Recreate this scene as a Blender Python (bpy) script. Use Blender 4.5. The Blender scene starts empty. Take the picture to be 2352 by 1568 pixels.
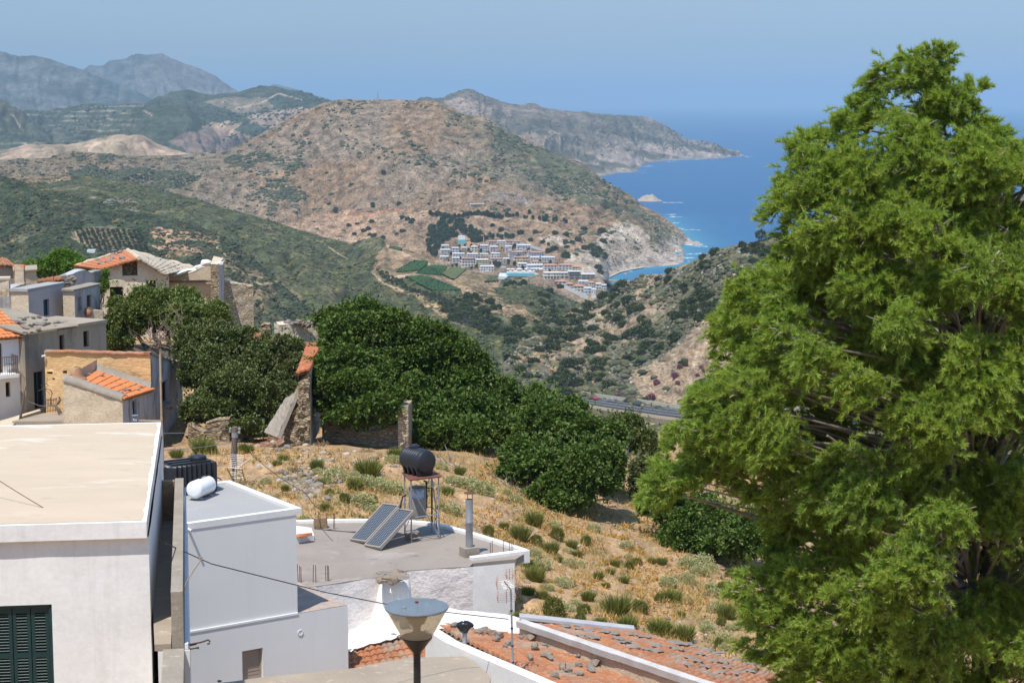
# Village above a bay: every object is built here in code.
import bpy,bmesh,math,random
import numpy as np
from mathutils import Vector,Matrix
from mathutils.bvhtree import BVHTree
PI=math.pi
rnd=random.Random(7)
rng=np.random.default_rng(11)
SC=bpy.context.scene
COL=SC.collection
PW,PH,FPX=2352,1568,4247.0
CXP,CYP,YHOR=1176.0,784.0,232.0
CAMZ=187.0
HK=1.0147
PITCH=math.atan((CYP-YHOR)/FPX)
cP,sP=math.cos(PITCH),math.sin(PITCH)
def ray(x,y):
 a=(x-CXP)/FPX;b=(CYP-y)/FPX
 dy=cP+b*sP
 return np.array([a/dy,1.0,(-sP+b*cP)/dy])
def P(x,y,Y):
 return np.array([0,0,CAMZ])+ray(x,y)*Y
def PZ(x,y,z):
 r=ray(x,y)
 return np.array([0,0,CAMZ])+r*((z-CAMZ)/r[2])
def PH_(x,y,h):
 return PZ(x,y,CAMZ-h*HK)
def proj(V):
 V=np.asarray(V,float)
 X,Y,Z=V[...,0],V[...,1],V[...,2]-CAMZ
 dep=Y*cP-Z*sP
 up=Y*sP+Z*cP
 dep=np.where(np.abs(dep)<1e-6,1e-6,dep)
 return CXP+FPX*X/dep,CYP-FPX*up/dep
def zat(p,y):
 r=ray(CXP,y)
 return CAMZ+r[2]*p[1]
def _h(ix,iy,seed):
 n=(ix.astype(np.int64)*374761393+iy.astype(np.int64)*668265263+seed*974634777)&0xFFFFFFFF
 n=((n^(n>>13))*1274126177)&0xFFFFFFFF
 n=n^(n>>16)
 return(n&0xFFFFFF)/float(0xFFFFFF)
def vnoise(x,y,seed=0):
 x=np.asarray(x,float);y=np.asarray(y,float)
 ix=np.floor(x);iy=np.floor(y);fx=x-ix;fy=y-iy
 fx=fx*fx*fx*(fx*(fx*6-15)+10);fy=fy*fy*fy*(fy*(fy*6-15)+10)
 ix=ix.astype(np.int64);iy=iy.astype(np.int64)
 a=_h(ix,iy,seed);b=_h(ix+1,iy,seed);c=_h(ix,iy+1,seed);d=_h(ix+1,iy+1,seed)
 return(a+(b-a)*fx)*(1-fy)+(c+(d-c)*fx)*fy
def fbm(x,y,seed=0,oct=5,gain=0.5):
 s=0;a=1;t=0
 for k in range(oct):
  s=s+a*vnoise(x*2**k+17.3*k,y*2**k-9.1*k,seed+k);t+=a;a*=gain
 return s/t
def sstep(a,b,x):
 t=np.clip((x-a)/(b-a),0,1);return t*t*(3-2*t)
def inpoly(poly,x,y):
 poly=np.asarray(poly,float);r=np.zeros(np.shape(x),bool);n=len(poly)
 for i in range(n):
  x0,y0=poly[i];x1,y1=poly[(i+1)%n]
  if y0==y1:continue
  c=((y0>y)!=(y1>y))&(x<(x1-x0)*(y-y0)/(y1-y0)+x0)
  r^=c
 return r
def dline(pts,x,y):
 d=np.full(np.shape(x),1e9)
 for(x0,y0),(x1,y1)in zip(pts[:-1],pts[1:]):
  dx,dy=x1-x0,y1-y0
  t=np.clip(((x-x0)*dx+(y-y0)*dy)/(dx*dx+dy*dy+1e-9),0,1)
  d=np.minimum(d,np.hypot(x-x0-t*dx,y-y0-t*dy))
 return d
def tag(o,label=None,cat=None,group=None,kind=None):
 if label:o['label']=label
 if cat:o['category']=cat
 if group:o['group']=group
 if kind:o['kind']=kind
 return o
def thing(name,label,cat,loc,group=None):
 o=bpy.data.objects.new(name,None);COL.objects.link(o)
 o.location=tuple(float(v)for v in loc);o.empty_display_size=0.2
 return tag(o,label,cat,group)
def origin_of(o):
 v=Vector((0,0,0))
 while o is not None:v+=o.location;o=o.parent
 return np.array(v)
def mesh_np(name,V,F,mats,parent=None,smooth=False,midx=None,col=None,at=None,local=False):
 """V (n,3) world coords, F list of int arrays (m,k). Links ONE mesh object."""
 V=np.asarray(V,float)
 if parent is not None and not local:V=V-origin_of(parent)
 if at is not None:V=V-np.asarray(at)
 me=bpy.data.meshes.new(name)
 if isinstance(F,np.ndarray):F=[F]
 F=[np.asarray(f,np.int32)for f in F if len(f)]
 tot=np.concatenate([np.full(len(f),f.shape[1],np.int32)for f in F])
 idx=np.concatenate([f.ravel()for f in F])
 me.vertices.add(len(V));me.vertices.foreach_set('co',V.astype(np.float32).ravel())
 me.loops.add(len(idx));me.loops.foreach_set('vertex_index',idx)
 me.polygons.add(len(tot));st=np.zeros(len(tot),np.int32);st[1:]=np.cumsum(tot)[:-1]
 me.polygons.foreach_set('loop_start',st);me.polygons.foreach_set('loop_total',tot)
 if not isinstance(mats,(list,tuple)):mats=[mats]
 for m in mats:me.materials.append(m)
 if midx is not None:me.polygons.foreach_set('material_index',np.asarray(midx,np.int32))
 if smooth:me.polygons.foreach_set('use_smooth',np.ones(len(tot),bool))
 if col is not None:
  a=me.color_attributes.new('tone','FLOAT_COLOR','POINT')
  c4=np.ones((len(V),4),np.float32);c4[:,:3]=col
  a.data.foreach_set('color',c4.ravel())
 me.update(calc_edges=True);me.validate()
 o=bpy.data.objects.new(name,me);COL.objects.link(o)
 if parent is not None:o.parent=parent
 if at is not None:o.location=tuple(float(v)for v in at)
 return o
def copy_tree(o,parent=None):
 c=o.copy();COL.objects.link(c);c.parent=parent
 for ch in list(o.children):copy_tree(ch,c)
 return c
def nrm(v):
 v=np.asarray(v,float);return v/(np.linalg.norm(v)+1e-12)
class MB:
 def __init__(s):s.v=[];s.f=[];s.m=[];s.mi=0
 def add(s,V,F):
  b=len(s.v);s.v.extend([tuple(map(float,p))for p in V])
  for f in F:s.f.append(tuple(b+i for i in f));s.m.append(s.mi)
  return s
 def poly(s,pts):return s.add(pts,[tuple(range(len(pts)))])
 def prism(s,xy,z0,z1):
  n=len(xy);z0f=(lambda i:z0[i])if hasattr(z0,'__len__')else(lambda i:z0)
  z1f=(lambda i:z1[i])if hasattr(z1,'__len__')else(lambda i:z1)
  a=sum(xy[i][0]*xy[(i+1)%n][1]-xy[(i+1)%n][0]*xy[i][1]for i in range(n))
  if a<0:
   xy=xy[::-1]
   o0,o1=z0f,z1f;z0f=lambda i:o0(n-1-i);z1f=lambda i:o1(n-1-i)
  V=[(p[0],p[1],z0f(i))for i,p in enumerate(xy)]+[(p[0],p[1],z1f(i))for i,p in enumerate(xy)]
  F=[tuple(range(n))[::-1],tuple(range(n,2*n))]+[(i,(i+1)%n,n+(i+1)%n,n+i)for i in range(n)]
  return s.add(V,F)
 def box(s,c,d,rz=0.0,rx=0.0,M=None):
  hx,hy,hz=d[0]/2,d[1]/2,d[2]/2
  R=M if M is not None else(Matrix.Rotation(rz,3,'Z')@Matrix.Rotation(rx,3,'X'))
  V=[np.asarray(c)+np.array(R@Vector((a*hx,b*hy,e*hz)))for e in(-1,1)for b in(-1,1)for a in(-1,1)]
  return s.add(V,[(0,2,3,1),(4,5,7,6),(0,1,5,4),(2,6,7,3),(0,4,6,2),(1,3,7,5)])
 def tube(s,pts,r,n=8,cap=True):
  pts=[np.asarray(p,float)for p in pts];m=len(pts)
  rr=r if hasattr(r,'__len__')else[r]*m
  up=np.array([0.0,0,1]);V=[]
  for i,p in enumerate(pts):
   t=nrm(pts[min(i+1,m-1)]-pts[max(i-1,0)])
   u=np.cross(t,up)
   if np.linalg.norm(u)<0.05:u=np.cross(t,np.array([1.0,0,0]))
   u=nrm(u);w=np.cross(u,t)
   for k in range(n):
    a=2*PI*k/n;V.append(p+(u*math.cos(a)+w*math.sin(a))*rr[i])
  F=[(i*n+k,i*n+(k+1)%n,(i+1)*n+(k+1)%n,(i+1)*n+k)for i in range(m-1)for k in range(n)]
  if cap:F+=[tuple(range(n))[::-1],tuple((m-1)*n+k for k in range(n))]
  return s.add(V,F)
 def lathe(s,prof,c,n=24,axis=None,cap=True):
  c=np.asarray(c,float)
  if axis is None:u,w,t=np.array([1.0,0,0]),np.array([0,1.0,0]),np.array([0,0,1.0])
  else:
   t=nrm(axis);u=nrm(np.cross(t,[0,0,1.0]if abs(t[2])<.9 else[1.0,0,0]));w=np.cross(t,u)
  V=[]
  for r,z in prof:
   for k in range(n):
    a=2*PI*k/n;V.append(c+t*z+(u*math.cos(a)+w*math.sin(a))*r)
  m=len(prof)
  F=[(i*n+k,i*n+(k+1)%n,(i+1)*n+(k+1)%n,(i+1)*n+k)for i in range(m-1)for k in range(n)]
  if cap:F+=[tuple(range(n))[::-1],tuple((m-1)*n+k for k in range(n))]
  return s.add(V,F)
 def grid(s,A):
  r,c=A.shape[:2]
  return s.add(A.reshape(-1,3),[(i*c+j,i*c+j+1,(i+1)*c+j+1,(i+1)*c+j)for i in range(r-1)for j in range(c-1)])
 def build(s,name,mats,parent=None,smooth=False,at=None):
  V=np.array(s.v,float)
  if parent is not None:V=V-origin_of(parent)
  if at is not None:V=V-np.asarray(at)
  me=bpy.data.meshes.new(name);me.from_pydata([tuple(p)for p in V],[],s.f)
  for m in(mats if isinstance(mats,(list,tuple))else[mats]):me.materials.append(m)
  me.polygons.foreach_set('material_index',s.m)
  if smooth:me.polygons.foreach_set('use_smooth',[True]*len(me.polygons))
  me.update()
  o=bpy.data.objects.new(name,me);COL.objects.link(o)
  if parent is not None:o.parent=parent
  if at is not None:o.location=tuple(float(v)for v in at)
  return o
def shade_auto(o,deg=35):
 me=o.data
 me.polygons.foreach_set('use_smooth',[True]*len(me.polygons))
 try:me.set_sharp_from_angle(angle=math.radians(deg))
 except Exception:pass
 return o
class NT:
 def __init__(s,name):
  s.mat=bpy.data.materials.new(name);s.mat.use_nodes=True
  s.t=s.mat.node_tree;s.t.nodes.clear();s.L=s.t.links
  s.out=s.t.nodes.new('ShaderNodeOutputMaterial');s._tc=None
 def n(s,ty,**kw):
  o=s.t.nodes.new(ty)
  for k,v in kw.items():setattr(o,k,v)
  return o
 def put(s,sock,v):
  if hasattr(v,'is_output')or hasattr(v,'links')and not isinstance(v,(int,float)):s.L.new(v,sock)
  else:
   if isinstance(v,(tuple,list))and len(v)==3 and sock.type=='RGBA':v=(*v,1)
   sock.default_value=v
 def co(s,scale=None,rot=None):
  if s._tc is None:s._tc=s.n('ShaderNodeTexCoord').outputs['Object']
  if scale is None and rot is None:return s._tc
  m=s.n('ShaderNodeMapping');s.L.new(s._tc,m.inputs['Vector'])
  if scale is not None:m.inputs['Scale'].default_value=scale
  if rot is not None:m.inputs['Rotation'].default_value=rot
  return m.outputs['Vector']
 def noise(s,scale,detail=4,rough=.55,co=None,dist=0):
  o=s.n('ShaderNodeTexNoise');s.L.new(co or s.co(),o.inputs['Vector'])
  o.inputs['Scale'].default_value=scale;o.inputs['Detail'].default_value=detail
  o.inputs['Roughness'].default_value=rough;o.inputs['Distortion'].default_value=dist
  return o.outputs['Fac']
 def vor(s,scale,co=None,feature='F1',out='Distance',rand=1):
  o=s.n('ShaderNodeTexVoronoi',feature=feature);s.L.new(co or s.co(),o.inputs['Vector'])
  o.inputs['Scale'].default_value=scale;o.inputs['Randomness'].default_value=rand
  return o.outputs[out]
 def ramp(s,fac,stops,interp='LINEAR'):
  o=s.n('ShaderNodeValToRGB');s.L.new(fac,o.inputs['Fac']);e=o.color_ramp;e.interpolation=interp
  while len(e.elements)<len(stops):e.elements.new(.5)
  for k,(p,c)in enumerate(stops):
   e.elements[k].position=p
   e.elements[k].color=(c,c,c,1)if isinstance(c,(int,float))else(*c,1)
  return o.outputs['Color']
 def mix(s,fac,a,b,mode='MIX'):
  o=s.n('ShaderNodeMix',data_type='RGBA',blend_type=mode)
  s.put(o.inputs[0],fac);s.put(o.inputs[6],a);s.put(o.inputs[7],b)
  return o.outputs[2]
 def math(s,op,a,b=0.0):
  o=s.n('ShaderNodeMath',operation=op);s.put(o.inputs[0],a);s.put(o.inputs[1],b);return o.outputs[0]
 def bump(s,h,strength=.4,dist=.02,nrm_=None):
  o=s.n('ShaderNodeBump');o.inputs['Strength'].default_value=strength;o.inputs['Distance'].default_value=dist
  s.L.new(h,o.inputs['Height'])
  if nrm_ is not None:s.L.new(nrm_,o.inputs['Normal'])
  return o.outputs['Normal']
 def rand(s):return s.n('ShaderNodeNewGeometry').outputs['Random Per Island']
 def attr(s,nm='tone'):
  return s.n('ShaderNodeAttribute',attribute_name=nm).outputs['Color']
 def bsdf(s,color,rough=.8,normal=None,metal=0.0,spec=.35,**kw):
  o=s.n('ShaderNodeBsdfPrincipled');s.put(o.inputs['Base Color'],color);s.put(o.inputs['Roughness'],rough)
  s.put(o.inputs['Metallic'],metal);s.put(o.inputs['Specular IOR Level'],spec)
  if normal is not None:s.L.new(normal,o.inputs['Normal'])
  for k,v in kw.items():s.put(o.inputs[k],v)
  s.L.new(o.outputs[0],s.out.inputs['Surface']);return s.mat
MATS={}
def surf(name,c1,c2=None,scale=1.5,c3=None,s3=.6,t3=(.55,.65),c4=None,s4=8,t4=(.6,.68),rough=.85,bump=.3,bs=14,bd=.02,grain=.12,metal=0.,spec=.25,stretch=None,cell=None,cd=.45,cc=.3,eb=.18,streak=0.):
 if name in MATS:return MATS[name]
 t=NT(name);co=t.co(stretch)if stretch else t.co()
 c2=c2 or tuple(v*.82 for v in c1)
 c=t.mix(t.ramp(t.noise(scale,5,.6,co),[(.32,0.),(.68,1.)]),c1,c2)
 if c3:c=t.mix(t.ramp(t.noise(s3,6,.65,co,.4),[(t3[0],0.),(t3[1],1.)]),c,c3)
 if c4:c=t.mix(t.ramp(t.noise(s4,3,.6,co),[(t4[0],0.),(t4[1],1.)]),c,c4)
 g=t.noise(bs*2.3,3,.6,co)
 c=t.mix(1.0,c,t.ramp(g,[(.25,1-grain*2),(.75,1+0*grain)]),'MULTIPLY')
 if streak:
  sk=t.ramp(t.noise(1.0,6,.7,t.co((3.2,3.2,.22))),[(.52,0.),(.72,streak)]);c=t.mix(sk,c,t.mix(1.0,c,(.55,.52,.48),'MULTIPLY'))
 hgt=t.noise(bs,5,.6,co)
 if cell:
  d=t.vor(cell[0],co if not cell[2:]else t.co(cell[2]),'DISTANCE_TO_EDGE')
  e=t.ramp(d,[(.0,0.),(cell[1],1.)])
  rc=t.vor(cell[0],co if not cell[2:]else t.co(cell[2]),'F1','Color')
  c=t.mix(cc,c,t.mix(1.0,c,t.ramp(rc,[(.2,.55),(.8,1.)]),'MULTIPLY'))
  c=t.mix(t.math('MULTIPLY',t.math('SUBTRACT',1.0,e),cd),c,tuple(v*.42 for v in c1))
  hgt=t.math('ADD',hgt,t.math('MULTIPLY',e,eb))
 MATS[name]=t.bsdf(c,rough,t.bump(hgt,bump,bd)if bump else None,metal,spec)
 return MATS[name]
def leafmat(name,cols,rough=.5,spec=.3,trans=.25,tcol=None):
 """leaf colour varies leaf by leaf; thin leaf lets some light through"""
 t=NT(name);r=t.rand();k=len(cols)
 c=t.ramp(r,[((i+.5)/k,q)for i,q in enumerate(cols)])
 c=t.mix(t.ramp(t.noise(.9,3),[(.35,0.),(.7,.5)]),c,t.mix(1.0,c,(1.25,1.12,.75),'MULTIPLY'))
 p=t.n('ShaderNodeBsdfPrincipled');t.L.new(c,p.inputs['Base Color']);p.inputs['Roughness'].default_value=rough
 p.inputs['Specular IOR Level'].default_value=spec
 tr=t.n('ShaderNodeBsdfTranslucent');t.L.new(t.mix(1.0,c,tcol or(1.3,1.35,.6),'MULTIPLY'),tr.inputs['Color'])
 m=t.n('ShaderNodeMixShader');m.inputs[0].default_value=trans
 t.L.new(p.outputs[0],m.inputs[1]);t.L.new(tr.outputs[0],m.inputs[2]);t.L.new(m.outputs[0],t.out.inputs['Surface'])
 return t.mat
def terrain_mat(name,fine=.25,fine2=1.2,bump=.6,bd=.6,amt=.5):
 t=NT(name);c=t.attr();co=t.co((1,.42,1.1))
 g=t.ramp(t.noise(fine,6,.7,co),[(.3,1-amt),(.7,1+amt*.55)])
 c=t.mix(1.0,c,g,'MULTIPLY')
 g2=t.ramp(t.noise(fine2,4,.7,co),[(.35,1-amt*.6),(.65,1+amt*.35)])
 c=t.mix(1.0,c,g2,'MULTIPLY')
 h=t.math('ADD',t.noise(fine,6,.7),t.math('MULTIPLY',t.noise(fine2,4,.7),.4))
 return t.bsdf(c,.95,t.bump(h,bump,bd),0,.1)
cam=bpy.data.cameras.new('camera');camo=bpy.data.objects.new('camera',cam);COL.objects.link(camo)
camo.location=(0,0,CAMZ);camo.rotation_euler=(PI/2-PITCH,0,0)
cam.sensor_width=36;cam.lens=FPX/PW*36;cam.clip_start=.5;cam.clip_end=400000
cam.dof.use_dof=True;cam.dof.focus_distance=85;cam.dof.aperture_fstop=6.3
SC.camera=camo
SUN_H=nrm([-.44,-.90,0]);EL=math.radians(65)
SDIR=np.array([SUN_H[0]*math.cos(EL),SUN_H[1]*math.cos(EL),math.sin(EL)])
sl=bpy.data.lights.new('sun','SUN');so=bpy.data.objects.new('sun',sl);COL.objects.link(so)
so.rotation_euler=Vector(SDIR).to_track_quat('Z','Y').to_euler();so.location=(0,0,400)
sl.energy=4.6;sl.angle=math.radians(.53);sl.color=(1,.95,.87)
w=bpy.data.worlds.new('World');SC.world=w;w.use_nodes=True
wt=w.node_tree;bg=wt.nodes['Background']
sky=wt.nodes.new('ShaderNodeTexSky');sky.sky_type='NISHITA';sky.sun_disc=False
sky.sun_elevation=EL;sky.sun_rotation=math.atan2(SUN_H[0],SUN_H[1]);sky.altitude=200
sky.air_density=1.4;sky.dust_density=0;sky.ozone_density=2.5
tint=wt.nodes.new('ShaderNodeMix');tint.data_type='RGBA';tint.blend_type='MULTIPLY';tint.inputs[0].default_value=1
tc_=wt.nodes.new('ShaderNodeTexCoord');sx_=wt.nodes.new('ShaderNodeSeparateXYZ');rp_=wt.nodes.new('ShaderNodeValToRGB')
wt.links.new(tc_.outputs['Generated'],sx_.inputs[0]);wt.links.new(sx_.outputs[2],rp_.inputs[0])
rp_.color_ramp.elements[0].position=.03;rp_.color_ramp.elements[0].color=(.285,.385,.67,1)
rp_.color_ramp.elements[1].position=.40;rp_.color_ramp.elements[1].color=(1.,1.,1.,1)
wt.links.new(rp_.outputs[0],tint.inputs[7])
wt.links.new(sky.outputs[0],tint.inputs[6]);wt.links.new(tint.outputs[2],bg.inputs[0]);bg.inputs[1].default_value=.15
SC.view_settings.view_transform='Standard';SC.view_settings.look='None';SC.view_settings.gamma=1
SC.view_settings.exposure=0.22
SC.render.engine='CYCLES'
SC.cycles.use_denoising=True;SC.cycles.max_bounces=8;SC.cycles.diffuse_bounces=5;SC.cycles.transparent_max_bounces=8
SC.cycles.volume_bounces=2;SC.cycles.transmission_bounces=4
def pchip(t,Y,q):
 t=np.asarray(t,float);Y=np.asarray(Y,float);h=np.diff(t);d=np.diff(Y,axis=0)/h[:,None]
 m=np.zeros_like(Y);m[0]=d[0];m[-1]=d[-1]
 for i in range(1,len(t)-1):
  w1,w2=2*h[i]+h[i-1],h[i]+2*h[i-1]
  ok=d[i-1]*d[i]>0
  den=w1/np.where(ok,d[i-1],1)+w2/np.where(ok,d[i],1)
  m[i]=np.where(ok,(w1+w2)/np.where(ok,den,1),0)
 k=np.clip(np.searchsorted(t,q)-1,0,len(t)-2);s=((q-t[k])/h[k])[:,None];hh=h[k][:,None]
 return(Y[k]*(1+2*s)*(1-s)**2+hh*m[k]*s*(1-s)**2+Y[k+1]*s*s*(3-2*s)+hh*m[k+1]*s*s*(s-1))
BV={};HILLS={}
def wp(c):
 return PZ(c[0],c[1],0.0)if c[2]==0 else P(*c)
def hill(name,cols,nu,nv,mat,colf,amp=6,asc=160,gul=0.,gsc=60.,fine=1.2,fsc=22,back=500,seed=1,zb=-15,rw=.3,nb=14,key=None,gk=(.0,1.)):
 C=np.array([[wp(p)for p in c]for c in cols])
 rx=np.array([[c[-1][0],c[-1][1]]for c in cols],float)
 t=np.concatenate([[0],np.cumsum(np.hypot(*np.diff(rx,axis=0).T)+1e-3)])
 q=np.linspace(0,t[-1],nu)
 K=C.shape[1]
 L=np.stack([pchip(t,C[:,k],q)for k in range(K)],1)
 dist=np.linalg.norm(np.diff(C,axis=1),axis=2).mean(0);s=np.concatenate([[0],np.cumsum(dist)]);s/=s[-1]
 qv=np.linspace(0,1,nv)
 A=np.empty((nu,nv,3))
 for i in range(nu):A[i]=pchip(s,L[i],qv)
 U=np.repeat(np.linspace(0,1,nu)[:,None],nv,1);Vv=np.repeat(qv[None],nu,0)
 X,Y=A[...,0],A[...,1]
 env=np.clip(np.sin(PI*np.clip(Vv,0,1)*.98)+rw*sstep(.5,1,Vv),0,1)*sstep(0,.06,Vv)
 dz=amp*2*(fbm(X/asc,Y/asc,seed)-.5)
 if gul:
  uu=U*t[-1]/gsc+1.2*(fbm(X/(asc*1.3),Y/(asc*1.3),seed+9)-.5)*2
  g=1-np.abs(2*fbm(uu,Vv*1.3+3,seed+5,3)-1)
  dz-=gul*np.clip((g-.55)/.45,0,1)**1.3
 dz+=fine*2*(fbm(X/fsc,Y/fsc,seed+3,4,.6)-.5)
 A[...,2]+=dz*env
 R=A[:,-1];dr=R.copy();dr[:,2]=0;dr/=np.linalg.norm(dr,axis=1)[:,None]
 B=[]
 for k in range(1,nb+1):
  f=k/nb;b=R+dr*back*f;b[:,2]=R[:,2]+(zb-R[:,2])*(f*f*(3-2*f))-back*.03*min(1,4*f)*(1-f)
  b[:,2]+=fine*(fbm(b[:,0]/fsc,b[:,1]/fsc,seed+3)-.5)
  B.append(b)
 A=np.concatenate([A,np.stack(B,1)],1);nv2=nv+nb
 V=A.reshape(-1,3);i=np.arange(nu-1)[:,None]*nv2+np.arange(nv2-1)[None];i=i.ravel()
 F=np.stack([i,i+nv2,i+nv2+1,i+1],1)
 px,py=proj(V)
 vv=np.concatenate([Vv,np.ones((nu,nb))],1).ravel()
 cl=colf(px,py,V,vv)
 o=mesh_np(name,V,F,mat,smooth=True,col=cl);o['kind']='structure'
 HILLS[key or name]=(V,vv,px,py)
 k=3
 Ac=A[::k,::k];n1,n2=Ac.shape[:2];ii=(np.arange(n1-1)[:,None]*n2+np.arange(n2-1)[None]).ravel()
 Fc=np.concatenate([np.stack([ii,ii+n2,ii+n2+1],1),np.stack([ii,ii+n2+1,ii+1],1)])
 BV[key or name]=BVHTree.FromPolygons([tuple(p)for p in Ac.reshape(-1,3)],[tuple(f)for f in Fc.tolist()])
 return o
def hit(x,y,keys=None):
 r=Vector(ray(x,y)).normalized();best=None
 for k in(keys or BV):
  h=BV[k].ray_cast(Vector((0,0,CAMZ)),r)
  if h[0]is not None and(best is None or h[3]<best[1]):best=(np.array(h[0]),h[3])
 return None if best is None else best[0]
def drop(x,y,keys):
 best=None
 for k in keys:
  h=BV[k].ray_cast(Vector((x,y,2000)),Vector((0,0,-1)))
  if h[0]is not None and(best is None or h[0][2]>best):best=h[0][2]
 return best
def mixc(c,m,q):return c*(1-m[:,None])+np.asarray(q)[None]*m[:,None]
def base(n,c):return np.repeat(np.array([c],float),n,0)
def warp(px,py,s=25,a=14,seed=3):
 return px+a*2*(fbm(px/s,py/s,seed)-.5),py+a*1.4*(fbm(px/s+50,py/s,seed+1)-.5)
def n2(V,s,seed=0,o=5):return fbm(V[:,0]/s,V[:,1]/s*.42+V[:,2]/s*.9,seed,o,.6)
tm_far=terrain_mat('far_hillside',.014,.06,.5,8,.6)
tm_mid=terrain_mat('dry_hillside',.07,.42,.9,2.2,.85)
tm_near=terrain_mat('scrub_hillside',.14,.8,.9,1.2,.8)
TAN,PALE,ORA,GRN,DGR,GRY=(.36,.27,.19),(.46,.38,.30),(.46,.28,.16),(.115,.13,.07),(.055,.075,.045),(.25,.22,.19)
def c_far(px,py,V,v):
 c=base(len(px),(.085,.095,.09));m=sstep(.48,.6,n2(V,500,4));c=mixc(c,m*.5,(.17,.14,.12))
 return mixc(c,sstep(.5,.62,n2(V,150,8))*.5,(.20,.19,.175))
peak=[(120,215),(160,180),(190,159),(209,148),(234,149),(253,137),(286,133),(311,121),(337,121),(370,119),(384,126),(414,139),(454,154),(487,168),(516,187),(547,207),(600,222),(680,236)]
hill('mountain',[[(x,300,9800),(x,(y+300)*.5+8,10500),(x,y,11500)]for x,y in peak],420,80,tm_far,c_far,amp=60,asc=1100,gul=22,gsc=40,fine=12,fsc=170,back=2500,seed=21,rw=.25)
mtn=[(-260,90),(-120,100),(0,112),(22,120),(48,124.6),(80,125),(121,134),(154,146),(190,158),(234,178),(290,200),(350,226),(420,262)]
hill('mountain',[[(x,330,7600),(x,(y+330)*.5+12,8300),(x,y,9200)]for x,y in mtn],420,110,tm_far,c_far,amp=50,asc=1000,gul=22,gsc=45,fine=11,fsc=150,back=2500,seed=33,rw=.25,key='m2')
rdg=[(560,240),(600,214),(630,193),(660,199),(690,207),(718,216),(780,236)]
hill('mountain',[[(x,300,11500),(x,y,13000)]for x,y in rdg],90,24,tm_far,c_far,amp=50,asc=900,fine=18,fsc=170,back=2500,seed=35,key='m3')
def c_l2(px,py,V,v):
 c=base(len(px),(.065,.08,.052));wx,wy=warp(px,py,40,16)
 m=sstep(.53,.63,n2(V,420,5));c=mixc(c,m*.45,(.17,.13,.09))
 pol=inpoly([(560,268),(640,250),(700,248),(780,240),(720,262),(650,300),(600,292)],wx,wy);c=mixc(c,pol*.85,(.38,.28,.21))
 pol=inpoly([(470,238),(540,222),(600,230),(640,246),(560,262),(500,250)],wx,wy);c=mixc(c,pol*.55,(.32,.25,.18))
 pol=inpoly([(465,292),(530,280),(560,286),(540,300),(580,320),(545,318),(500,300)],wx,wy);c=mixc(c,pol*.8,(.42,.29,.20))
 pol=inpoly([(380,322),(430,300),(520,296),(560,322),(540,345),(440,352)],wx,wy);c=mixc(c,pol*.55,(.33,.22,.19))
 st=(np.abs(((V[:,2]+10*n2(V,90,2))/14)%1-.5)<.12)&(px<330)&(py>236)
 c=mixc(c,st*sstep(.45,.6,n2(V,200,6))*.8,(.3,.26,.19))
 for pl in([(330,254),(348,264)],[(28,262),(46,292)],[(575,282),(592,274),(596,268),(580,265)],[(540,250),(600,236),(640,215),(700,232)]):
  c=mixc(c,(dline(pl,px,py)<1.6)*.8,(.45,.34,.25))
 return c
l2=[(-200,236),(-60,246),(62,252),(110,251),(165,240),(212,232.6),(271,238),(330,234),(359,221),(403,207),(425,203),(458,209),(487,218),(513,214),(549,209),(586,198),(608,194),(637,198),(688,209),(725,218),(758,231),(850,262)]
hill('hill',[[(x,385,4000),(x,330,4700),(x,(y+330)*.5,5300),(x,y,6000)]for x,y in l2],520,150,tm_far,c_l2,amp=45,asc=480,gul=30,gsc=55,fine=9,fsc=70,back=1200,seed=41,rw=.15,key='l2')
dk=[(120,330),(165,312),(210,290),(271,262),(325,246),(366,239),(410,242),(440,258),(480,290),(520,330)]
hill('hill',[[(x,372,4000),(x,(y+372)/2+4,4350),(x,y,4750)]for x,y in dk],220,70,tm_far,c_l2,amp=20,asc=300,gul=14,gsc=50,fine=7,fsc=60,back=700,seed=45,key='l2b')
lf=[(-200,190),(-80,205),(0,226),(22,234),(58,258),(95,290),(130,318)]
hill('hill',[[(x,350,4300),(x,y,5000)]for x,y in lf],120,60,tm_far,c_l2,amp=20,asc=300,gul=20,gsc=40,fine=8,fsc=60,back=900,seed=46,key='l2c')
def c_l3(px,py,V,v):
 c=base(len(px),(.40,.29,.20));c=mixc(c,sstep(.55,.66,n2(V,160,7))*.55,(.25,.21,.14))
 c=mixc(c,sstep(.6,.7,n2(V,70,9))*.6,(.12,.13,.08))
 return mixc(c,(dline([(205,345),(215,332),(230,328)],px,py)<3)*1.,(.5,.36,.24))
l3=[(-120,352),(0,346),(33,339),(73,330),(139,330),(205,320),(256,310),(308,306),(330,309),(359,324),(395,337),(439,348),(500,356),(560,362)]
hill('hill',[[(x,400,3150),(x,(y+400)/2,3300),(x,y,3550)]for x,y in l3],260,60,tm_far,c_l3,amp=8,asc=220,gul=12,gsc=50,fine=3,fsc=50,back=350,seed=51,key='l3')
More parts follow.
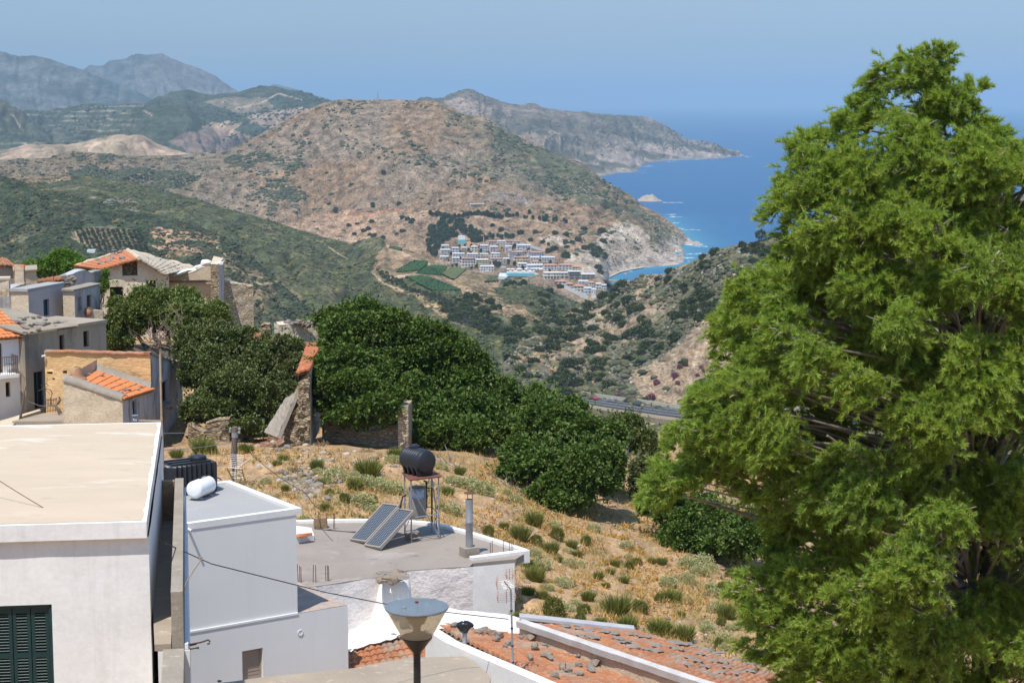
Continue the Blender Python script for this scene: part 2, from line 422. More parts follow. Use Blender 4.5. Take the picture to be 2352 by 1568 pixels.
def c_hd(px,py,V,v):
 c=base(len(px),(.115,.105,.072));c=mixc(c,sstep(.46,.6,n2(V,300,4))*.6,(.20,.15,.11))
 st=fbm((V[:,0]-V[:,1]*.2)/60+V[:,2]/16,V[:,1]/300+V[:,2]/50,12,5)
 m=sstep(75,12,V[:,2])*sstep(.42,.55,st);c=mixc(c,np.clip(m,0,1)*.8,(.42,.34,.28))
 c=mixc(c,sstep(.55,.65,st)*.35,(.30,.24,.2))
 c=mixc(c,sstep(7,2,V[:,2])*.8,(.30,.25,.21))
 wx,wy=warp(px,py,30,14)
 for q in([(1020,232),(1080,225),(1130,250),(1120,270),(1060,262)],[(1170,310),(1220,300),(1260,318),(1250,345),(1190,340)],[(1250,300),(1290,305),(1285,325),(1255,325)]):
  c=mixc(c,inpoly(q,wx,wy)*.6,(.40,.29,.22))
 return c
hd=[((940,240),(940,420)),((976,223),(1000,420)),((1003,225),(1030,420)),((1044,213),(1080,420)),((1073,205),(1120,418)),((1120,220),(1170,416)),((1160,233),(1220,414)),((1195,240),(1260,412)),((1217,236),(1290,410)),((1260,249),(1330,408)),((1301,252),(1383,404)),((1362,257),(1425,397)),((1390,262),(1451,396)),((1417,262),(1470,385)),((1475,268),(1484,376)),((1492,271),(1510,371)),((1523,285),(1540,369)),((1557,303),(1565,368)),((1588,320),(1600,366)),((1612,321),(1625,365)),((1642,329),(1650,364)),((1680,344),(1680,361)),((1692,345),(1694,359.5)),((1709,356),(1709,358))]
cols=[]
for(rx,ry),(fx,fy)in hd:
 f=wp((fx,fy,0));Yr=max(f[1]+40,6900 if rx>1470 else 6600-(1470-rx)*.6)
 if rx>1640:Yr=f[1]+60+(1709-rx)*3
 cols.append([(fx,fy,0),((fx+rx)/2,fy*.55+ry*.45,f[1]*.62+Yr*.38),(rx,ry,Yr)])
hill('headland',cols,460,130,tm_far,c_hd,amp=22,asc=260,gul=26,gsc=26,fine=7,fsc=45,back=700,seed=61,rw=.12)
def c_l4(px,py,V,v):
 c=base(len(px),(.275,.18,.105));wx,wy=warp(px,py,45,18)
 c=mixc(c,sstep(.42,.6,n2(V,130,3))*.5,(.24,.205,.16))
 c=mixc(c,sstep(.5,.62,n2(V,26,7))*.45,(.33,.24,.165))
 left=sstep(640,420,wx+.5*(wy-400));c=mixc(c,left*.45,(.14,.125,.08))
 gr=inpoly([(1010,245),(1100,270),(1250,340),(1380,408),(1480,478),(1570,545),(1560,580),(1500,560),(1450,520),(1400,492),(1330,470),(1240,420),(1150,360),(1080,300)],wx,wy)
 c=mixc(c,gr*(.35+.5*sstep(.4,.55,n2(V,60,13))),(.10,.115,.06))
 gr2=inpoly([(940,250),(1040,255),(1160,340),(1290,420),(1250,450),(1150,420),(1060,360),(980,300)],wx,wy)
 c=mixc(c,gr2*.45*sstep(.38,.55,n2(V,80,14)),(.13,.13,.08))
 so=inpoly([(645,516),(700,497),(760,487),(900,480),(1000,484),(1080,492),(1075,501),(950,503),(880,512),(870,545),(840,565),(760,548),(700,532)],wx,wy)
 c=mixc(c,so*.85,(.47,.30,.185))
 rd=inpoly([(800,484),(900,480),(960,483),(900,494),(810,497)],wx,wy);c=mixc(c,rd*.6,(.40,.20,.13))
 lo=inpoly([(860,505),(1000,495),(1200,500),(1330,520),(1400,560),(1390,640),(1200,560),(1000,570),(880,580)],wx,wy)
 c=mixc(c,lo*.6,(.36,.245,.155))
 cl=inpoly([(1300,600),(1330,575),(1390,530),(1440,498),(1466,520),(1500,566),(1580,600),(1565,612),(1450,624),(1390,645),(1350,640)],wx,wy)
 c=mixc(c,cl*(.6+.35*sstep(.4,.55,n2(V,30,4))),(.50,.42,.33))
 c=mixc(c,inpoly([(1236,542),(1290,538),(1320,560),(1290,562)],wx,wy)*.9,(.52,.42,.33))
 c=mixc(c,inpoly([(1430,600),(1560,585),(1570,606),(1450,622)],wx,wy)*.7,(.56,.49,.41))
 cs=sstep(16,5,V[:,2])*(px>1395);c=mixc(c,cs*.85,(.43,.36,.30))
 c=mixc(c,inpoly([(1100,448),(1180,440),(1250,462),(1200,475),(1120,468)],wx,wy)*sstep(.45,.6,n2(V,18,3))*.7,(.22,.2,.19))
 c=mixc(c,(dline([(860,505),(960,498),(1080,497),(1190,503),(1260,512)],px,py)<1.8)*.8,(.48,.36,.25))
 c=mixc(c,(dline([(1395,610),(1370,600),(1420,585),(1470,575)],px,py)<2.2)*.8,(.52,.4,.28))
 c=mixc(c,(dline([(705,555),(745,540),(800,552),(850,560)],px,py)<2)*.8,(.52,.37,.24))
 return c
L4=[[(-150,480,2500),(-150,420,2650),(-150,372,2800)],[(0,480,2480),(0,418,2640),(0,366,2800)],[(100,480,2450),(100,420,2620),(110,362,2820)],[(160,480,2450),(160,420,2610),(154,348,2850)],[(210,482,2440),(208,420,2600),(205,350,2850)],[(300,500,2400),(300,425,2600),(300,358,2870)],[(400,525,2350),(400,432,2590),(400,355,2900)],[(470,545,2300),(468,440,2570),(460,349,2920)],[(520,555,2270),(515,445,2560),(505,347,2940)],[(565,565,2240),(555,450,2550),(542,336,2960)],[(610,570,2210),(602,448,2550),(590,312,3000)],[(660,575,2160),(655,445,2550),(641,284,3050)],[(700,582,2130),(692,445,2550),(677,265,3070)],[(740,592,2100),(732,450,2530),(718,247,3085)],[(780,600,2070),(772,465,2480),(754,232,3095)],[(810,604,2050),(795,472,2450),(776,228,3100)],[(860,612,2020),(850,482,2390),(840,230,3100)],[(930,625,1980),(915,490,2340),(890,228,3100)],[(1000,640,1930),(975,492,2310),(950,231,3080)],[(1050,652,1840),(1020,494,2290),(996,233,3050)],[(1090,662,1800),(1060,496,2280),(1037,245,3040)],[(1130,672,1760),(1090,498,2270),(1065,261,3020)],[(1170,682,1720),(1130,500,2260),(1106,266,3000)],[(1230,694,1680),(1185,504,2240),(1160,298,2980)],[(1290,700,1640),(1225,508,2220),(1195,315,2960)],[(1340,696,1650),(1270,514,2200),(1236,332,2930)],[(1380,686,1640),(1310,522,2190),(1284,356,2900)],[(1394,680,1680),(1355,532,2180),(1338,377,2860)],[(1401,636,0),(1400,540,2185),(1379,404,2820)],[(1425,625,0),(1430,545,2200),(1407,424,2780)],[(1452,619,0),(1460,551,2230),(1448,445,2720)],[(1480,614,0),(1490,557,2260),(1478,472,2660)],[(1520,611,0),(1520,563,2285),(1516,492,2600)],[(1552,608,0),(1548,571,2295),(1540,510,2550)],[(1568,603,0),(1568,573,2330),(1564,530,2490)],[(1572,586,0),(1582,572,2370),(1585,548,2460)],[(1600,570,0),(1603,567,2410),(1606,561.5,2440)]]
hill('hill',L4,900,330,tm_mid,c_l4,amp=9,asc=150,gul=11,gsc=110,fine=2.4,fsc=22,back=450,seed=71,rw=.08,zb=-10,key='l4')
def c_l6(px,py,V,v):
 c=base(len(px),(.09,.097,.045));wx,wy=warp(px,py,40,16)
 c=mixc(c,sstep(.42,.6,n2(V,70,3))*.6,(.085,.098,.055))
 c=mixc(c,sstep(.56,.66,n2(V,24,6))*.5,(.20,.17,.10))
 c=mixc(c,sstep(.63,.70,n2(V,7,16))*.5,(.24,.20,.05))
 c=mixc(c,inpoly([(200,455),(300,450),(350,480),(300,490),(230,478)],wx,wy)*sstep(.45,.6,n2(V,14,4))*.7,(.36,.33,.28))
 c=mixc(c,inpoly([(40,404),(160,400),(165,416),(60,424)],wx,wy)*.7,(.40,.27,.18))
 tan=[[(880,560),(925,570),(1010,606),(1040,612),(1100,620),(1160,645),(1150,660),(1070,655),(1080,680),(1040,660),(870,636),(850,622)],[(905,595),(945,585),(960,600),(930,618),(900,620)],[(1050,655),(1120,650),(1160,690),(1200,740),(1210,770),(1150,720),(1080,700)],[(940,670),(1040,690),(1090,730),(1060,750),(990,720)],[(860,628),(900,650),(930,668),(900,662)],[(1130,705),(1200,700),(1260,740),(1210,735)],[(560,620),(640,650),(700,700),(690,740),(600,720),(560,690)]]
 for k,q in enumerate(tan):c=mixc(c,inpoly(q,wx,wy)*(.75 if k<6 else .3)*(.55+.45*sstep(.35,.5,n2(V,30,2))),(.43,.285,.175))
 for pl,wd in(([(890,565),(930,585),(985,607),(960,626),(930,634),(880,640)],3.2),([(855,625),(880,650),(925,668)],2.2),([(1040,614),(1010,632)],2),([(1090,680),(1130,715),(1190,730)],1.6),([(1285,652),(1310,680),(1345,698)],3),([(745,560),(780,585),(800,595)],1.2)):
  c=mixc(c,(dline(pl,px,py)<wd)*.9,(.50,.36,.23))
 return c
L6=[[(-150,640,1250),(-150,520,1500),(-150,412,1950)],[(0,640,1250),(0,500,1550),(0,410,1920)],[(60,640,1250),(60,500,1550),(50,407,1910)],[(160,650,1230),(160,510,1540),(161,404,1890)],[(220,660,1210),(220,510,1530),(220,405,1880)],[(300,670,1200),(290,520,1510),(286,416,1860)],[(380,680,1180),(370,530,1500),(366,434,1840)],[(450,700,1160),(442,550,1470),(439,454,1810)],[(525,720,1130),(518,570,1430),(513,476,1780)],[(600,740,1100),(592,600,1380),(586,496,1750)],[(670,760,1070),(664,620,1330),(659,518,1710)],[(730,770,1050),(724,640,1290),(718,535,1670)],[(800,790,1020),(775,660,1260),(762,548,1630)],[(850,800,1000),(815,670,1240),(804,556,1600)],[(890,810,985),(850,670,1230),(836,547,1580)],[(920,815,975),(885,672,1225),(871,545,1560)],[(940,820,965),(910,678,1215),(892,564,1540)],[(980,825,955),(950,690,1195),(933,574,1515)],[(1020,830,945),(990,700,1180),(976,590,1490)],[(1060,835,935),(1030,715,1160),(1019,608,1465)],[(1085,836,930),(1060,725,1140),(1046,614,1455)],[(1110,836,930),(1105,735,1120),(1099,622,1440)],[(1125,834,930),(1135,740,1115),(1126,631,1430)],[(1140,832,935),(1165,742,1115),(1153,641,1420)],[(1160,815,960),(1210,742,1125),(1207,647,1410)],[(1190,796,1010),(1245,745,1140),(1247,660,1400)],[(1230,775,1060),(1275,738,1170),(1287,674,1400)],[(1280,745,1130),(1310,722,1230),(1328,690,1400)],[(1330,718,1210),(1340,708,1300),(1352,699,1400)],[(1395,700,1290),(1400,697,1350),(1405,694,1400)]]
hill('hill',L6,900,330,tm_mid,c_l6,amp=7,asc=110,gul=6,gsc=110,fine=1.3,fsc=14,back=260,seed=81,rw=.1,zb=0,key='l6')
def c_l6b(px,py,V,v):
 c=base(len(px),(.058,.073,.038));wx,wy=warp(px,py,40,16)
 c=mixc(c,sstep(.45,.6,n2(V,60,3))*.6,(.055,.072,.045))
 c=mixc(c,sstep(.6,.68,n2(V,26,6))*.5,(.17,.15,.09))
 c=mixc(c,sstep(.66,.71,n2(V,6,16))*.6,(.28,.20,.06))
 c=mixc(c,inpoly([(155,530),(200,520),(300,524),(330,545),(300,580),(230,575),(180,560)],wx,wy)*.55,(.30,.235,.15))
 for q in([(345,530),(420,525),(500,545),(505,560),(430,555),(380,562),(350,548)],[(345,562),(420,565),(470,580),(450,590),(370,585)]):
  c=mixc(c,inpoly(q,wx,wy)*(.5+.5*sstep(.4,.5,n2(V,22,5))),(.50,.32,.20))
 c=mixc(c,inpoly([(500,560),(560,590),(620,650),(690,720),(700,760),(590,760),(540,700),(510,640)],wx,wy)*.5*sstep(.4,.55,n2(V,30,8)),(.37,.26,.16))
 for pl,wd in(([(490,562),(540,600),(560,625),(600,640)],2),([(160,545),(185,556),(170,530)],2.5),([(560,640),(600,655),(640,650)],2)):
  c=mixc(c,(dline(pl,wx,wy)<wd)*.7,(.46,.33,.2))
 return c
L6B=[[(-150,700,950),(-150,560,1150),(-150,392,1420)],[(0,700,950),(0,560,1150),(0,402,1400)],[(30,700,950),(30,560,1150),(22,407,1400)],[(70,710,940),(65,565,1140),(60,420,1380)],[(120,715,935),(115,570,1130),(110,434,1370)],[(220,730,920),(212,580,1110),(205,456,1340)],[(310,740,905),(300,600,1090),(293,481,1310)],[(390,750,890),(375,610,1070),(366,493,1290)],[(470,760,880),(450,630,1050),(439,511,1265)],[(550,770,870),(525,650,1030),(513,542,1230)],[(610,780,860),(580,680,1010),(565,580,1190)],[(660,790,850),(640,715,980),(625,630,1140)],[(710,800,840),(700,750,940),(690,690,1080)],[(780,820,820),(770,790,880),(760,760,980)]]
hill('hill',L6B,520,260,tm_mid,c_l6b,amp=5,asc=90,gul=4,gsc=90,fine=1.2,fsc=12,back=200,seed=91,rw=.1,zb=10,key='l6b')
def c_l7(px,py,V,v):
 c=base(len(px),(.37,.27,.18));wx,wy=warp(px,py,50,22)
 c=mixc(c,sstep(.40,.54,n2(V,34,3))*.8,(.11,.125,.06))
 c=mixc(c,sstep(.52,.62,n2(V,9,6))*.55,(.24,.22,.18))
 c=mixc(c,inpoly([(1560,640),(1700,570),(1900,540),(1900,700),(1640,720)],wx,wy)*sstep(.45,.58,n2(V,20,9))*.8,(.45,.41,.36))
 c=mixc(c,inpoly([(1470,905),(1440,870),(1540,800),(1610,745),(1700,760),(1700,950),(1560,950)],wx,wy)*.9,(.40,.29,.19))
 c=mixc(c,sstep(.63,.7,n2(V,16,11))*.8,(.50,.33,.19))
 c=mixc(c,(dline([(1612,872),(1598,850),(1594,820),(1604,800),(1640,780),(1610,760),(1625,745)],px,py)<5.5)*.9,(.52,.38,.26))
 c=mixc(c,sstep(.0,.06,.1-v)*.4,(.30,.25,.17))
 return c
R7=[(1085,880,760),(1100,866,800),(1127,846,850),(1167,824,900),(1190,796,960),(1244,760,1030),(1300,722,1100),(1352,696,1150),(1406,668,1150),(1437,655,1130),(1468,633,1120),(1500,628,1100),(1523,627,1080),(1557,610,1060),(1591,600,1045),(1625,581,1030),(1676,566,1010),(1721,556,1000),(1769,545,1000),(1900,520,980),(2100,480,960),(2450,440,950)]
F7=[(1080,975,700),(1100,975,700),(1130,980,700),(1170,980,700),(1210,985,695),(1260,990,690),(1320,990,685),(1370,990,680),(1420,990,675),(1450,995,665),(1480,995,655),(1510,998,645),(1530,1000,640),(1556,1002,630),(1590,1005,620),(1625,1005,615),(1690,1010,600),(1740,1010,590),(1800,1015,580),(1920,1020,560),(2110,1030,530),(2450,1050,490)]
M7=[(1082,950,730),(1100,946,735),(1130,944,745),(1170,940,755),(1215,936,770),(1265,932,790),(1325,925,806),(1372,921,800),(1420,930,772),(1450,935,755),(1480,939,742),(1510,943,730),(1530,946,722),(1556,950,712),(1590,954,700),(1625,957,690),(1690,965,675),(1740,970,660),(1800,976,645),(1920,985,615),(2110,1000,580),(2450,1020,540)]
def bench(m):
 p=P(*m);q=np.array([p[0]*(m[2]+15)/m[2],m[2]+15,p[2]-1.2]);x,y=proj(q);return(float(x),float(y),m[2]+15)
M7=[bench(m)for m in M7]
cols=[[f,m,((m[0]*.55+r[0]*.45),m[1]*.52+r[1]*.48,m[2]*.58+r[2]*.42),r]for f,m,r in zip(F7,M7,R7)]
hill('hill',cols,700,360,tm_near,c_l7,amp=4,asc=70,gul=3.5,gsc=80,fine=.9,fsc=8,back=240,seed=101,rw=.12,zb=0,key='l7')
t=NT('sea_water');c=t.attr()
nz=t.noise(.004,4,.5,t.co((1,.35,1)));c=t.mix(t.ramp(nz,[(.35,0.),(.7,.5)]),c,t.mix(1.,c,(.75,.9,1.05),'MULTIPLY'))
wv=t.noise(.05,5,.65,t.co((1,.5,1)));wc=t.ramp(t.noise(.021,6,.75,t.co((.6,1.6,1))),[(.735,0.),(.76,1.)])
c=t.mix(wc,c,(.65,.72,.78))
t.bsdf(c,.42,t.bump(wv,.5,2.0),0,.28);SEA=t.mat
xs=np.unique(np.concatenate([np.linspace(-1500,2500,260),-np.geomspace(1500,120000,24),np.geomspace(2500,120000,24)]))
ys=np.unique(np.concatenate([np.linspace(1500,4200,240),np.geomspace(4200,220000,60),[400,900,1200]]))
gx,gy=np.meshgrid(xs,ys);V=np.stack([gx.ravel(),gy.ravel(),np.zeros(gx.size)],1)
n1,n2_=gx.shape;ii=(np.arange(n1-1)[:,None]*n2_+np.arange(n2_-1)[None]).ravel()
px,py=proj(V)
coast=[PZ(x,y,0)[:2]for x,y in((1350,690),(1398,662),(1401,636),(1425,625),(1452,619),(1480,614),(1520,611),(1552,608),(1568,603),(1572,586),(1562,570),(1606,562),(1564,532),(1523,500))]
dc=dline(coast,V[:,0],V[:,1])
cs=base(len(V),(.008,.082,.205));cs=mixc(cs,np.exp(-dc/60)*.4,(.03,.21,.30));cs=mixc(cs,np.exp(-dc/18)*.35,(.10,.33,.36))
mesh_np('sea',V,np.stack([ii,ii+1,ii+n2_+1,ii+n2_],1),SEA,col=cs)['kind']='structure'
rockm=surf('coast_rock',(.46,.38,.31),(.33,.27,.22),.12,rough=.9,bump=.8,bs=.25,bd=2)
def islet(pts,name,label):
 b=PZ(pts[0][0],pts[0][1],0);e=PZ(pts[-1][0],pts[-1][1],0);Yc=(b[1]+e[1])/2+6
 prof=np.array([P(x,y,Yc)for x,y in pts]);prof[:,2]=np.maximum(prof[:,2],0)
 n=60;tt=np.linspace(0,1,n);pr=np.stack([np.interp(tt,np.linspace(0,1,len(pts)),prof[:,k])for k in range(3)],1)
 wdt=max(10,(prof[:,0].max()-prof[:,0].min())*.35);rows=[]
 for s in np.linspace(-1,1,31):
  q=pr.copy();q[:,1]+=s*wdt*(.3+np.sin(PI*tt));q[:,2]=pr[:,2]*(1-abs(s)**1.3)-.8
  q[:,2]+=(fbm(q[:,0]/8+q[:,2]*.2,q[:,1]/8,5)-.5)*9*(1-abs(s))*np.sin(PI*tt);rows.append(q)
 o=MB().grid(np.array(rows)).build(name,rockm,at=(pr[n//2][0],Yc,0));tag(o,label,'rock')
islet([(1464,459),(1466,456),(1480,449),(1492,446),(1498,442.5),(1506,449),(1514,456),(1524,461),(1534,464.5)],'rock_islet','large pale pointed rock islet standing in the blue sea off the coast')
islet([(1562,556),(1580,552),(1597,555),(1612,561),(1622,565)],'coastal_rock','low rock spur reaching into the sea at the end of the dry hill')
islet([(1536,495),(1542,492),(1548,494),(1556,496)],'coastal_rock','small dark skerry among surf just off the steep coast')
islet([(1425,628),(1436,626),(1446,628)],'coastal_rock','small rock in the shallow turquoise bay beside the beach')
foam=surf('sea_foam',(.8,.83,.85),(.65,.72,.77),.3,rough=.7,bump=0)
mb=MB()
def surf_line(x0,x1,y,w=1.0,n=14):
 for k in range(n):
  f=(k+rnd.random())/n;x=x0+(x1-x0)*f;p=PZ(x,y+rnd.uniform(-1.2,1.2)*w,0)
  L=rnd.uniform(1.0,4)*w;q=[(p[0]+L*math.cos(a)*1.6,p[1]+L*math.sin(a)*1.3*rnd.uniform(.6,1.1),.06)for a in np.linspace(0,2*PI,9)[:-1]]
  mb.poly(q)
for a in((1524,1566,465.5,.8,16),(1515,1560,492,.8,8),(1536,1562,498,.8,8),(1550,1572,525,.8,7),(1566,1605,528,.8,8),(1580,1612,562,1,12),(1575,1618,583,.8,12),(1568,1592,592,.8,7),(1560,1578,600,.8,7),(1484,1500,381,1.6,5),(1452,1482,391,1.5,6),(1440,1480,397,1.4,5),(1640,1655,364,2,4),(1690,1725,358.5,2,6),(1383,1395,402,1.4,4),(1410,1450,622.5,.5,8),(1400,1412,632,.5,6),(1560,1640,365.5,1.6,8),(1490,1560,371.5,1.6,7),(1600,1622,566,.8,7),(1545,1560,512,.7,5)):
 surf_line(*a)
o=mb.build('surf',foam);o['kind']='stuff'
gp=[]
for x,y,Y in((420,1030,82),(690,1020,80),(850,1035,78),(1000,1040,77),(540,1090,70),(700,1170,63),(880,1130,67),(1080,1180,66),(1240,1270,64),(1200,1420,55),(1300,1440,55),(1500,1250,71),(1450,1480,54),(1600,1420,60),(1700,1500,56),(1700,1330,67),(1450,1060,92),(1520,1010,100),(1150,1060,80),(1300,1180,74),(110,960,90),(0,985,88),(450,790,112),(0,760,118),(580,770,112),(600,1110,69),(800,1085,71),(1400,1290,67),(1250,1340,60),(1440,1000,116),(1370,992,116),(1300,980,116),(1510,1005,116),(1220,970,116)):
 gp.append(P(x,y,Y))
for X,Y,h in((0,150,27),(0,200,47),(0,270,70),(40,62,21),(40,100,27),(-40,60,9.5),(-45,120,14),(-45,180,34),(-45,270,66),(50,150,38),(55,220,62),(0,3,1.7),(-15,15,7.0),(-8,25,11.2),(-20,30,11.5),(-4,25,10.8),(3,14,7.5),(0,30,13),(-9,33,12.4),(0,44,17.2),(-9,47,15.6),(-11,50,14.5),(-3,53.2,16.9),(-1,53,16.9),(1,53,16.6),(-4.5,52,16.9),(-6,52,16.2),(10,45,17),(15,25,12),(6,20,9),(20,5,4),(-20,3,2),(0,400,100),(60,420,108),(-60,400,100),(20,620,122),(100,560,122),(-90,600,122),(120,300,90),(-120,300,85),(-120,100,14),(120,100,40),(-120,20,6),(120,20,15),(-27,92,13.6),(-23,100,13.2)):
 gp.append(np.array([X,Y,CAMZ-h*HK]))
gp=np.array(gp)
def tps(r):return np.where(r>1e-6,r*r*np.log(np.maximum(r,1e-6)),0)
_s=50.0;A_=gp[:,:2]/_s;n_=len(A_)
Kk=tps(np.linalg.norm(A_[:,None]-A_[None],axis=2))+np.eye(n_)*2e-3
Pm=np.concatenate([np.ones((n_,1)),A_],1)
Mx=np.block([[Kk,Pm],[Pm.T,np.zeros((3,3))]]);cf=np.linalg.solve(Mx,np.concatenate([gp[:,2],np.zeros(3)]))
def gz0(x,y):
 q=np.stack([np.asarray(x,float).ravel(),np.asarray(y,float).ravel()],1)/_s
 r=np.zeros(len(q))
 for k in range(n_):r+=cf[k]*tps(np.hypot(q[:,0]-A_[k,0],q[:,1]-A_[k,1]))
 return(r+cf[n_]+q@cf[n_+1:]).reshape(np.shape(x))
def gz(x,y):
 x=np.asarray(x,float);y=np.asarray(y,float)
 return gz0(x,y)+.55*(fbm(x/5,y/5,2)-.5)+.22*(fbm(x/.9,y/.9,3)-.5)
xs=np.concatenate([-np.geomspace(160,32,24),np.arange(-31,34,.3),np.geomspace(34,170,24)])
ys=np.concatenate([np.arange(-6,40,1.0),np.arange(40,116,.3),np.geomspace(116.5,640,70)])
gx,gy=np.meshgrid(xs,ys);z=gz(gx,gy);V=np.stack([gx.ravel(),gy.ravel(),z.ravel()],1)
n1,n2_=gx.shape;ii=(np.arange(n1-1)[:,None]*n2_+np.arange(n2_-1)[None]).ravel();F=np.stack([ii,ii+1,ii+n2_+1,ii+n2_],1)
c=base(len(V),(.47,.305,.165));q=fbm(V[:,0]/3.5,V[:,1]/3.5,6)
c=mixc(c,sstep(.45,.62,q)*.6,(.40,.27,.155));c=mixc(c,sstep(.55,.68,fbm(V[:,0]/1.2,V[:,1]/1.2,8))*.5,(.24,.19,.14))
c=mixc(c,sstep(.5,.62,fbm(V[:,0]/8,V[:,1]/8,18))*.35,(.47,.31,.165))
c=mixc(c,sstep(110,140,V[:,1]),(.2,.17,.1))
gm=terrain_mat('stony_soil',1.6,9,.8,.08,.4)
o=mesh_np('ground',V,F,gm,smooth=True,col=c);o['kind']='structure'
def gpt(x,y):
 r=ray(x,y);Ys=np.linspace(20,130,1101);Z=CAMZ+r[2]*Ys;g=gz0(r[0]*Ys,Ys)
 k=np.argmax(Z<g)
 if k==0:k=len(Ys)-1
 p=np.array([r[0]*Ys[k],Ys[k],0]);p[2]=gz(p[0],p[1]);return p
xs=np.linspace(-900,1200,120);ys=np.linspace(420,860,60);gx,gy=np.meshgrid(xs,ys)
zz_=44-sstep(500,860,gy)*14+10*fbm(gx/120,gy/120,5)-20*(gx<-1e9)
V=np.stack([gx.ravel(),gy.ravel(),zz_.ravel()],1);n1,n2_=gx.shape;ii=(np.arange(n1-1)[:,None]*n2_+np.arange(n2_-1)[None]).ravel()
far_=np.hypot(V[:,0]-120,0)>1e9
c=base(len(V),(.2,.18,.11));c=mixc(c,sstep(.45,.6,n2(V,40,3))*.8,(.08,.095,.05))
o=mesh_np('valley_floor',V,np.stack([ii,ii+1,ii+n2_+1,ii+n2_],1),tm_near,smooth=True,col=c);o['kind']='structure'
def xy(p):return np.asarray(p,float)[:2]
def wuz(a,b,x,y):
 a=xy(a);b=xy(b);d=nrm(b-a);n=np.array([d[1],-d[0]]);r=ray(x,y)
 t=a.dot(n)/r[:2].dot(n);return(r[:2]*t-a).dot(d),CAMZ+r[2]*t
def hpx(a,b,x0,y0,x1,y1):
 u0,z1=wuz(a,b,x0,y0);u1,z0=wuz(a,b,x1,y1);return(min(u0,u1),max(u0,u1),min(z0,z1),max(z0,z1))
def topf(top):
 if callable(top):return top
 if hasattr(top,'__len__'):
  us=[t[0]for t in top];zs=[t[1]for t in top];return lambda u:float(np.interp(u,us,zs))
 return lambda u:top
def panel(mb,a,b,z0,top,holes=(),rev=.2,step=.6,amp=0.,seed=0,nsc=.5,jag=0.):
 a=xy(a);b=xy(b);Lw=np.linalg.norm(b-a);d=(b-a)/Lw;n=np.array([d[1],-d[0]]);tf=topf(top)
 zt=max(tf(u)for u in np.linspace(0,Lw,60))
 us=set(np.linspace(0,Lw,max(2,int(Lw/step)+1)).round(4));zs=set(np.linspace(z0,zt,max(2,int((zt-z0)/step)+1)).round(4))
 if hasattr(top,'__len__'):us|={round(t[0],4)for t in top if 0<=t[0]<=Lw}
 for h in holes:us|={round(h[0],4),round(h[1],4)};zs|={round(h[2],4),round(h[3],4)}
 def thin(s,keep):
  s=sorted(s);o=[s[0]]
  for v in s[1:]:
   if v-o[-1]>.04 or v in keep:
    if v-o[-1]<=.04 and o[-1]not in keep:o[-1]=v
    else:o.append(v)
  return np.array(o)
 us=thin(us,{round(v,4)for h in holes for v in h[:2]}|{0.0,round(Lw,4)});zs=thin(zs,{round(v,4)for h in holes for v in h[2:]}|{round(z0,4),round(zt,4)})
 def isin(u,z):return any(h[0]-1e-3<=u<=h[1]+1e-3 and h[2]-1e-3<=z<=h[3]+1e-3 for h in holes)
 V=[];idx={}
 for i,u in enumerate(us):
  tu=tf(u)-(jag*vnoise(u*3.1+seed*7,seed*3.3,seed)if jag else 0)
  for j,z in enumerate(zs):
   zz=min(z,tu);off=0
   if amp and 0<i<len(us)-1 and 0<j and z<tu and not isin(u,z):
    off=amp*2*(fbm(np.array([(u+seed*3.7)/nsc]),np.array([z/nsc*1.6]),seed,3)[0]-.5)
   idx[i,j]=len(V);V.append((*(a+d*u+n*off),zz))
 F=[]
 for i in range(len(us)-1):
  for j in range(len(zs)-1):
   um,zm=(us[i]+us[i+1])/2,(zs[j]+zs[j+1])/2
   if any(h[0]<um<h[1]and h[2]<zm<h[3]for h in holes):continue
   q=(idx[i,j],idx[i+1,j],idx[i+1,j+1],idx[i,j+1])
   zz=[V[k][2]for k in q]
   if zz[3]-zz[0]<1e-4 and zz[2]-zz[1]<1e-4:continue
   F.append(q)
 mb.add(V,F)
 for h in holes:
  c=[(h[0],h[2]),(h[1],h[2]),(h[1],h[3]),(h[0],h[3])]
  o=[(*(a+d*u),z)for u,z in c];k=[(*(a+d*u-n*rev),z)for u,z in c]
  for m in range(4):mb.add([o[m],o[(m+1)%4],k[(m+1)%4],k[m]],[(3,2,1,0)])
def twall(mb,a,b,z0,top,t=.45,holes=(),step=.35,amp=.04,seed=0,jag=0.,nsc=.5):
 """free standing wall of thickness t, outer face to the right of a-b"""
 a=xy(a);b=xy(b);d=nrm(b-a);n=np.array([d[1],-d[0]]);Lw=np.linalg.norm(b-a);tf=topf(top)
 panel(mb,a,b,z0,top,holes,t*.5,step,amp,seed,nsc,jag)
 panel(mb,b-n*t,a-n*t,z0,(lambda u:tf(Lw-u)),[(Lw-h[1],Lw-h[0],h[2],h[3])for h in holes],t*.5,step,amp,seed+1,nsc,0)
 us=np.linspace(0,Lw,max(2,int(Lw/step)+1));R=[]
 for u in us:
  z=tf(u);R.append([(*(a+d*u+n*.02),z-(jag*vnoise(u*3.1+seed*7,seed*3.3,seed)if jag else 0)),(*(a+d*u-n*t*.5),z+amp*.6*(rnd.random())),(*(a+d*u-n*(t+.02)),z)])
 mb.grid(np.array(R))
 for u in(0,Lw):
  zs=np.linspace(z0,tf(u),12);G=np.array([[(*(a+d*u-n*t*f+d*(amp*2*(rnd.random()-.5)if 0<f<1 else 0)),z)for f in np.linspace(0,1,5)]for z in zs]);mb.grid(G)
def inset(a,b,h,rev):
 a=xy(a);b=xy(b);d=nrm(b-a);n=np.array([d[1],-d[0]])
 return[np.array([*(a+d*u-n*rev),z])for u,z in((h[0],h[2]),(h[1],h[2]),(h[1],h[3]),(h[0],h[3]))],np.array([*d,0]),np.array([*n,0])
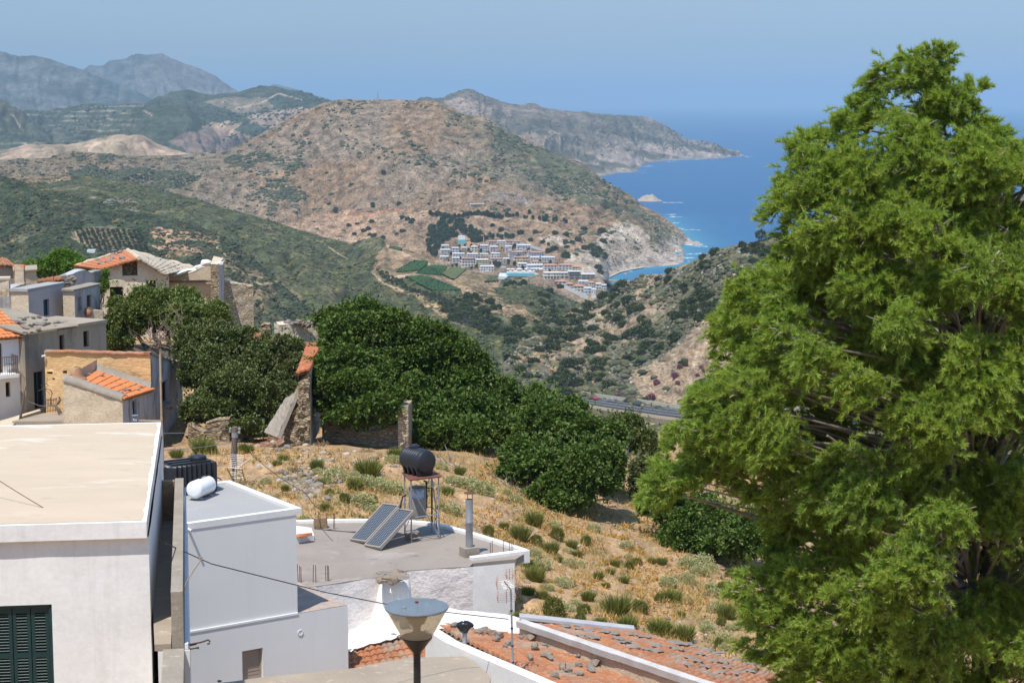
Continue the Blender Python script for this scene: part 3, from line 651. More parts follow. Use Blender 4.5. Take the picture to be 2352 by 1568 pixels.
def window(par,a,b,h,rev=.2,frame=None,glass=None,bars=1,fw=.05,name='window',cross=0,label=None,bname='pane'):
 q,d,n=inset(a,b,h,rev);w,hh=h[1]-h[0],h[3]-h[2];mb=MB();o=q[0]+n*.03;up=np.array([0,0,1.])
 def bar(u0,u1,z0,z1,y=0.,th=.05):
  V=[o+d*u+up*z+n*(y+e*th)for e in(0,1)for u,z in((u0,z0),(u1,z0),(u1,z1),(u0,z1))]
  mb.add(V,[(0,3,2,1),(4,5,6,7),(0,1,5,4),(1,2,6,5),(2,3,7,6),(3,0,4,7)])
 bar(0,fw,0,hh);bar(w-fw,w,0,hh);bar(fw,w-fw,0,fw);bar(fw,w-fw,hh-fw,hh)
 for k in range(bars):u=w*(k+1)/(bars+1);bar(u-fw*.4,u+fw*.4,fw,hh-fw,.005,.04)
 for k in range(cross):z=hh*(k+1)/(cross+1);bar(fw,w-fw,z-fw*.3,z+fw*.3,.01,.025)
 f=mb.build(name,frame or M_wood,par)
 if label:f['label']=label
 g=MB();g.add([p+n*.012 for p in q],[(0,1,2,3)]);g.build(bname,glass or M_dark,f)
 return f
def wobble(poly,step=.4,amp=.015):
 out=[];n=len(poly)
 for i in range(n):
  a=np.asarray(poly[i][:2]);b=np.asarray(poly[(i+1)%n][:2]);k=max(1,int(np.linalg.norm(b-a)/step))
  for j in range(k):out.append(a+(b-a)*j/k+np.array([rnd.uniform(-amp,amp),rnd.uniform(-amp,amp)]))
 return[tuple(p)for p in out]
def inner(poly,e):
 P_=[np.asarray(p[:2],float)for p in poly];c=sum(P_)/len(P_)
 return[tuple(p+nrm(c-p)*e)for p in P_]
def tiles(mb,e0,e1,r1,r0,chan=.21,course=.36,amp=.035,samp=6,jit=.012,seed=0):
 """tiles on the quad e0-e1 (eave) to r0-r1 (ridge): channels run up the slope"""
 e0,e1,r1,r0=[np.asarray(p,float)for p in(e0,e1,r1,r0)]
 W_=max(np.linalg.norm(e1-e0),np.linalg.norm(r1-r0));Hh=max(np.linalg.norm(r0-e0),np.linalg.norm(r1-e1))
 nc=max(2,round(W_/chan));nr=max(2,round(Hh/course));N=nrm(np.cross(e1-e0,r0-e0))
 if N[2]<0:N=-N
 u=np.linspace(0,nc,nc*samp+1);rows=[]
 jn=np.random.default_rng(seed).uniform(-jit,jit,(nr+1,nc+2))
 for j in range(nr):
  for f,st in((0,1.),(.97,0.)):
   v=(j+f)/nr;p=(e0[None]*(1-u[:,None]/nc)+e1[None]*u[:,None]/nc)*(1-v)+(r0[None]*(1-u[:,None]/nc)+r1[None]*u[:,None]/nc)*v
   hgt=amp*np.abs(np.cos(PI*u))**.8+.035*st+jn[j,np.clip(u.astype(int),0,nc)]
   rows.append(p+N[None]*hgt[:,None])
 mb.grid(np.array(rows))
 top=np.array(rows);
 for edge in(top[0],top[-1]):
  mb.grid(np.stack([edge-N*.09,edge]))
 for edge in(top[:,0],top[:,-1]):mb.grid(np.stack([edge-N*.09,edge]))
 mb.add([e0-N*.08,e1-N*.08,r1-N*.08,r0-N*.08],[(0,3,2,1)])
M_stone=surf('grey_stone',(.30,.27,.24),(.20,.18,.16),3,(.36,.29,.21),1.2,bump=.6,bs=9,bd=.03)
M_stone2=surf('rust_stone',(.36,.28,.20),(.22,.18,.15),3,(.42,.38,.33),1.5,bump=.6,bs=9,bd=.03)
def rock_mesh(name,seed,flat=1.0,mat=None):
 bm=bmesh.new();bmesh.ops.create_icosphere(bm,subdivisions=2,radius=.5);r=random.Random(seed)
 pl=[(nrm([r.gauss(0,1),r.gauss(0,1),r.gauss(0,.8)]),r.uniform(.26,.42))for _ in range(9)]
 for v in bm.verts:
  p=np.array(v.co)
  for n,dd in pl:
   e=p.dot(n)-dd
   if e>0:p=p-n*e
  p+=np.array([r.uniform(-.02,.02)for _ in range(3)]);p[2]*=flat;v.co=p
 me=bpy.data.meshes.new(name);bm.to_mesh(me);bm.free();me.materials.append(mat or M_stone);return me
ROCKS=[rock_mesh('stone',k,.7,(M_stone,M_stone2)[k%2])for k in range(6)]
SLABS=[rock_mesh('flat_stone',20+k,.2,M_stone)for k in range(5)]
def put(me,name,loc,sc,rz,label,cat,group=None,tilt=0.):
 o=bpy.data.objects.new(name,me);COL.objects.link(o);o.location=tuple(map(float,loc))
 o.scale=sc if hasattr(sc,'__len__')else(sc,sc,sc);o.rotation_euler=(tilt*math.cos(rz),tilt*math.sin(rz),rz);return tag(o,label,cat,group)
M_white=surf('white_render',(.80,.79,.77),(.72,.71,.69),.9,(.60,.58,.56),.8,(.62,.75),rough=.9,bump=.25,bs=7,bd=.02,grain=.05)
M_white_old=surf('flaking_whitewash',(.85,.84,.82),(.76,.75,.73),1.1,(.42,.36,.31),1.4,(.68,.73),rough=.9,bump=.22,bs=5,bd=.03,grain=.05,streak=.28)
M_whitestone=surf('whitewashed_stone',(.82,.77,.745),(.72,.66,.635),1.2,(.45,.38,.33),.9,(.68,.74),rough=.9,bump=.9,bs=5,bd=.06,grain=.08,cell=(3.2,.12,(1,1,3.2)),cd=.03,cc=.06,eb=.04)
M_newwhite=surf('fine_white_render',(.74,.74,.735),(.70,.70,.70),.5,rough=.9,bump=.12,bs=28,bd=.006,grain=.04,streak=.1)
M_beige=surf('beige_roof_coat',(.59,.48,.36),(.53,.43,.32),.35,(.66,.58,.48),.5,(.56,.66),(.47,.38,.30),1.3,(.62,.74),rough=.9,bump=.15,bs=12,bd=.01,grain=.06,stretch=(1,2.5,1))
M_concrete=surf('old_concrete',(.38,.33,.27),(.29,.25,.20),1.2,(.20,.18,.15),.8,(.6,.7),(.45,.40,.33),5,(.62,.7),bump=.5,bs=11,bd=.02)
M_greyroof=surf('grey_roof_screed',(.37,.365,.355),(.34,.335,.33),.5,(.40,.395,.38),.6,rough=.9,bump=.12,bs=15,bd=.01,grain=.05)
M_screed=surf('weathered_roof_screed',(.36,.305,.26),(.29,.25,.215),.5,(.43,.38,.34),.45,(.55,.68),(.23,.20,.18),1.8,(.62,.72),bump=.35,bs=12,bd=.015)
M_screed2=surf('sandy_roof_screed',(.42,.35,.27),(.34,.28,.215),.6,(.25,.21,.17),.7,(.6,.7),(.48,.41,.32),3,(.6,.7),bump=.3,bs=12,bd=.015)
M_tile=surf('terracotta_tile',(.56,.215,.10),(.46,.17,.085),1.6,(.36,.22,.15),.9,(.58,.7),(.62,.33,.2),3.5,(.62,.7),rough=.85,bump=.3,bs=18,bd=.01,grain=.15)
M_tileold=surf('weathered_tile',(.60,.255,.125),(.48,.205,.105),2.2,(.42,.33,.25),1.1,(.52,.62),(.55,.33,.22),4,(.58,.66),rough=.9,bump=.4,bs=16,bd=.01,grain=.2,cell=(3.6,.02,(1,1,1)),cc=.45,cd=0,eb=0)
M_tilenew=surf('bright_orange_tile',(.66,.24,.085),(.58,.20,.075),1.4,(.60,.30,.16),1.2,(.6,.7),rough=.8,bump=.2,bs=18,bd=.01,grain=.1)
M_ochre=surf('ochre_plaster',(.78,.52,.26),(.70,.45,.21),1.0,(.42,.37,.31),.75,(.63,.68),(.50,.42,.32),4,(.66,.7),bump=.7,bs=5,bd=.05,grain=.1,cell=(2.6,.1,(1,1,2.2)),cd=.06,cc=.1)
M_rubble=surf('rubble_stone_wall',(.62,.51,.37),(.50,.40,.28),1.2,(.56,.50,.41),.7,(.5,.62),(.24,.19,.14),3.5,(.66,.7),bump=1.,bs=6,bd=.06,cell=(3.4,.14,(1,1,2.4)),eb=.7)
M_ruin=surf('ruined_plaster_wall',(.80,.69,.53),(.68,.57,.43),.9,(.42,.31,.18),.55,(.56,.62),(.28,.24,.2),2.6,(.66,.7),bump=.9,bs=4,bd=.05,cell=(2.8,.05,(1,1,2.2)),cd=.1,cc=.15)
M_ruinstone=surf('dry_stone_masonry',(.58,.45,.29),(.42,.33,.22),2,(.55,.40,.22),.8,(.58,.66),bump=1.,bs=6,bd=.08,cell=(3.6,.2,(1,1,2.6)),cd=.7,cc=.6,eb=1.)
M_greyblue=surf('stained_grey_plaster',(.56,.55,.55),(.44,.43,.435),.9,(.24,.235,.235),.8,(.52,.64),(.5,.5,.5),3,(.62,.7),bump=.5,bs=6,bd=.03,stretch=(1,1,.5),streak=.9)
M_lilac=surf('pale_lilac_plaster',(.56,.53,.54),(.48,.455,.47),.8,(.34,.31,.29),.6,(.6,.68),(.5,.5,.52),2.5,(.66,.7),bump=.35,bs=7,bd=.02)
M_mud=surf('brown_grey_plaster',(.42,.355,.28),(.34,.29,.23),.6,(.21,.185,.155),.35,(.56,.7),bump=.35,bs=8,bd=.02,stretch=(1,1,.6),streak=.8)
M_cream=surf('cream_stone_render',(.72,.60,.44),(.60,.49,.35),1.0,(.40,.32,.22),.9,(.62,.68),bump=.7,bs=5,bd=.04,cell=(2.5,.06,(1,1,2)),cd=.08,cc=.12)
M_asb=surf('grey_corrugated_sheet',(.48,.42,.34),(.40,.35,.285),.8,(.22,.19,.165),.6,(.58,.68),(.48,.44,.38),3,(.64,.7),bump=.3,bs=10,bd=.01)
M_dark=surf('dark_opening',(.012,.011,.012),rough=.6,bump=0,grain=0)
M_wood=surf('weathered_brown_wood',(.15,.10,.07),(.09,.065,.05),4,bump=.4,bs=20,bd=.01,stretch=(1,1,.15))
M_pole=surf('grey_brown_pole_wood',(.23,.18,.14),(.13,.10,.085),5,bump=.5,bs=18,bd=.01,stretch=(1,1,.1))
M_green=surf('dark_green_paint',(.012,.05,.052),(.009,.038,.042),3,(.03,.045,.04),2,(.64,.7),rough=.45,bump=.1,bs=20,bd=.003,spec=.4)
M_blue=surf('blue_green_door_paint',(.05,.12,.19),(.035,.085,.13),3,rough=.6,bump=.1)
M_rust=surf('rusty_iron',(.17,.085,.055),(.10,.055,.04),6,rough=.8,bump=.2,bs=30,bd=.004)
M_pipe=surf('rust_stained_pipe_paint',(.50,.40,.29),(.42,.30,.20),3,(.30,.14,.09),2.5,(.58,.66),rough=.5,bump=.1)
M_black=surf('black_plastic',(.014,.016,.02),(.02,.022,.027),2,rough=.42,bump=.08,bs=40,bd=.003,grain=.03,spec=.5)
M_galv=surf('galvanised_steel',(.40,.42,.44),(.33,.35,.37),3,(.30,.27,.25),1.5,(.64,.7),rough=.5,bump=.08,metal=.45,spec=.5)
M_galvold=surf('weathered_galvanised_steel',(.34,.32,.30),(.26,.25,.24),3,(.28,.2,.15),1.8,(.6,.68),rough=.6,bump=.1,metal=.3)
M_enamel=surf('white_enamel',(.82,.83,.84),(.78,.79,.80),2,rough=.28,bump=0,grain=.02,spec=.5)
M_pvc=surf('white_pvc',(.74,.73,.73),(.68,.67,.68),2,rough=.4,bump=0,grain=.03)
M_tan=surf('tan_roller_shutter',(.36,.29,.23),(.33,.265,.21),1,rough=.6,bump=0,grain=.03)
M_paver=surf('pink_terrace_tile',(.50,.40,.33),(.44,.35,.30),2.5,rough=.8,bump=.2,bs=10,cell=(3.3,.05,(1,1,1)))
M_brick=surf('bare_brick',(.42,.28,.17),(.34,.22,.135),2,(.48,.40,.30),1,bump=.5,cell=(4,.1,(1,1,2)))
M_clay=surf('clay_pottery',(.42,.22,.13),(.35,.18,.11),3,(.48,.33,.23),2,rough=.8,bump=.2)
M_wire=surf('black_cable',(.03,.028,.03),rough=.6,bump=0)
M_wiregrey=surf('grey_wire',(.30,.30,.30),rough=.5,bump=0)
hA=7.40
FR=PH_(336,1197.5,hA);FL=PH_(0,1207,hA);BR=PH_(370,969,hA)
dA=nrm((FR-FL)[:2]);FL=np.array([*(FR[:2]-dA*7.5),FR[2]]);BL=np.array([*(BR[:2]-dA*7.5),FR[2]])
zA=CAMZ-hA*HK;gA=CAMZ-12.582
H=thing('white_house','near white house with a beige flat roof and dark green shutters','house',(-9.5,38,gA))
sl_=MB();sl_.prism(wobble([FL,FR,BR,BL],.6,.004),zA-.30,zA);sl_.build('roof_slab',M_white_old,H)
tp=MB();pts=wobble(inner([FL,FR,BR,BL],.13),.3,.025);tp.add([(p[0],p[1],zA+.006)for p in pts],[tuple(range(len(pts)))]);tp.build('roof_coating',M_beige,H)
nA=np.array([dA[1],-dA[0]]);sA=nrm((BR-FR)[:2]);ins=lambda p,u,v:xy(p)+dA*u+sA*v
a,b=ins(FL,0,.13),ins(FR,.03,.13);c=ins(BR,.03,-.2)
h=hpx(a,b,-60,1393,127,1640);h=(h[0],h[1],gA+.9,h[3])
mb=MB();panel(mb,a,b,gA,zA-.3,[h],.16,.5,.012,3,1.2);panel(mb,b,c,gA,zA-.3,(),.2,.5,.015,4,1.2);panel(mb,c,ins(BL,0,-.2),gA,zA-.3);panel(mb,ins(BL,0,-.2),a,gA,zA-.3)
mb.build('wall',M_white_old,H,smooth=True)
q,d3,n3=inset(a,b,h,.13);lw=(h[1]-h[0]-.06)/4
fr=MB();fo=q[0]
fr.add([fo+n3*.0,fo+d3*(h[1]-h[0]),fo+d3*(h[1]-h[0])+np.array([0,0,h[3]-h[2]]),fo+np.array([0,0,h[3]-h[2]])],[(0,1,2,3)])
fr.box(fo+d3*(h[1]-h[0]-.03)+n3*.045+np.array([0,0,(h[3]-h[2])/2]),(.06,.09,h[3]-h[2]-.06),math.atan2(d3[1],d3[0]))
fr.box(fo+d3*(h[1]-h[0])/2+n3*.045+np.array([0,0,h[3]-h[2]-.03]),(h[1]-h[0],.09,.06),math.atan2(d3[1],d3[0]))
wf=fr.build('window_frame',M_green,H)
for k in range(4):
 lf_=MB();u0=lw*k+.008;az=math.atan2(d3[1],d3[0]);hh=h[3]-h[2]-.07
 def bx(u,z,w_,hgt,y=.03,th=.04,rx=0):lf_.box(fo+d3*(u0+u)+n3*y+np.array([0,0,z]),(w_,th,hgt),az,rx)
 w_=lw-.016;bx(.03,hh/2,.06,hh);bx(w_-.03,hh/2,.06,hh)
 rails=[.05,hh*.36,hh*.66,hh-.05]
 for z in rails:bx(w_/2,z,w_-.12,.1)
 for z0_,z1_ in zip(rails[:-1],rails[1:]):
  for z in np.arange(z0_+.075,z1_-.06,.055):bx(w_/2,z,w_-.12,.05,.03,.012,.75)
 lf_.build('shutter',M_green,wf)
sp=P(196,1212,33.05);sd=nrm(np.array([.42,-1,-.10]));mb=MB()
mb.lathe([(.045,-.35),(.045,.42),(.038,.42),(.036,.2)],P(196,1211,33.15),14,sd);mb.build('drain_spout',M_pvc,H)
mb=MB();mb.lathe([(.20,0),(.15,.06),(.06,.09)],P(196,1212,33.35)+[0,0,-.04],10,(0,-.3,1));mb.build('spout_collar',M_white_old,H)
w0=P(203,1238,33.10);pts=[w0+np.array([.02*math.sin(k*1.9),-.03,-k*.11])for k in range(16)]
mb=MB();mb.tube(pts,.009,5);mb.tube([p+np.array([.012*math.cos(k*2.2),0,0])for k,p in enumerate(pts)],.006,5)
e=pts[-1];mb.tube([e+np.array([.07*math.cos(t)-.06,0,.03*math.sin(t)])for t in np.linspace(0,2*PI,10)],.006,4)
tag(mb.build('hanging_wire',M_rust,at=w0),'twisted rusty wire hanging down the white wall below the drain spout','wire')
def cable(pts,r,name,label,mat,sag=0.,n=14):
 mb=MB();o=[]
 for p,q in zip(pts[:-1],pts[1:]):
  for k in range(n):f=k/n;v=np.asarray(p)*(1-f)+np.asarray(q)*f;o.append(v-np.array([0,0,sag*4*f*(1-f)]))
 o.append(np.asarray(pts[-1]));mb.tube(o,r,5);return tag(mb.build(name,mat,at=o[0]),label,'wire')
cable([P(-30,1085,34.5),P(160,1200,33.4),P(203,1236,33.05)],.008,'wire','thin wire slanting down across the beige flat roof to the drain spout',M_rust,.02)
Hp=thing('standpipe','tall rust stained water pipe rising at the back corner of the beige roof','pipe',P(374,1062,44.1))
mb=MB();mb.tube([P(374.5,1075,44.1),P(373,1000,44.1),P(371,960,44.1),P(367.5,797,44.1)],.026,10);mb.lathe([(.033,-.05),(.033,.05)],P(369.2,872,44.1),10);mb.lathe([(.033,-.05),(.033,.05)],P(371.2,962,44.1),10);mb.build('pipe',M_pipe,Hp)
mb=MB();mb.tube([P(367.5,800,44.1),P(367,796,44.1),P(363,796,44.05),P(362,800,44.05)],.033,8);mb.build('elbow',M_rust,Hp)
mb=MB();mb.tube([P(371,967,44.1),P(316,966,43.9)],.026,10);mb.build('side_pipe',M_pipe,Hp)
mb=MB();v0=P(311,965,43.9);mb.lathe([(.05,-.05),(.055,0),(.05,.05)],v0,10,(1,0,0));mb.tube([v0,v0+[0,0,.10]],.022,8);mb.lathe([(.075,0),(.075,.02)],v0+[0,0,.11],12);mb.lathe([(.035,0),(.03,.05)],v0+[0,0,.03],8);mb.build('valve',M_galv,Hp)
hB=8.4;zB=CAMZ-hB*HK
f0,f1=PH_(392,1359,hB),PH_(419.5,1357.5,hB);k0,k1=PH_(402,1098,hB),PH_(421.5,1097,hB)
HB=thing('terrace_house','narrow house with a bare concrete terrace parapet beside the near white house','house',(-8,44,CAMZ-15.220))
mb=MB();mb.prism([f0,f1,k1,k0],zB-1.05,zB);mb.build('parapet',M_concrete,HB)
dB=nrm((k1-f1)[:2]);pB=np.array([dB[1],-dB[0]])
mb=MB();q0=f1[:2]+pB*.10-dB*.02;q1=k1[:2]+pB*.07
mb.prism([q0-pB*.55,q0,q1,q1-pB*.75],CAMZ-16.743,zB-1.06);mb.build('wall',M_white_old,HB,smooth=False)
mb=MB();mb.prism([f1[:2]+pB*.012,f1[:2]+pB*.075,k1[:2]+pB*.05,k1[:2]+pB*.012],zB-1.05,[zB-.95,zB-.95,zB-.22,zB-.22]);mb.build('plaster_coat',M_white_old,HB)
mb=MB();mb.prism([k0[:2]-pB*.6,k0[:2]-pB*.012,k0[:2]-pB*.012-dB*.2,k0[:2]-pB*.6-dB*.2],zB-1.05,zB-.03);mb.build('brick_wall',M_brick,HB)
mb=MB();mb.prism([f0[:2]-pB*.3,f0[:2]-pB*.015,k0[:2]-pB*.015-dB*.21,k0[:2]-pB*.6-dB*.21],zB-1.05,zB-.93);mb.build('terrace_floor',M_screed2,HB)
l0=P(364,1479,31.8);mb=MB();g0=f1[:2]-dB*.03
mb.prism([g0-pB*.36,g0-pB*.0,g0-pB*.02-dB*5,g0-pB*.38-dB*5],CAMZ-16.743,l0[2]);mb.build('stair_wall',M_concrete,HB)
def rod(par,pts,r,mat=None):mb=MB();mb.tube(pts,r,6);return mb.build('rebar',mat or M_rust,par)
rod(HB,[P(415,1482,31.92),P(440,1478,31.66),P(462,1474,31.49),P(478,1468.5,31.40),P(482.5,1472,31.40),P(481,1477,31.40),P(476,1478,31.40)][::1],.016)
rod(HB,[P(414,1494,31.82),P(440,1489,31.66),P(456,1486,31.57),P(455,1489.5,31.57)],.016)
rod(HB,[P(416,1486,32.00),P(451,1478.5,31.92)],.013)
rod(HB,[P(420,1365,32.34),P(428,1338,32.34),P(444,1310,32.34),P(458,1290,32.34),P(465.5,1281,32.34),P(463,1277,32.34),P(456,1285,32.34)],.012,M_pipe)
hC=10.8;zC=CAMZ-hC*HK
Lc,Rc,Bc=PH_(428,1202,hC),PH_(680,1167.5,hC),PH_(512,1105,hC)
uC=nrm((Rc-Lc)[:2]);vC=np.array([-uC[1],uC[0]]);lenC=np.linalg.norm((Rc-Lc)[:2]);depC=(Bc-Rc)[:2].dot(vC)
Cc=lambda u,v:Lc[:2]+uC*u+vC*v
HC=thing('modern_white_house','new white rendered house with a grey flat roof and lower terrace','house',(*Cc(1.5,2),CAMZ-17.250))
zL=PZ(681,1412,0)[2];zT=CAMZ-13.881
mb=MB();h1=None
panel(mb,Cc(-.6,0),Cc(lenC,0),zT-.05,zC-.12);panel(mb,Cc(lenC,0),Cc(lenC,depC),zT-.05,zC-.12);panel(mb,Cc(lenC,depC),Cc(-.6,depC),zT-.05,zC-.12)
mb.build('upper_wall',M_newwhite,HC)
mb=MB();rim=.16;o_=[Cc(-.6,-.02),Cc(lenC+.16,-.02),Cc(lenC+.16,depC+.05),Cc(-.6,depC+.05)];i_=[Cc(-.6,rim),Cc(lenC-.05,rim),Cc(lenC-.05,depC-rim),Cc(-.6,depC-rim)]
for k in range(3):mb.prism([o_[k],o_[k+1],i_[k+1],i_[k]],zC-.17,zC)
mb.build("roof_rim",surf('white_trim_paint',(.82,.82,.81),(.76,.76,.76),1,rough=.8,bump=.1),HC)
mb=MB();mb.prism([Cc(-.6,rim-.01),Cc(lenC-.045,rim-.01),Cc(lenC-.045,depC-rim+.01),Cc(-.6,depC-rim+.01)],zC-.18,zC-.07);mb.build('roof',M_greyroof,HC)
tl=(PH_(807,1393,13.68)[:2]-Lc[:2]).dot(uC)
a,b=Cc(-.6,-.03),Cc(tl,-.03);hw=hpx(a,b,556,1495,605,1560)
mb=MB();panel(mb,a,b,CAMZ-17.453,zT,[hw],.16);panel(mb,b,Cc(tl,4.2),CAMZ-17.453,zT);mb.build('lower_wall',M_newwhite,HC)
mb=MB();mb.prism([Cc(lenC+.004,.0),Cc(tl-.02,-.01),Cc(tl-.02,4.2),Cc(lenC+.004,4.2)],zT-.1,zT+.006);mb.build('terrace',M_paver,HC)
mb=MB();mb.prism([Cc(-.6,-.05),Cc(lenC,-.05),Cc(lenC,-.002),Cc(-.6,-.002)],zT-.02,zT+.035);mb.build('ledge',MATS['white_trim_paint'],HC)
q,d3,n3=inset(a,b,hw,.16);mb=MB();hh=hw[3]-hw[2]
for k in range(int(hh/.05)):mb.box((q[0]+q[1])/2+n3*.02+np.array([0,0,.03+k*.05]),(hw[1]-hw[0]-.1,.02+.012*(k%2),.052),math.atan2(d3[1],d3[0]))
rs=mb.build('roller_shutter',M_tan,HC)
for qq in(q[1]-d3*.025,q[0]+d3*.025):mb=MB();mb.box(qq+n3*.03+np.array([0,0,hh/2]),(.05,.05,hh),math.atan2(d3[1],d3[0]));mb.build('guide_rail',M_tan,rs)
u,z=wuz(a,b,689.5,1452);vc=np.array([*(Cc(-.6,-.03)+uC*u),z]);n3=np.array([*(-vC),0]);mb=MB();mb.lathe([(.085,0),(.085,.02),(.065,.022),(.06,.012),(.01,.012)],vc,16,n3);mb.build('vent',M_pvc,HC)
u,z=wuz(Cc(0,0),Cc(1,0),430.6,1214.6);mb=MB();mb.lathe([(.035,-.1),(.035,.24),(.028,.24),(.028,.1)],np.array([*(Cc(0,0)+uC*(u+.02)),z]),10,n3);mb.build('drain_spout',M_pvc,HC)
ba=np.array([*(uC*.8+vC*.6),0]);ba=nrm(ba);bc=PZ(463,1143,zC-.07);bz=zC-.07;bc[2]=bz+.31
T=thing('boiler','white enamel boiler cylinder lying on the grey roof of the new house','water heater',(bc[0],bc[1],bz))
mb=MB();R=.25;mb.lathe([(.0,-.47),(R*.6,-.465),(R*.86,-.45),(R*.97,-.42),(R,-.38),(R,.38),(R*.97,.42),(R*.86,.45),(0,.47)],bc,28,ba,cap=False);shade_auto(mb.build('tank',M_enamel,T))
for s in(-.25,.25):mb=MB();mb.box(bc+ba*s-[0,0,.275],(.05,.34,.07),math.atan2(ba[1],ba[0]));mb.build('foot',M_galv,T)
mb=MB();p=bc+ba*.1+[0,0,.25];mb.tube([p-ba*.2,p+[0,0,.05],p+ba*.15+[0,0,.03],p+ba*.42+[0,0,-.05],p+ba*.5+[0,0,-.3],p+ba*.42+[0,0,-.52],p+ba*.7+[0,0,-.555]],.018,6);mb.build('hose',M_black,T)
tc=PZ(424,1136,zC-.07)+[0,.45,0];tz=zC-.07;T=thing('water_tank','square ribbed black plastic water tank behind the white boiler','water tank',(tc[0],tc[1],tz))
ua,va=np.array([*uC,0]),np.array([*vC,0]);Wt,Dt,Ht=1.45,1.0,.86
mb=MB();per=[]
def rr(w,dd,n=9):
 o=[]
 for s,L_ in((0,w),(1,dd),(2,w),(3,dd)):
  for k in range(n*2):
   f=(k+.5)/(n*2)-.5;rib=.035*(1 if k%2 else -1)
   x_,y_={0:(f*(w-.1),-dd/2-rib),1:(w/2+rib,f*(dd-.1)),2:(-f*(w-.1),dd/2+rib),3:(-w/2-rib,-f*(dd-.1))}[s];o.append((x_,y_))
 return o
ring=rr(Wt,Dt);rows=[[np.array([tc[0],tc[1],tz+z_])+ua*x_*s+va*y_*s for x_,y_ in ring]for z_,s in((0,.97),(.1,1),(Ht-.12,1),(Ht-.03,.985),(Ht,.95))]
n=len(ring);V=[p for r_ in rows for p in r_];mb.add(V,[(i*n+k,i*n+(k+1)%n,(i+1)*n+(k+1)%n,(i+1)*n+k)for i in range(4)for k in range(n)]+[tuple(4*n+k for k in range(n))])
for f in(-.3,0,.3):mb.box(np.array([tc[0],tc[1],tz+Ht+.02])+va*f,(Wt*.8,.12,.05),math.atan2(uC[1],uC[0]))
mb.build('body',M_black,T)
mb=MB();mb.lathe([(.24,0),(.24,.08),(.22,.12),(.05,.14)],np.array([tc[0],tc[1],tz+Ht+.03])+ua*.35,20);mb.build('lid',M_black,T)
cable([P(492,1101,52.6),P(500,1097,52.8),P(507,1101,53)],.02,'hose','short blue water hose on the new house roof by the boiler',surf('blue_hose',(.04,.12,.4),bump=0),-.02)
hD=13.9;zD=CAMZ-hD*HK
bk=[(560,1199),(680,1199),(814,1196),(931,1198),(1003,1205),(1071,1222),(1130,1240),(1212,1267)]
bp=[PH_(x,y,hD)for x,y in bk];fp=[PH_(x,y,hD)for x,y in((1185,1283),(1086,1293),(1080,1300),(935,1309),(863,1325),(727,1345),(600,1365))]
HD=thing('flat_roof_house','old whitewashed stone house with a worn brown flat roof','house',(-2,57,CAMZ-17.250))
poly=[xy(p)for p in bp]+[xy(p)for p in fp]
mb=MB();mb.prism(wobble(poly,.5,.03),zD-.22,zD);mb.build('roof',M_screed,HD)
def para(pts,wd,z0,z1):
 mb=MB();pts=[xy(p)for p in pts];L_=[];
 for i,p in enumerate(pts):
  t_=nrm(pts[min(i+1,len(pts)-1)]-pts[max(i-1,0)]);nn=np.array([t_[1],-t_[0]]);L_.append((p,p+nn*wd))
 G=[]
 for(p,q)in L_:G.append([(*p,z0),(*p,z1),(*((p+q)/2),z1+.012),(*q,z1),(*q,z0),(*p,z0)])
 mb.grid(np.array(G));
 for k in(0,-1):mb.poly(G[k][:5])
 return mb
def densify(pts,n=5):
 o=[]
 for p,q in zip(pts[:-1],pts[1:]):
  for k in range(n):o.append(np.asarray(p)+(np.asarray(q)-p)*k/n)
 return o+[np.asarray(pts[-1])]
wh=densify(bp);para([xy(p)+np.array([rnd.uniform(-.015,.015),rnd.uniform(-.015,.015)])for p in wh],.22,zD-.3,zD+.09).build('parapet',M_white_old,HD)
fpw=[PH_(1216,1268,hD-.09),PH_(1204,1276,hD),PH_(1150,1281,hD),PH_(1086,1286,hD)]
mb=MB();e0,e1=xy(PH_(1217,1270,hD)),xy(PH_(1086,1287,hD));dd=nrm(e1-e0);nn=np.array([dd[1],-dd[0]])
mb.prism([e0,e1,e1+nn*.25,e0+nn*.25],zD-.30,zD+.09);mb.build('front_parapet',M_white_old,HD)
g_=CAMZ-17.554
wl=[xy(p)for p in fp];wp_=[wl[6],wl[5],wl[4],wl[3],xy(PH_(1086,1300,hD)),xy(PH_(1182,1291,hD))]
ins_=[p+np.array([.0,-.05])for p in wp_]
mb=MB();
for k in range(4):panel(mb,ins_[k],ins_[k+1],g_,zD+.02,(),.2,.22,.06,10+k,.6,.06)
mb.build('stone_wall',M_whitestone,HD,smooth=True)
mb=MB();panel(mb,ins_[4],ins_[5],g_,zD-.0,(),.2,.4,.02,15,.8);panel(mb,ins_[5],xy(PH_(1180,1262,hD)),g_,zD-.2);panel(mb,xy(PH_(1180,1262,hD)),xy(bp[4]),g_,zD-.2);mb.build('plaster_wall',M_white_old,HD,smooth=True)
mb=MB();c0=PZ(897,1325,zD);cb=P(893,1470,c0[1]-1.0);A=[]
for k,(y_,wpx,dep_,cx_)in enumerate(((1319,27,.22,900),(1332,35,.34,900),(1350,40,.42,899),(1380,43,.50,897),(1410,49,.62,893),(1440,58,.78,888),(1462,72,1.0,880),(1485,95,1.3,874))):
 zc=zat(c0,y_);Rw=wpx*c0[1]/FPX*.5*2;row=[]
 for t_ in np.linspace(-PI*.5,PI*.5,15):
  sx=math.copysign(abs(math.sin(t_))**.8,math.sin(t_));xx=(cx_-CXP)/FPX*c0[1]+Rw*.98*sx
  row.append((xx+rnd.uniform(-.02,.02),c0[1]+.1-(dep_*.62+.1)*max(0,math.cos(t_))**.7+rnd.uniform(-.045,.045),zc+rnd.uniform(-.04,.04)))
 A.append(row)
mb.grid(np.array(A));mb.poly([A[0][k]for k in range(15)]);shade_auto(mb.build('chimney_breast',M_white_old,HD),60)
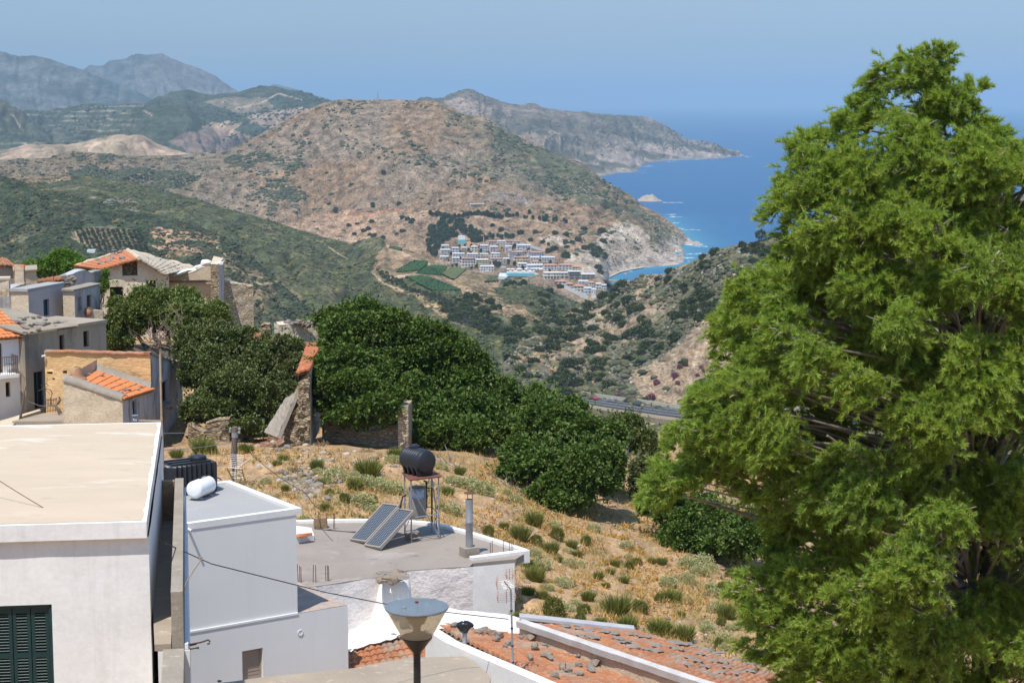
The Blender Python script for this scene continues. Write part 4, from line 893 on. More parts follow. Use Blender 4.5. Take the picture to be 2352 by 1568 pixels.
for k in range(16):
 p=PZ(rnd.uniform(872,928),rnd.uniform(1312,1332),zD+rnd.uniform(.05,.2));put((SLABS+ROCKS[1::2])[k%8],'roof_stone',p,(rnd.uniform(.4,.65),rnd.uniform(.3,.5),rnd.uniform(.3,.5)),rnd.uniform(0,3),'broken flat stone heaped on the whitewashed chimney top of the flat roof house','stone','stones on the chimney top',rnd.uniform(-.3,.3))
def rebars(pxs,h0=.55):
 for x,y,l in pxs:
  p=PZ(x,y,zD-.02);mb=MB();mb.tube([p,p+np.array([rnd.uniform(-.02,.02),0,l])],.011,5);mb.build('rebar',M_rust,HD)
rebars([(685,1337,.55),(689,1338,.52),(692,1339,.5),(719,1338,.55),(725.5,1338.5,.55),(748.5,1334.5,.48),(753,1335,.5),(755.5,1335,.48),(732.5,1214,.6),(736,1215,.45),(752,1214,.5),(766,1215,.55),(769,1216,.52),(993,1214,.5),(999,1216,.55),(1003,1217,.5),(1010,1219,.5),(1127,1277,.45),(1131,1276,.5),(1156.5,1274,.45),(1169.5,1272,.42),(1174,1271,.44),(1177.5,1270,.45)])
mb=MB();q=[PZ(x,y,zD)for x,y in((672,1250),(722,1240),(715,1222),(672,1226))];mb.prism([xy(p)for p in q],zD,[zD+.3,zD+.16,zD+.16,zD+.3])
tag(mb.build('vent_hump',M_white_old,at=q[0]),'low whitewashed hump on the brown roof right beside the new house','roof vent')
put(SLABS[1],'ridge_tile',PZ(700,1228,zD+.27),(.9,.35,.5),.5,'single orange tile on the whitewashed hump','tile').data=rock_mesh('ridge_tile',77,.25,M_tile)
p=PZ(736,1212,zD);mb=MB();mb.box(p+[0,0,.18],(.42,.2,.34),.3);tag(mb.build('hollow_brick',M_brick,at=p),'orange hollow brick standing among rusty rods on the brown roof','brick')
p=PZ(945,1238,zD);mb=MB();mb.box(p+[0,0,.09],(.4,.2,.18),.2);tag(mb.build('hollow_brick',M_brick,at=p),'dusty brick on the brown roof under the water tower leg','brick')
cable([P(714,1190,63),PZ(724,1213,zD+.02),PZ(760,1216,zD+.03),PZ(820,1221,zD+.03)],.03,'hose','black hose running over the roof from the hill to the solar panels',M_black,.03)
def px3(a,Y):return P(a[0],a[1],Y)
def collector(bl,br,trp,tlp,label):
 o=thing('solar_collector',label,'solar panel',bl,'solar collectors on the flat roof')
 x=nrm(br-bl);up_=nrm(tlp-bl);n_=nrm(np.cross(x,up_));x=nrm(np.cross(up_,n_));w_=np.linalg.norm(br-bl);l_=np.linalg.norm(tlp-bl)
 def bar(u0,u1,v0,v1,t0,t1,mb):
  V=[bl+x*u+up_*v+n_*t_ for t_ in(t0,t1)for u,v in((u0,v0),(u1,v0),(u1,v1),(u0,v1))]
  mb.add(V,[(0,3,2,1),(4,5,6,7),(0,1,5,4),(1,2,6,5),(2,3,7,6),(3,0,4,7)])
 mb=MB();f=.05
 bar(0,f,0,l_,-.09,.012,mb);bar(w_-f,w_,0,l_,-.09,.012,mb);bar(f,w_-f,0,f,-.09,.010,mb);bar(f,w_-f,l_-f,l_,-.09,.010,mb);bar(f,w_-f,f,l_-f,-.085,-.07,mb)
 mb.build('frame',surf('tan_aluminium',(.46,.40,.34),(.40,.35,.30),3,rough=.5,bump=0,metal=.3),o)
 t=NT('solar_absorber')if 'solar_absorber' not in MATS else None
 if t:
  MATS['solar_absorber']=t.bsdf(t.mix(t.ramp(t.noise(14,2),[(.3,0.),(.7,1.)]),(.13,.16,.19),(.17,.20,.235)),.32,None,.1,.5)
 mb=MB();bar(f,w_-f,f,l_-f,-.04,-.03,mb);g=mb.build('absorber',MATS['solar_absorber'],o)
 mb=MB()
 for k in range(1,7):u=f+(w_-2*f)*k/7;bar(u-.006,u+.006,f,l_-f,-.03,-.02,mb)
 for k in range(1,24):v=f+(l_-2*f)*k/24;bar(f,w_-f,v-.004,v+.004,-.03,-.024,mb)
 mb.build('grid',surf('panel_grid',(.05,.06,.075),bump=0),g)
 return o
Ys=[58.9,59.2]
def onroof(x,y,dz=0.):return PZ(x,y,zD+dz)
b1,b2,b3,b4=onroof(803,1238,.06),onroof(834,1250,.06),onroof(836,1251,.06),onroof(868,1262,.06)
ex=nrm(b4-b1)
def topat(bq,x,y):
 return P(x,y,bq[1]+1.05)
pt1,pt2,pt3,pt4=topat(b1,880,1154.5),topat(b2,912,1166),topat(b3,914,1166),topat(b4,948,1175)
collector(b1,b2,pt2,pt1,'tilted solar water panel on the brown flat roof, the left of the pair')
collector(b3,b4,pt4,pt3,'tilted solar water panel on the brown flat roof, the right of the pair')
lg=[onroof(945,1246),onroof(1008,1237),onroof(992,1219),onroof(930,1228)]
TW=thing('tank_stand','thin steel pipe tower standing on the brown flat roof under the black tank','tank stand',sum(lg)/4)
ztop=zat(lg[0],1103)
for p in lg:mb=MB();mb.tube([p,np.array([p[0],p[1],ztop])],.024,8);mb.build('leg',M_galv,TW)
def lvl(z):return[np.array([p[0],p[1],z])for p in lg]
for z_ in(lg[0][2]+.13,zat(lg[0],1189)):
 q=lvl(z_)
 for k in range(4):mb=MB();mb.tube([q[k],q[(k+1)%4]],.02,6);mb.build('cross_bar',M_galv,TW)
for k0_,z0_,z1_ in((0,zat(lg[0],1120),lg[0][2]+.13),(1,lg[0][2]+.13,ztop-.1),(2,ztop-.15,lg[0][2]+.2)):
 q0,q1=lg[k0_],lg[(k0_+1)%4];mb=MB();mb.tube([np.array([q0[0],q0[1],z0_]),np.array([q1[0],q1[1],z1_])],.018,6);mb.build('brace',M_galv,TW)
mb=MB();q=[p[:2]+nrm(p[:2]-(sum(lg)/4)[:2])*.1 for p in lg];mb.prism(q,ztop,ztop+.045)
mb.build('platform',surf('red_oxide_steel',(.24,.09,.07),(.16,.07,.055),3,rough=.7,bump=.1),TW)
cT=sum(lg)/4
gc=P(959,1150,cT[1]);zg0=zat(cT,1189)+.03;zg1=zat(cT,1118)
T=thing('storage_cylinder','upright weathered grey hot water cylinder inside the steel tower','water heater',(gc[0],gc[1],zg0))
mb=MB();hh=zg1-zg0;mb.lathe([(.26,0),(.285,.02),(.29,.05),(.29,hh-.05),(.27,hh),(.24,hh+.012),(.05,hh+.02)],(gc[0],gc[1],zg0),24);shade_auto(mb.build('cylinder',M_galvold,T))
mb=MB()
for ang,zz,w_,h_ in((-1.75,.78,.5,.16),(-1.2,.80,.45,.26),(-1.95,.80,.2,.1)):
 G=[[(gc[0]+.294*math.cos(ang+u),gc[1]+.294*math.sin(ang+u),zg0+zz*hh-h_/2+h_*v+.03*math.sin(u*9+ang))for u in np.linspace(-w_,w_,7)]for v in(0,.5,1)];mb.grid(np.array(G))
mb.build('torn_label',surf('torn_blue_label',(.62,.66,.70),(.2,.36,.55),5,rough=.5,bump=0),T)
mb=MB();mb.tube([P(918,1176,cT[1]-.4),P(920,1160,cT[1]-.4),P(925,1140,cT[1]-.3),P(932,1137,cT[1]-.1)],.03,8);mb.tube([P(974,1104,cT[1]+.1),P(979,1105,cT[1]),P(980,1140,cT[1]),P(980,1165,cT[1]),P(972,1165,cT[1])],.032,8);mb.tube([P(972,1121,cT[1]+.1),P(992,1120,cT[1]+.1),P(992,1205,cT[1]+.1)],.03,8)
mb.build('pipe',M_black,T)
bc=P(958.5,1070,cT[1]);bz=ztop+.045;ax=nrm(np.array([.62,-.72,0]));Rb=.40;bc[2]=bz+Rb+.07
T=thing('water_barrel','black ribbed plastic water barrel lying on top of the steel tower','water tank',(bc[0],bc[1],bz))
prof=[(0,-.74),(.2,-.735),(.36,-.69),(.45,-.62),(.49,-.52)]
for z_ in np.arange(-.42,.43,.14):prof+=[(.5,z_-.05),(.5,z_-.02),(.485,z_),(.5,z_+.02)]
prof+=[(.5,.46),(.49,.54),(.45,.64),(.36,.70),(.2,.745),(0,.75)]
prof=[(r_*.8,z_*.8)for r_,z_ in prof];mb=MB();mb.lathe(prof,bc,32,ax,cap=False);shade_auto(mb.build('barrel',M_black,T),30)
sd_=np.cross(ax,[0,0,1.0])
for s in(-.34,-.12,.12,.34):
 mb=MB();q=bc+ax*s;mb.add([q+sd_*.37-[0,0,.15],q-sd_*.37-[0,0,.15],q-sd_*.29-[0,0,Rb+.065],q+sd_*.29-[0,0,Rb+.065]]+[q+ax*.07+sd_*.37-[0,0,.15],q+ax*.07-sd_*.37-[0,0,.15],q+ax*.07-sd_*.29-[0,0,Rb+.065],q+ax*.07+sd_*.29-[0,0,Rb+.065]],[(0,3,2,1),(4,5,6,7),(0,1,5,4),(1,2,6,5),(2,3,7,6),(3,0,4,7)]);mb.build('saddle',M_black,T)
mb=MB();q=bc-ax*.15+[0,0,Rb-.02];mb.lathe([(.17,0),(.17,.06),(.15,.07),(.13,.07),(.12,.1),(.03,.11)],q,20);mb.build('lid',M_black,T)
fb=onroof(1078,1276);T=thing('flue_pipe','tall grey galvanised flue pipe with a flat cap on the brown roof','chimney',fb)
mb=MB();mb.box(fb+[0,0,.14],(.5,.42,.30),.5);mb.build('concrete_base',M_concrete,T)
zt=zat(fb,1146);mb=MB();mb.lathe([(.115,.29),(.115,1.05),(.122,1.06),(.122,1.09),(.115,1.1),(.115,zt-fb[2]),(.10,zt-fb[2]),(.10,zt-fb[2]-.2)],fb,20);shade_auto(mb.build('pipe',M_galv,T))
mb=MB();
for k in range(3):an=k*2.1;mb.tube([fb+[.1*math.cos(an),.1*math.sin(an),zt-fb[2]-.05],fb+[.1*math.cos(an),.1*math.sin(an),zt-fb[2]+.2]],.01,5)
mb.lathe([(.165,.19),(.17,.20),(.165,.215),(.02,.24)],fb+[0,0,zt-fb[2]],20);mb.build('cap',M_rust,T)
def PHs(l):return[PH_(x,y,h)for x,y,h in l]
G0=thing('concrete_roof_house','sandy bare concrete flat roof in the foreground under the street lamp','house',(-3,44,CAMZ-17.859))
zG=CAMZ-14.409;pg=[PZ(x,y,zG)for x,y in((470,1572),(603,1554),(809,1533),(943,1509),(1067,1506),(1105,1531),(1128,1554))]
poly=[xy(p)for p in pg]+[np.array([-.9,40.]),np.array([-8,40.])]
mb=MB();mb.prism(wobble(poly,.6,.02),zG-.2,zG);mb.build('roof',M_screed2,G0)
mb=MB();ip=inner([tuple(p)for p in poly],.12)
for k in range(len(ip)):panel(mb,ip[::-1][k],ip[::-1][(k+1)%len(ip)],CAMZ-17.859,zG-.2)
mb.build('wall',M_white_old,G0)
put(ROCKS[1],'stone',PZ(504,1563,zG+.03),(.12,.1,.1),.3,'small stone on the edge of the sandy concrete roof','stone')
T1=thing('tile_roof','small patch of orange channel tiles between the new house and the street lamp','roof',PH_(880,1510,15.9))
e0,e1,r1,r0=PHs([(800,1560,15.75),(1060,1540,15.5),(985,1448,15.0),(800,1497,15.35)])
mb=MB();tiles(mb,e0,e1,r1,r0,.23,.40,.05,6,.015,3);mb.build('tiles',M_tileold,T1)
mb=MB();mb.prism([xy(e0),xy(e1),xy(r1),xy(r0)],CAMZ-17.859,[p[2]-.12 for p in(e0,e1,r1,r0)]);mb.build('wall',M_white_old,T1)
mb=MB();A=[]
for f in np.linspace(0,1,16):
 xt=800+206*f;tp_=P(xt,1446-12*f,53.4+.5*f);bt=r0*(1-f)+r1*f+np.array([0,-.15,.10])
 A.append([tp_+[0,.3,.3],tp_+[rnd.uniform(-.03,.03),0,rnd.uniform(-.04,.04)],tp_*.55+bt*.45-[0,0,.12],tp_*.2+bt*.8-[0,0,.08],bt+[0,rnd.uniform(-.15,.1),0]])
mb.grid(np.array(A));shade_auto(mb.build('plaster_flare',M_white_old,HD),70)
E=thing('tile_roof_house','old house with a long orange tiled roof weighted with grey stones behind the antenna mast','house',(3,48,CAMZ-17.859))
a2,b2_,c2_,d2_=PHs([(1000,1436,14.35),(1245,1466,14.95),(1530,1600,14.95),(1330,1600,14.35)])
mb=MB();tiles(mb,b2_,c2_,d2_,a2,.26,.42,.075,6,.02,5);mb.build('roof_tiles',M_tileold,E)
pz=zG+.05;w1=[PZ(x,y,CAMZ-14.257)for x,y in((1003,1441),(1049,1470),(1160,1517),(1290,1572),(1330,1590))]
ww=densify(w1,6);mbp=para([xy(p)for p in ww][::-1],-.34,CAMZ-17.859,CAMZ-14.257)
mbp.build('white_parapet',M_white,E)
mb=MB();q=PHs([(1000,1436,14.35),(1245,1466,14.95),(1530,1600,14.95),(1330,1600,14.35)]);mb.prism([xy(p)for p in q],CAMZ-17.859,[p[2]-.12 for p in q]);mb.build('wall',M_white_old,E)
mb=MB();A=[]
for f in np.linspace(0,1,14):
 x_=1000+250*f;y_=1436+30*f;hh_=14.35+.6*f;p=PH_(x_,y_,hh_)
 A.append([p+np.array([0,.45,.42+rnd.uniform(-.03,.03)]),p+np.array([0,.2,.2+rnd.uniform(-.03,.03)]),p+np.array([rnd.uniform(-.05,.05),-.1+rnd.uniform(-.12,.05),.075]),p+np.array([rnd.uniform(-.05,.05),-.45+rnd.uniform(-.2,.1),.06])])
mb.grid(np.array(A));shade_auto(mb.build('mortar_flashing',M_white,E),70)
F_=thing('tile_roof_house','orange tiled roof edged with flat grey slabs at the foot of the brown hillside','house',(6,49,CAMZ-18.265))
a3,b3_,c3_,d3_=PHs([(1193,1424,14.3),(1457,1452,15.15),(1790,1555,15.15),(1690,1590,14.3)])
a3i,d3i=a3+[.3,0,-.15],d3_+[.3,0,-.15]
mb=MB();tiles(mb,b3_,c3_,d3i,a3i,.26,.42,.075,6,.02,7);mb.build('roof_tiles',M_tileold,F_)
mb=MB();q=[a3i,b3_,c3_,d3i];mb.prism([xy(p)for p in q],CAMZ-18.265,[p[2]-.12 for p in q]);mb.build('wall',M_cream,F_)
dd=nrm((d3_-a3)[:2]);nn=np.array([-dd[1],dd[0]])
mb=MB();panel(mb,xy(a3),xy(d3_),CAMZ-17.250,CAMZ-14.510-.12,(),.2,.3,.03,6,.5);mb.build('gable_wall',M_cream,F_,smooth=True)
mb=MB();A=[]
for p in densify([a3,d3_],26):s=rnd.uniform(-.02,.02);A.append([(*(xy(p)-nn*(.10+s)),CAMZ-14.693),(*(xy(p)-nn*(.12+s)),CAMZ-14.510),(*(xy(p)+nn*(.02)),CAMZ-14.449),(*(xy(p)+nn*(.14+s)),CAMZ-14.490),(*(xy(p)+nn*(.16+s)),CAMZ-14.713)])
mb.grid(np.array(A));mb.poly(A[0][::-1]);shade_auto(mb.build('mortar_cap',surf('weathered_mortar',(.60,.59,.58),(.45,.43,.41),1.5,bump=.4),F_),40)
mb=MB();A=[]
for f in np.linspace(0,1,10):p=a3*(1-f)+b3_*f;A.append([p+[0,-.12,.06],p+[0,-.1,.14],p+[0,.2,.16],p+[0,.22,-.3]])
mb.grid(np.array(A));shade_auto(mb.build('ridge_cap',surf('grey_mortar',(.50,.50,.51),(.42,.42,.43),2,bump=.3),F_),40)
def onquad(q,x,y):
 n=np.cross(q[1]-q[0],q[3]-q[0]);r=ray(x,y);c=np.array([0,0,CAMZ]);t_=(q[0]-c).dot(n)/r.dot(n);return c+r*t_
Q2=[a2,b2_,c2_,d2_];Q3=[a3i,b3_,c3_,d3i]
st2=[(1112,1459,30),(1130,1464,28),(1143,1468,26),(1152,1466,18),(1100,1462,24),(1140,1478,22),(1168,1489,22),(1160,1493,18),(1196,1474,20),(1208,1470,18),(1222,1476,34),(1228,1496,30),(1254,1479,24),(1252,1490,16),(1278,1487,30),(1298,1497,34),(1318,1499,20),(1340,1499,22),(1333,1514,16),(1254,1515,30),(1262,1520,22),(1219,1521,26),(1336,1517,34),(1365,1521,30),(1390,1522,26),(1328,1536,26),(1366,1535,34),(1293,1543,30),(1305,1549,22),(1356,1547,30),(1330,1557,24),(1274,1561,24),(1415,1537,26),(1440,1540,30),(1454,1546,28),(1478,1559,34),(1060,1449,22),(1080,1452,20),(1045,1446,24),(1330,1490,24),(1306,1488,18),(1380,1530,20)]
def zone2(x,y):return 'near the white mortar' if y<1480 else('mid roof' if y<1525 else 'low near the bottom edge')
for x,y,s in st2:
 p=onquad(Q2,x,y);sc=s*p[1]/FPX*1.12;put(ROCKS[rnd.randrange(6)],'roof_stone',p+[0,0,sc*.26+.06],(sc,sc*rnd.uniform(.6,.9),sc*rnd.uniform(.7,1)),rnd.uniform(0,6),'rough stone on the orange tiles behind the mast, '+zone2(x,y),'stone','stones on the tiled roof '+zone2(x,y),rnd.uniform(-.2,.2))
st3=[(1300,1447,26),(1330,1452,24),(1352,1456,34),(1388,1459,30),(1410,1463,34),(1350,1470,34),(1366,1474,28),(1335,1468,26),(1423,1475,34),(1435,1483,32),(1425,1483,26),(1480,1471,34),(1465,1466,30),(1548,1483,36),(1565,1488,38),(1575,1489,36),(1590,1492,30),(1555,1499,32),(1540,1494,30),(1505,1492,30),(1510,1503,34),(1460,1496,28),(1490,1500,28),(1625,1502,38),(1650,1508,34),(1690,1523,30),(1660,1528,30),(1640,1526,28),(1670,1541,24),(1586,1519,30),(1600,1526,30),(1620,1540,30),(1580,1536,24),(1720,1533,30),(1745,1537,28),(1726,1550,26),(1655,1552,28),(1690,1555,26),(1610,1510,28),(1445,1465,26)]
for x,y,s in st3:
 p=onquad(Q3,x,y);sc=s*p[1]/FPX*1.2;z_='along the hillside edge' if y<1470+(x-1300)*.19 else 'over the middle of the tiles'
 put(SLABS[rnd.randrange(5)],'roof_slab_stone',p+[0,0,.13],(sc,sc*rnd.uniform(.5,.8),sc*rnd.uniform(.7,1)),rnd.uniform(-.5,.6),'flat grey slab laid '+z_+' on the right tiled roof','stone','flat slabs '+z_+' of the right roof',rnd.uniform(-.1,.1))
for x,y,s in((985,1476,26),(1000,1482,30),(1010,1470,26),(1020,1488,28),(1030,1478,22),(965,1466,20),(975,1490,22),(1042,1492,24),(905,1462,18),(918,1470,24)):
 p=onquad([r0,e0,e1,r1],x,y);sc=s*p[1]/FPX;put((ROCKS+SLABS)[rnd.randrange(11)],'roof_stone',p+[0,0,.09],(sc,sc*.7,sc*.8),rnd.uniform(0,6),'stone or broken tile heaped on the tile patch right behind the street lamp','stone','rubble on the tile patch',rnd.uniform(-.2,.2))
vp=P(1067.5,1512,47.6);T=thing('vent_pipe','grey vent pipe with its top wrapped in black plastic beside the lamp','pipe',vp)
zt=zat(vp,1442);mb=MB();mb.lathe([(.062,0),(.062,.35),(.068,.36),(.068,.4),(.062,.41),(.062,zt-vp[2])],vp,14);mb.build('pipe',M_galv,T)
bm=bmesh.new();bmesh.ops.create_icosphere(bm,subdivisions=3,radius=1)
V=np.array([v.co for v in bm.verts]);n_k=fbm(V[:,0]*3+V[:,2]*2,V[:,1]*3,4,4);V=V*(.55+.9*n_k[:,None]);V[:,0]*=1+.5*np.abs(np.sign(V[:,0]))*np.exp(-((V[:,2]-.2)/.5)**2)
Fi=np.array([[v.index for v in f.verts]for f in bm.faces]);bm.free()
mesh_np('plastic_bag',V*[.15,.15,.17]+[vp[0],vp[1],zt+.05],Fi,surf('black_bag',(.015,.015,.018),rough=.3,bump=.2,bs=12,spec=.5),T,smooth=True)
lp=P(957,1393,13.8);gl=gz(lp[0],lp[1])
T=thing('street_lamp','black street lamp with a cone shaped glass head under a flat grey lid','street lamp',(lp[0],lp[1],gl))
M_lblack=surf('black_lamp_paint',(.018,.018,.022),(.024,.024,.03),3,rough=.4,bump=0,spec=.5)
zl=lambda y:zat(lp,y)
M_lid=surf('grey_lamp_lid',(.22,.26,.29),(.19,.225,.255),4,rough=.45,bump=.03,metal=.2)
mb=MB();z0_=lp[2];mb.lathe([(.243,-.012),(.246,-.004),(.243,.004),(.15,.02),(.04,.03),(.0,.032)],lp,48,cap=False);mb.lathe([(.243,-.012),(.0,-.012)],lp,48,cap=False);shade_auto(mb.build('lid',M_lid,T))
mb=MB();mb.lathe([(.012,.028),(.014,.045),(.0,.05)],lp,10,cap=False);mb.build('finial',surf('red_brown_knob',(.25,.06,.05),bump=0),T)
mb=MB();mb.lathe([(.018,.0),(.016,.018),(0,.022)],lp+[-.09,-.12,.016],10,cap=False);mb.build('screw',M_galv,T)
t=NT('smoked_lamp_glass');gls=t.n('ShaderNodeBsdfTransparent');gls.inputs[0].default_value=(.88,.80,.66,1);pr=t.n('ShaderNodeBsdfPrincipled');pr.inputs['Base Color'].default_value=(.60,.53,.41,1);pr.inputs['Roughness'].default_value=.15
mx=t.n('ShaderNodeMixShader');mx.inputs[0].default_value=.5;t.L.new(gls.outputs[0],mx.inputs[1]);t.L.new(pr.outputs[0],mx.inputs[2]);t.L.new(mx.outputs[0],t.out.inputs['Surface'])
zc_=zl(1462)-lp[2];rc_=35.5*13.8/FPX
mb=MB();mb.lathe([(.236,-.012),(rc_,zc_)],lp,48,cap=False);shade_auto(mb.build('glass_cone',t.mat,T))
ze=zl(1500)-lp[2]
mb=MB();mb.lathe([(0,zc_+.005),(rc_+.004,zc_+.005),(rc_+.004,zc_-.005),(.034,ze+.012),(.030,ze),(0,ze)],lp,40,cap=False);shade_auto(mb.build('base_cone',M_lblack,T))
mb=MB();mb.lathe([(.06,zc_+.01),(.06,zc_+.03),(.03,zc_+.04),(.03,zc_+.10),(.06,zc_+.11),(.085,zc_+.16),(.03,zc_+.17)],lp,20);shade_auto(mb.build('lamp_holder',surf('cream_lamp_holder',(.72,.66,.52),bump=0,rough=.4),T))
mb=MB();mb.lathe([(.028,ze+.003),(.030,gl-lp[2]+.9),(.09,gl-lp[2]+.85),(.095,gl-lp[2])],lp,24);shade_auto(mb.build('pole',M_lblack,T))
M_pinkgrid=surf('faded_pink_plastic',(.55,.36,.28),(.48,.30,.23),3,rough=.6,bump=0)
M_orange=surf('orange_plastic',(.62,.28,.10),(.55,.24,.09),3,rough=.6,bump=0)
M_alu=surf('aluminium_tube',(.38,.39,.41),(.32,.33,.35),4,rough=.4,metal=.4,bump=0)
mp=P(1179.5,1575,45.8);T=thing('antenna_mast','slim pole with a television aerial on the tiled roof in front of the white wall','antenna',(mp[0],mp[1],mp[2]-.2))
mt=np.array([mp[0]-.07,mp[1]-.02,zat(mp,1352)]);mb=MB();mb.tube([mp-[0,0,.5],mp*.5+mt*.5,mt],[.03,.027,.022],8);mb.build('mast',M_galv,T)
for f in(.25,.42,.6,.78):mb=MB();q=mp*(1-f)+mt*f;mb.lathe([(.034,-.02),(.034,.02)],q,8);mb.build('cable_tie',M_black,T)
q=mp+[.01,-.03,.12];mb=MB();mb.box(q+[.02,-.04,0],(.2,.07,.2),.1);mb.build('junction_box',surf('tan_box',(.46,.40,.30),bump=0),T)
def fan(c,w_,n_,hgt,tiltx,par,name,m_end):
 mb=MB()
 for k in range(n_):z_=(k/(n_-1)-.5)*hgt;mb.tube([c+np.array([-w_/2,.02*k*tiltx,z_]),c+np.array([w_/2,.02*k*tiltx+.05,z_+.02])],.004,4)
 for s in(-1,1):mb.tube([c+np.array([s*w_/2,0,-hgt/2-.02]),c+np.array([s*w_/2*1.1,0,0]),c+np.array([s*w_/2,.05,hgt/2+.02])],[.009,.02,.009],6)
 mb.tube([c-[0,0,hgt/2+.03],c+[0,0,hgt/2+.03]],.012,5);return mb.build(name,m_end,par)
fan(P(1165,1338,45.7),.50,7,.32,1,T,'reflector',M_pinkgrid);fan(P(1163,1371,45.75),.42,6,.26,-1,T,'reflector',M_pinkgrid)
mb=MB();b0=P(1172,1352,45.7);b1_=P(1157,1333,45.2);mb.tube([b0,b1_],.016,5)
for f in np.linspace(.15,1,6):q=b0*(1-f)+b1_*f;mb.tube([q-[.16*(1-f*.3),0,.03],q+[.16*(1-f*.3),0,.03]],.006,4)
mb.build('boom',M_alu,T)
fan(P(1170,1318,45.9),.16,4,.22,1,T,'reflector',M_pinkgrid)
cable([P(378,1246,33.5),P(485,1294,39.5),P(746,1359,42.5),P(884,1386,44),P(1022,1404.6,45.2),P(1168,1421,45.75)],.012,'cable','black cable running across the new white house to the antenna mast',M_wire,0)
pb=gpt(534,1108);pt=np.array([pb[0],pb[1],zat(pb,980)]);pt[0]=(531-CXP)/FPX*pb[1]
T=thing('utility_pole','short weathered wooden pole with glass insulators beside the rubble','pole',pb)
mb=MB();mb.tube([pb-[0,0,.4],pb*.5+pt*.5,pt],[.13,.12,.11],10);mb.build('post',M_pole,T)
mb=MB();q=pb*.14+pt*.86;mb.lathe([(.125,-.09),(.125,.09)],q,12);mb.build('metal_band',M_galv,T)
for s,f in((-1,.97),(1,.97),(-1,.93),(1,.91)):q=pb*(1-f)+pt*f+np.array([s*.17,-.03,0]);mb=MB();mb.tube([q-[s*.08,0,0],q],.012,5);mb.lathe([(.02,-.05),(.045,-.04),(.045,-.01),(.03,0),(.045,.01),(.045,.04),(.02,.05)],q,10);mb.build('insulator',surf('grey_insulator',(.45,.45,.42),bump=0,rough=.3),T)
for y0,y1,zf in((994.5,995.5,.97),(1033,1033,.73)):
 q=pb*(1-zf)+pt*zf;cable([P(374,y0,60),q+[-.17,0,0]],.012,'power_line','thin line from the standpipe to the wooden pole, '+('upper' if zf>.9 else 'lower')+' one',M_wiregrey,.05)
cable([pb*.09+pt*.91+[.17,0,0],P(580,1045,70),P(700,1130,62),P(745,1175,58)],.012,'power_line','drooping line from the wooden pole down to the flat roof',M_wire,.1)
ab=P(541,1100,pb[1]-2.2);T=thing('television_antenna','orange framed grid television aerial just in front of the wooden pole','antenna',ab)
mb=MB();mb.tube([ab-[0,0,.8],P(543,1046,ab[1])],.02,6);mb.build('mast',M_galv,T)
def gridp(c4,par):
 mb=MB();mb.tube([c4[0],c4[3]],.022,5);mb.tube([c4[1],c4[2]],.022,5);mb.tube([c4[0],c4[1]],.014,5);mb.build('side_rail',M_orange,par)
 mb=MB()
 for f in np.linspace(.02,1,8):mb.tube([c4[0]*(1-f)+c4[3]*f,c4[1]*(1-f)+c4[2]*f],.008,4)
 mb.build('grid',M_alu,par)
y_=ab[1];gridp([P(523,1072,y_),P(555,1076,y_-.1),P(561,1045,y_+.25),P(529,1043.5,y_+.3)],T);gridp([P(532,1097,y_+.3),P(561,1100,y_+.25),P(556,1076,y_-.12),P(521,1073,y_-.02)],T)
mb=MB();b0=P(545,1075,y_);b1_=P(569,1056,y_-.3);mb.tube([b0,b1_],.012,5)
for f in np.linspace(.2,1,6):q=b0*(1-f)+b1_*f;mb.tube([q-[.09,.05,.05],q+[.09,.05,.05]],.006,4)
mb.build('boom',M_alu,T)
yF=84.0;FL_,FR_=P(102,806.5,85.2),P(345,813,yF);BR_=P(418,836,92.0)
H=thing('ochre_house','ochre plastered stone house with an orange tiled annex and clay chimney pot','house',(-19,86,CAMZ-17.250))
g_=CAMZ-17.250;BL_=FL_+(BR_-FR_);zf=(FL_[2]+FR_[2])/2
mb=MB();ph=[hpx(FL_,FR_,108,853,121,859),hpx(FL_,FR_,144,850.5,154,858),hpx(FL_,FR_,120,868,126,872)]
panel(mb,FL_,FR_,g_,[(0,FL_[2]),(9,FR_[2])],ph,.35,.2,.05,2,.5);mb.build('front_wall',M_ochre,H,smooth=True)
mb=MB()
for h_ in ph:q,d3,n3=inset(FL_,FR_,h_,.34);mb.add(q,[(0,1,2,3)])
mb.build('beam_holes',M_dark,H)
L_r=np.linalg.norm((BR_-FR_)[:2]);hw=hpx(FR_,BR_,371,880,388,918)
mb=MB();panel(mb,FR_,BR_,g_,[(0,FR_[2]),(L_r,BR_[2])],[hw],.25,.3,.06,3,.6);panel(mb,BR_,BL_,g_,BR_[2]);panel(mb,BL_,FL_,g_,[(0,BL_[2]),(L_r,FL_[2])]);mb.build('wall',M_greyblue,H,smooth=True)
window(H,FR_,BR_,hw,.25,bars=1)
mb=MB();A=[]
for f in np.linspace(0,1,30):p=FL_*(1-f)+FR_*f;j=rnd.uniform(-.02,.02);A.append([p+[0,-.10,-.03+j],p+[0,-.10,.03+j],p+[0,.3,.06+j],p+[0,.3,-.02]])
mb.grid(np.array(A));mb.build('tile_coping',M_tileold,H)
mb=MB();r_in=[FL_+[.02,.2,-.1],FR_+[-.05,.2,-.1],BR_+[-.05,0,-.05],BL_+[0,0,-.05]];mb.prism([xy(p)for p in r_in],[p[2]-.2 for p in r_in],[p[2]for p in r_in]);mb.build('roof',M_screed2,H)
mb=MB();A=[]
for f in np.linspace(0,1,20):p=FR_*(1-f)+BR_*f;j=rnd.uniform(-.04,.05);A.append([p+[.06,0,-.03],p+[.05,0,.05+j],p+[-.3,0,.06+j],p+[-.3,0,-.1]])
mb.grid(np.array(A));mb.build('verge',M_concrete,H)
mb=MB();mb.tube([P(96,818,85.0),P(104,817,85.1)],.05,7);mb.build('drain_spout',M_pvc,H)
mb=MB()
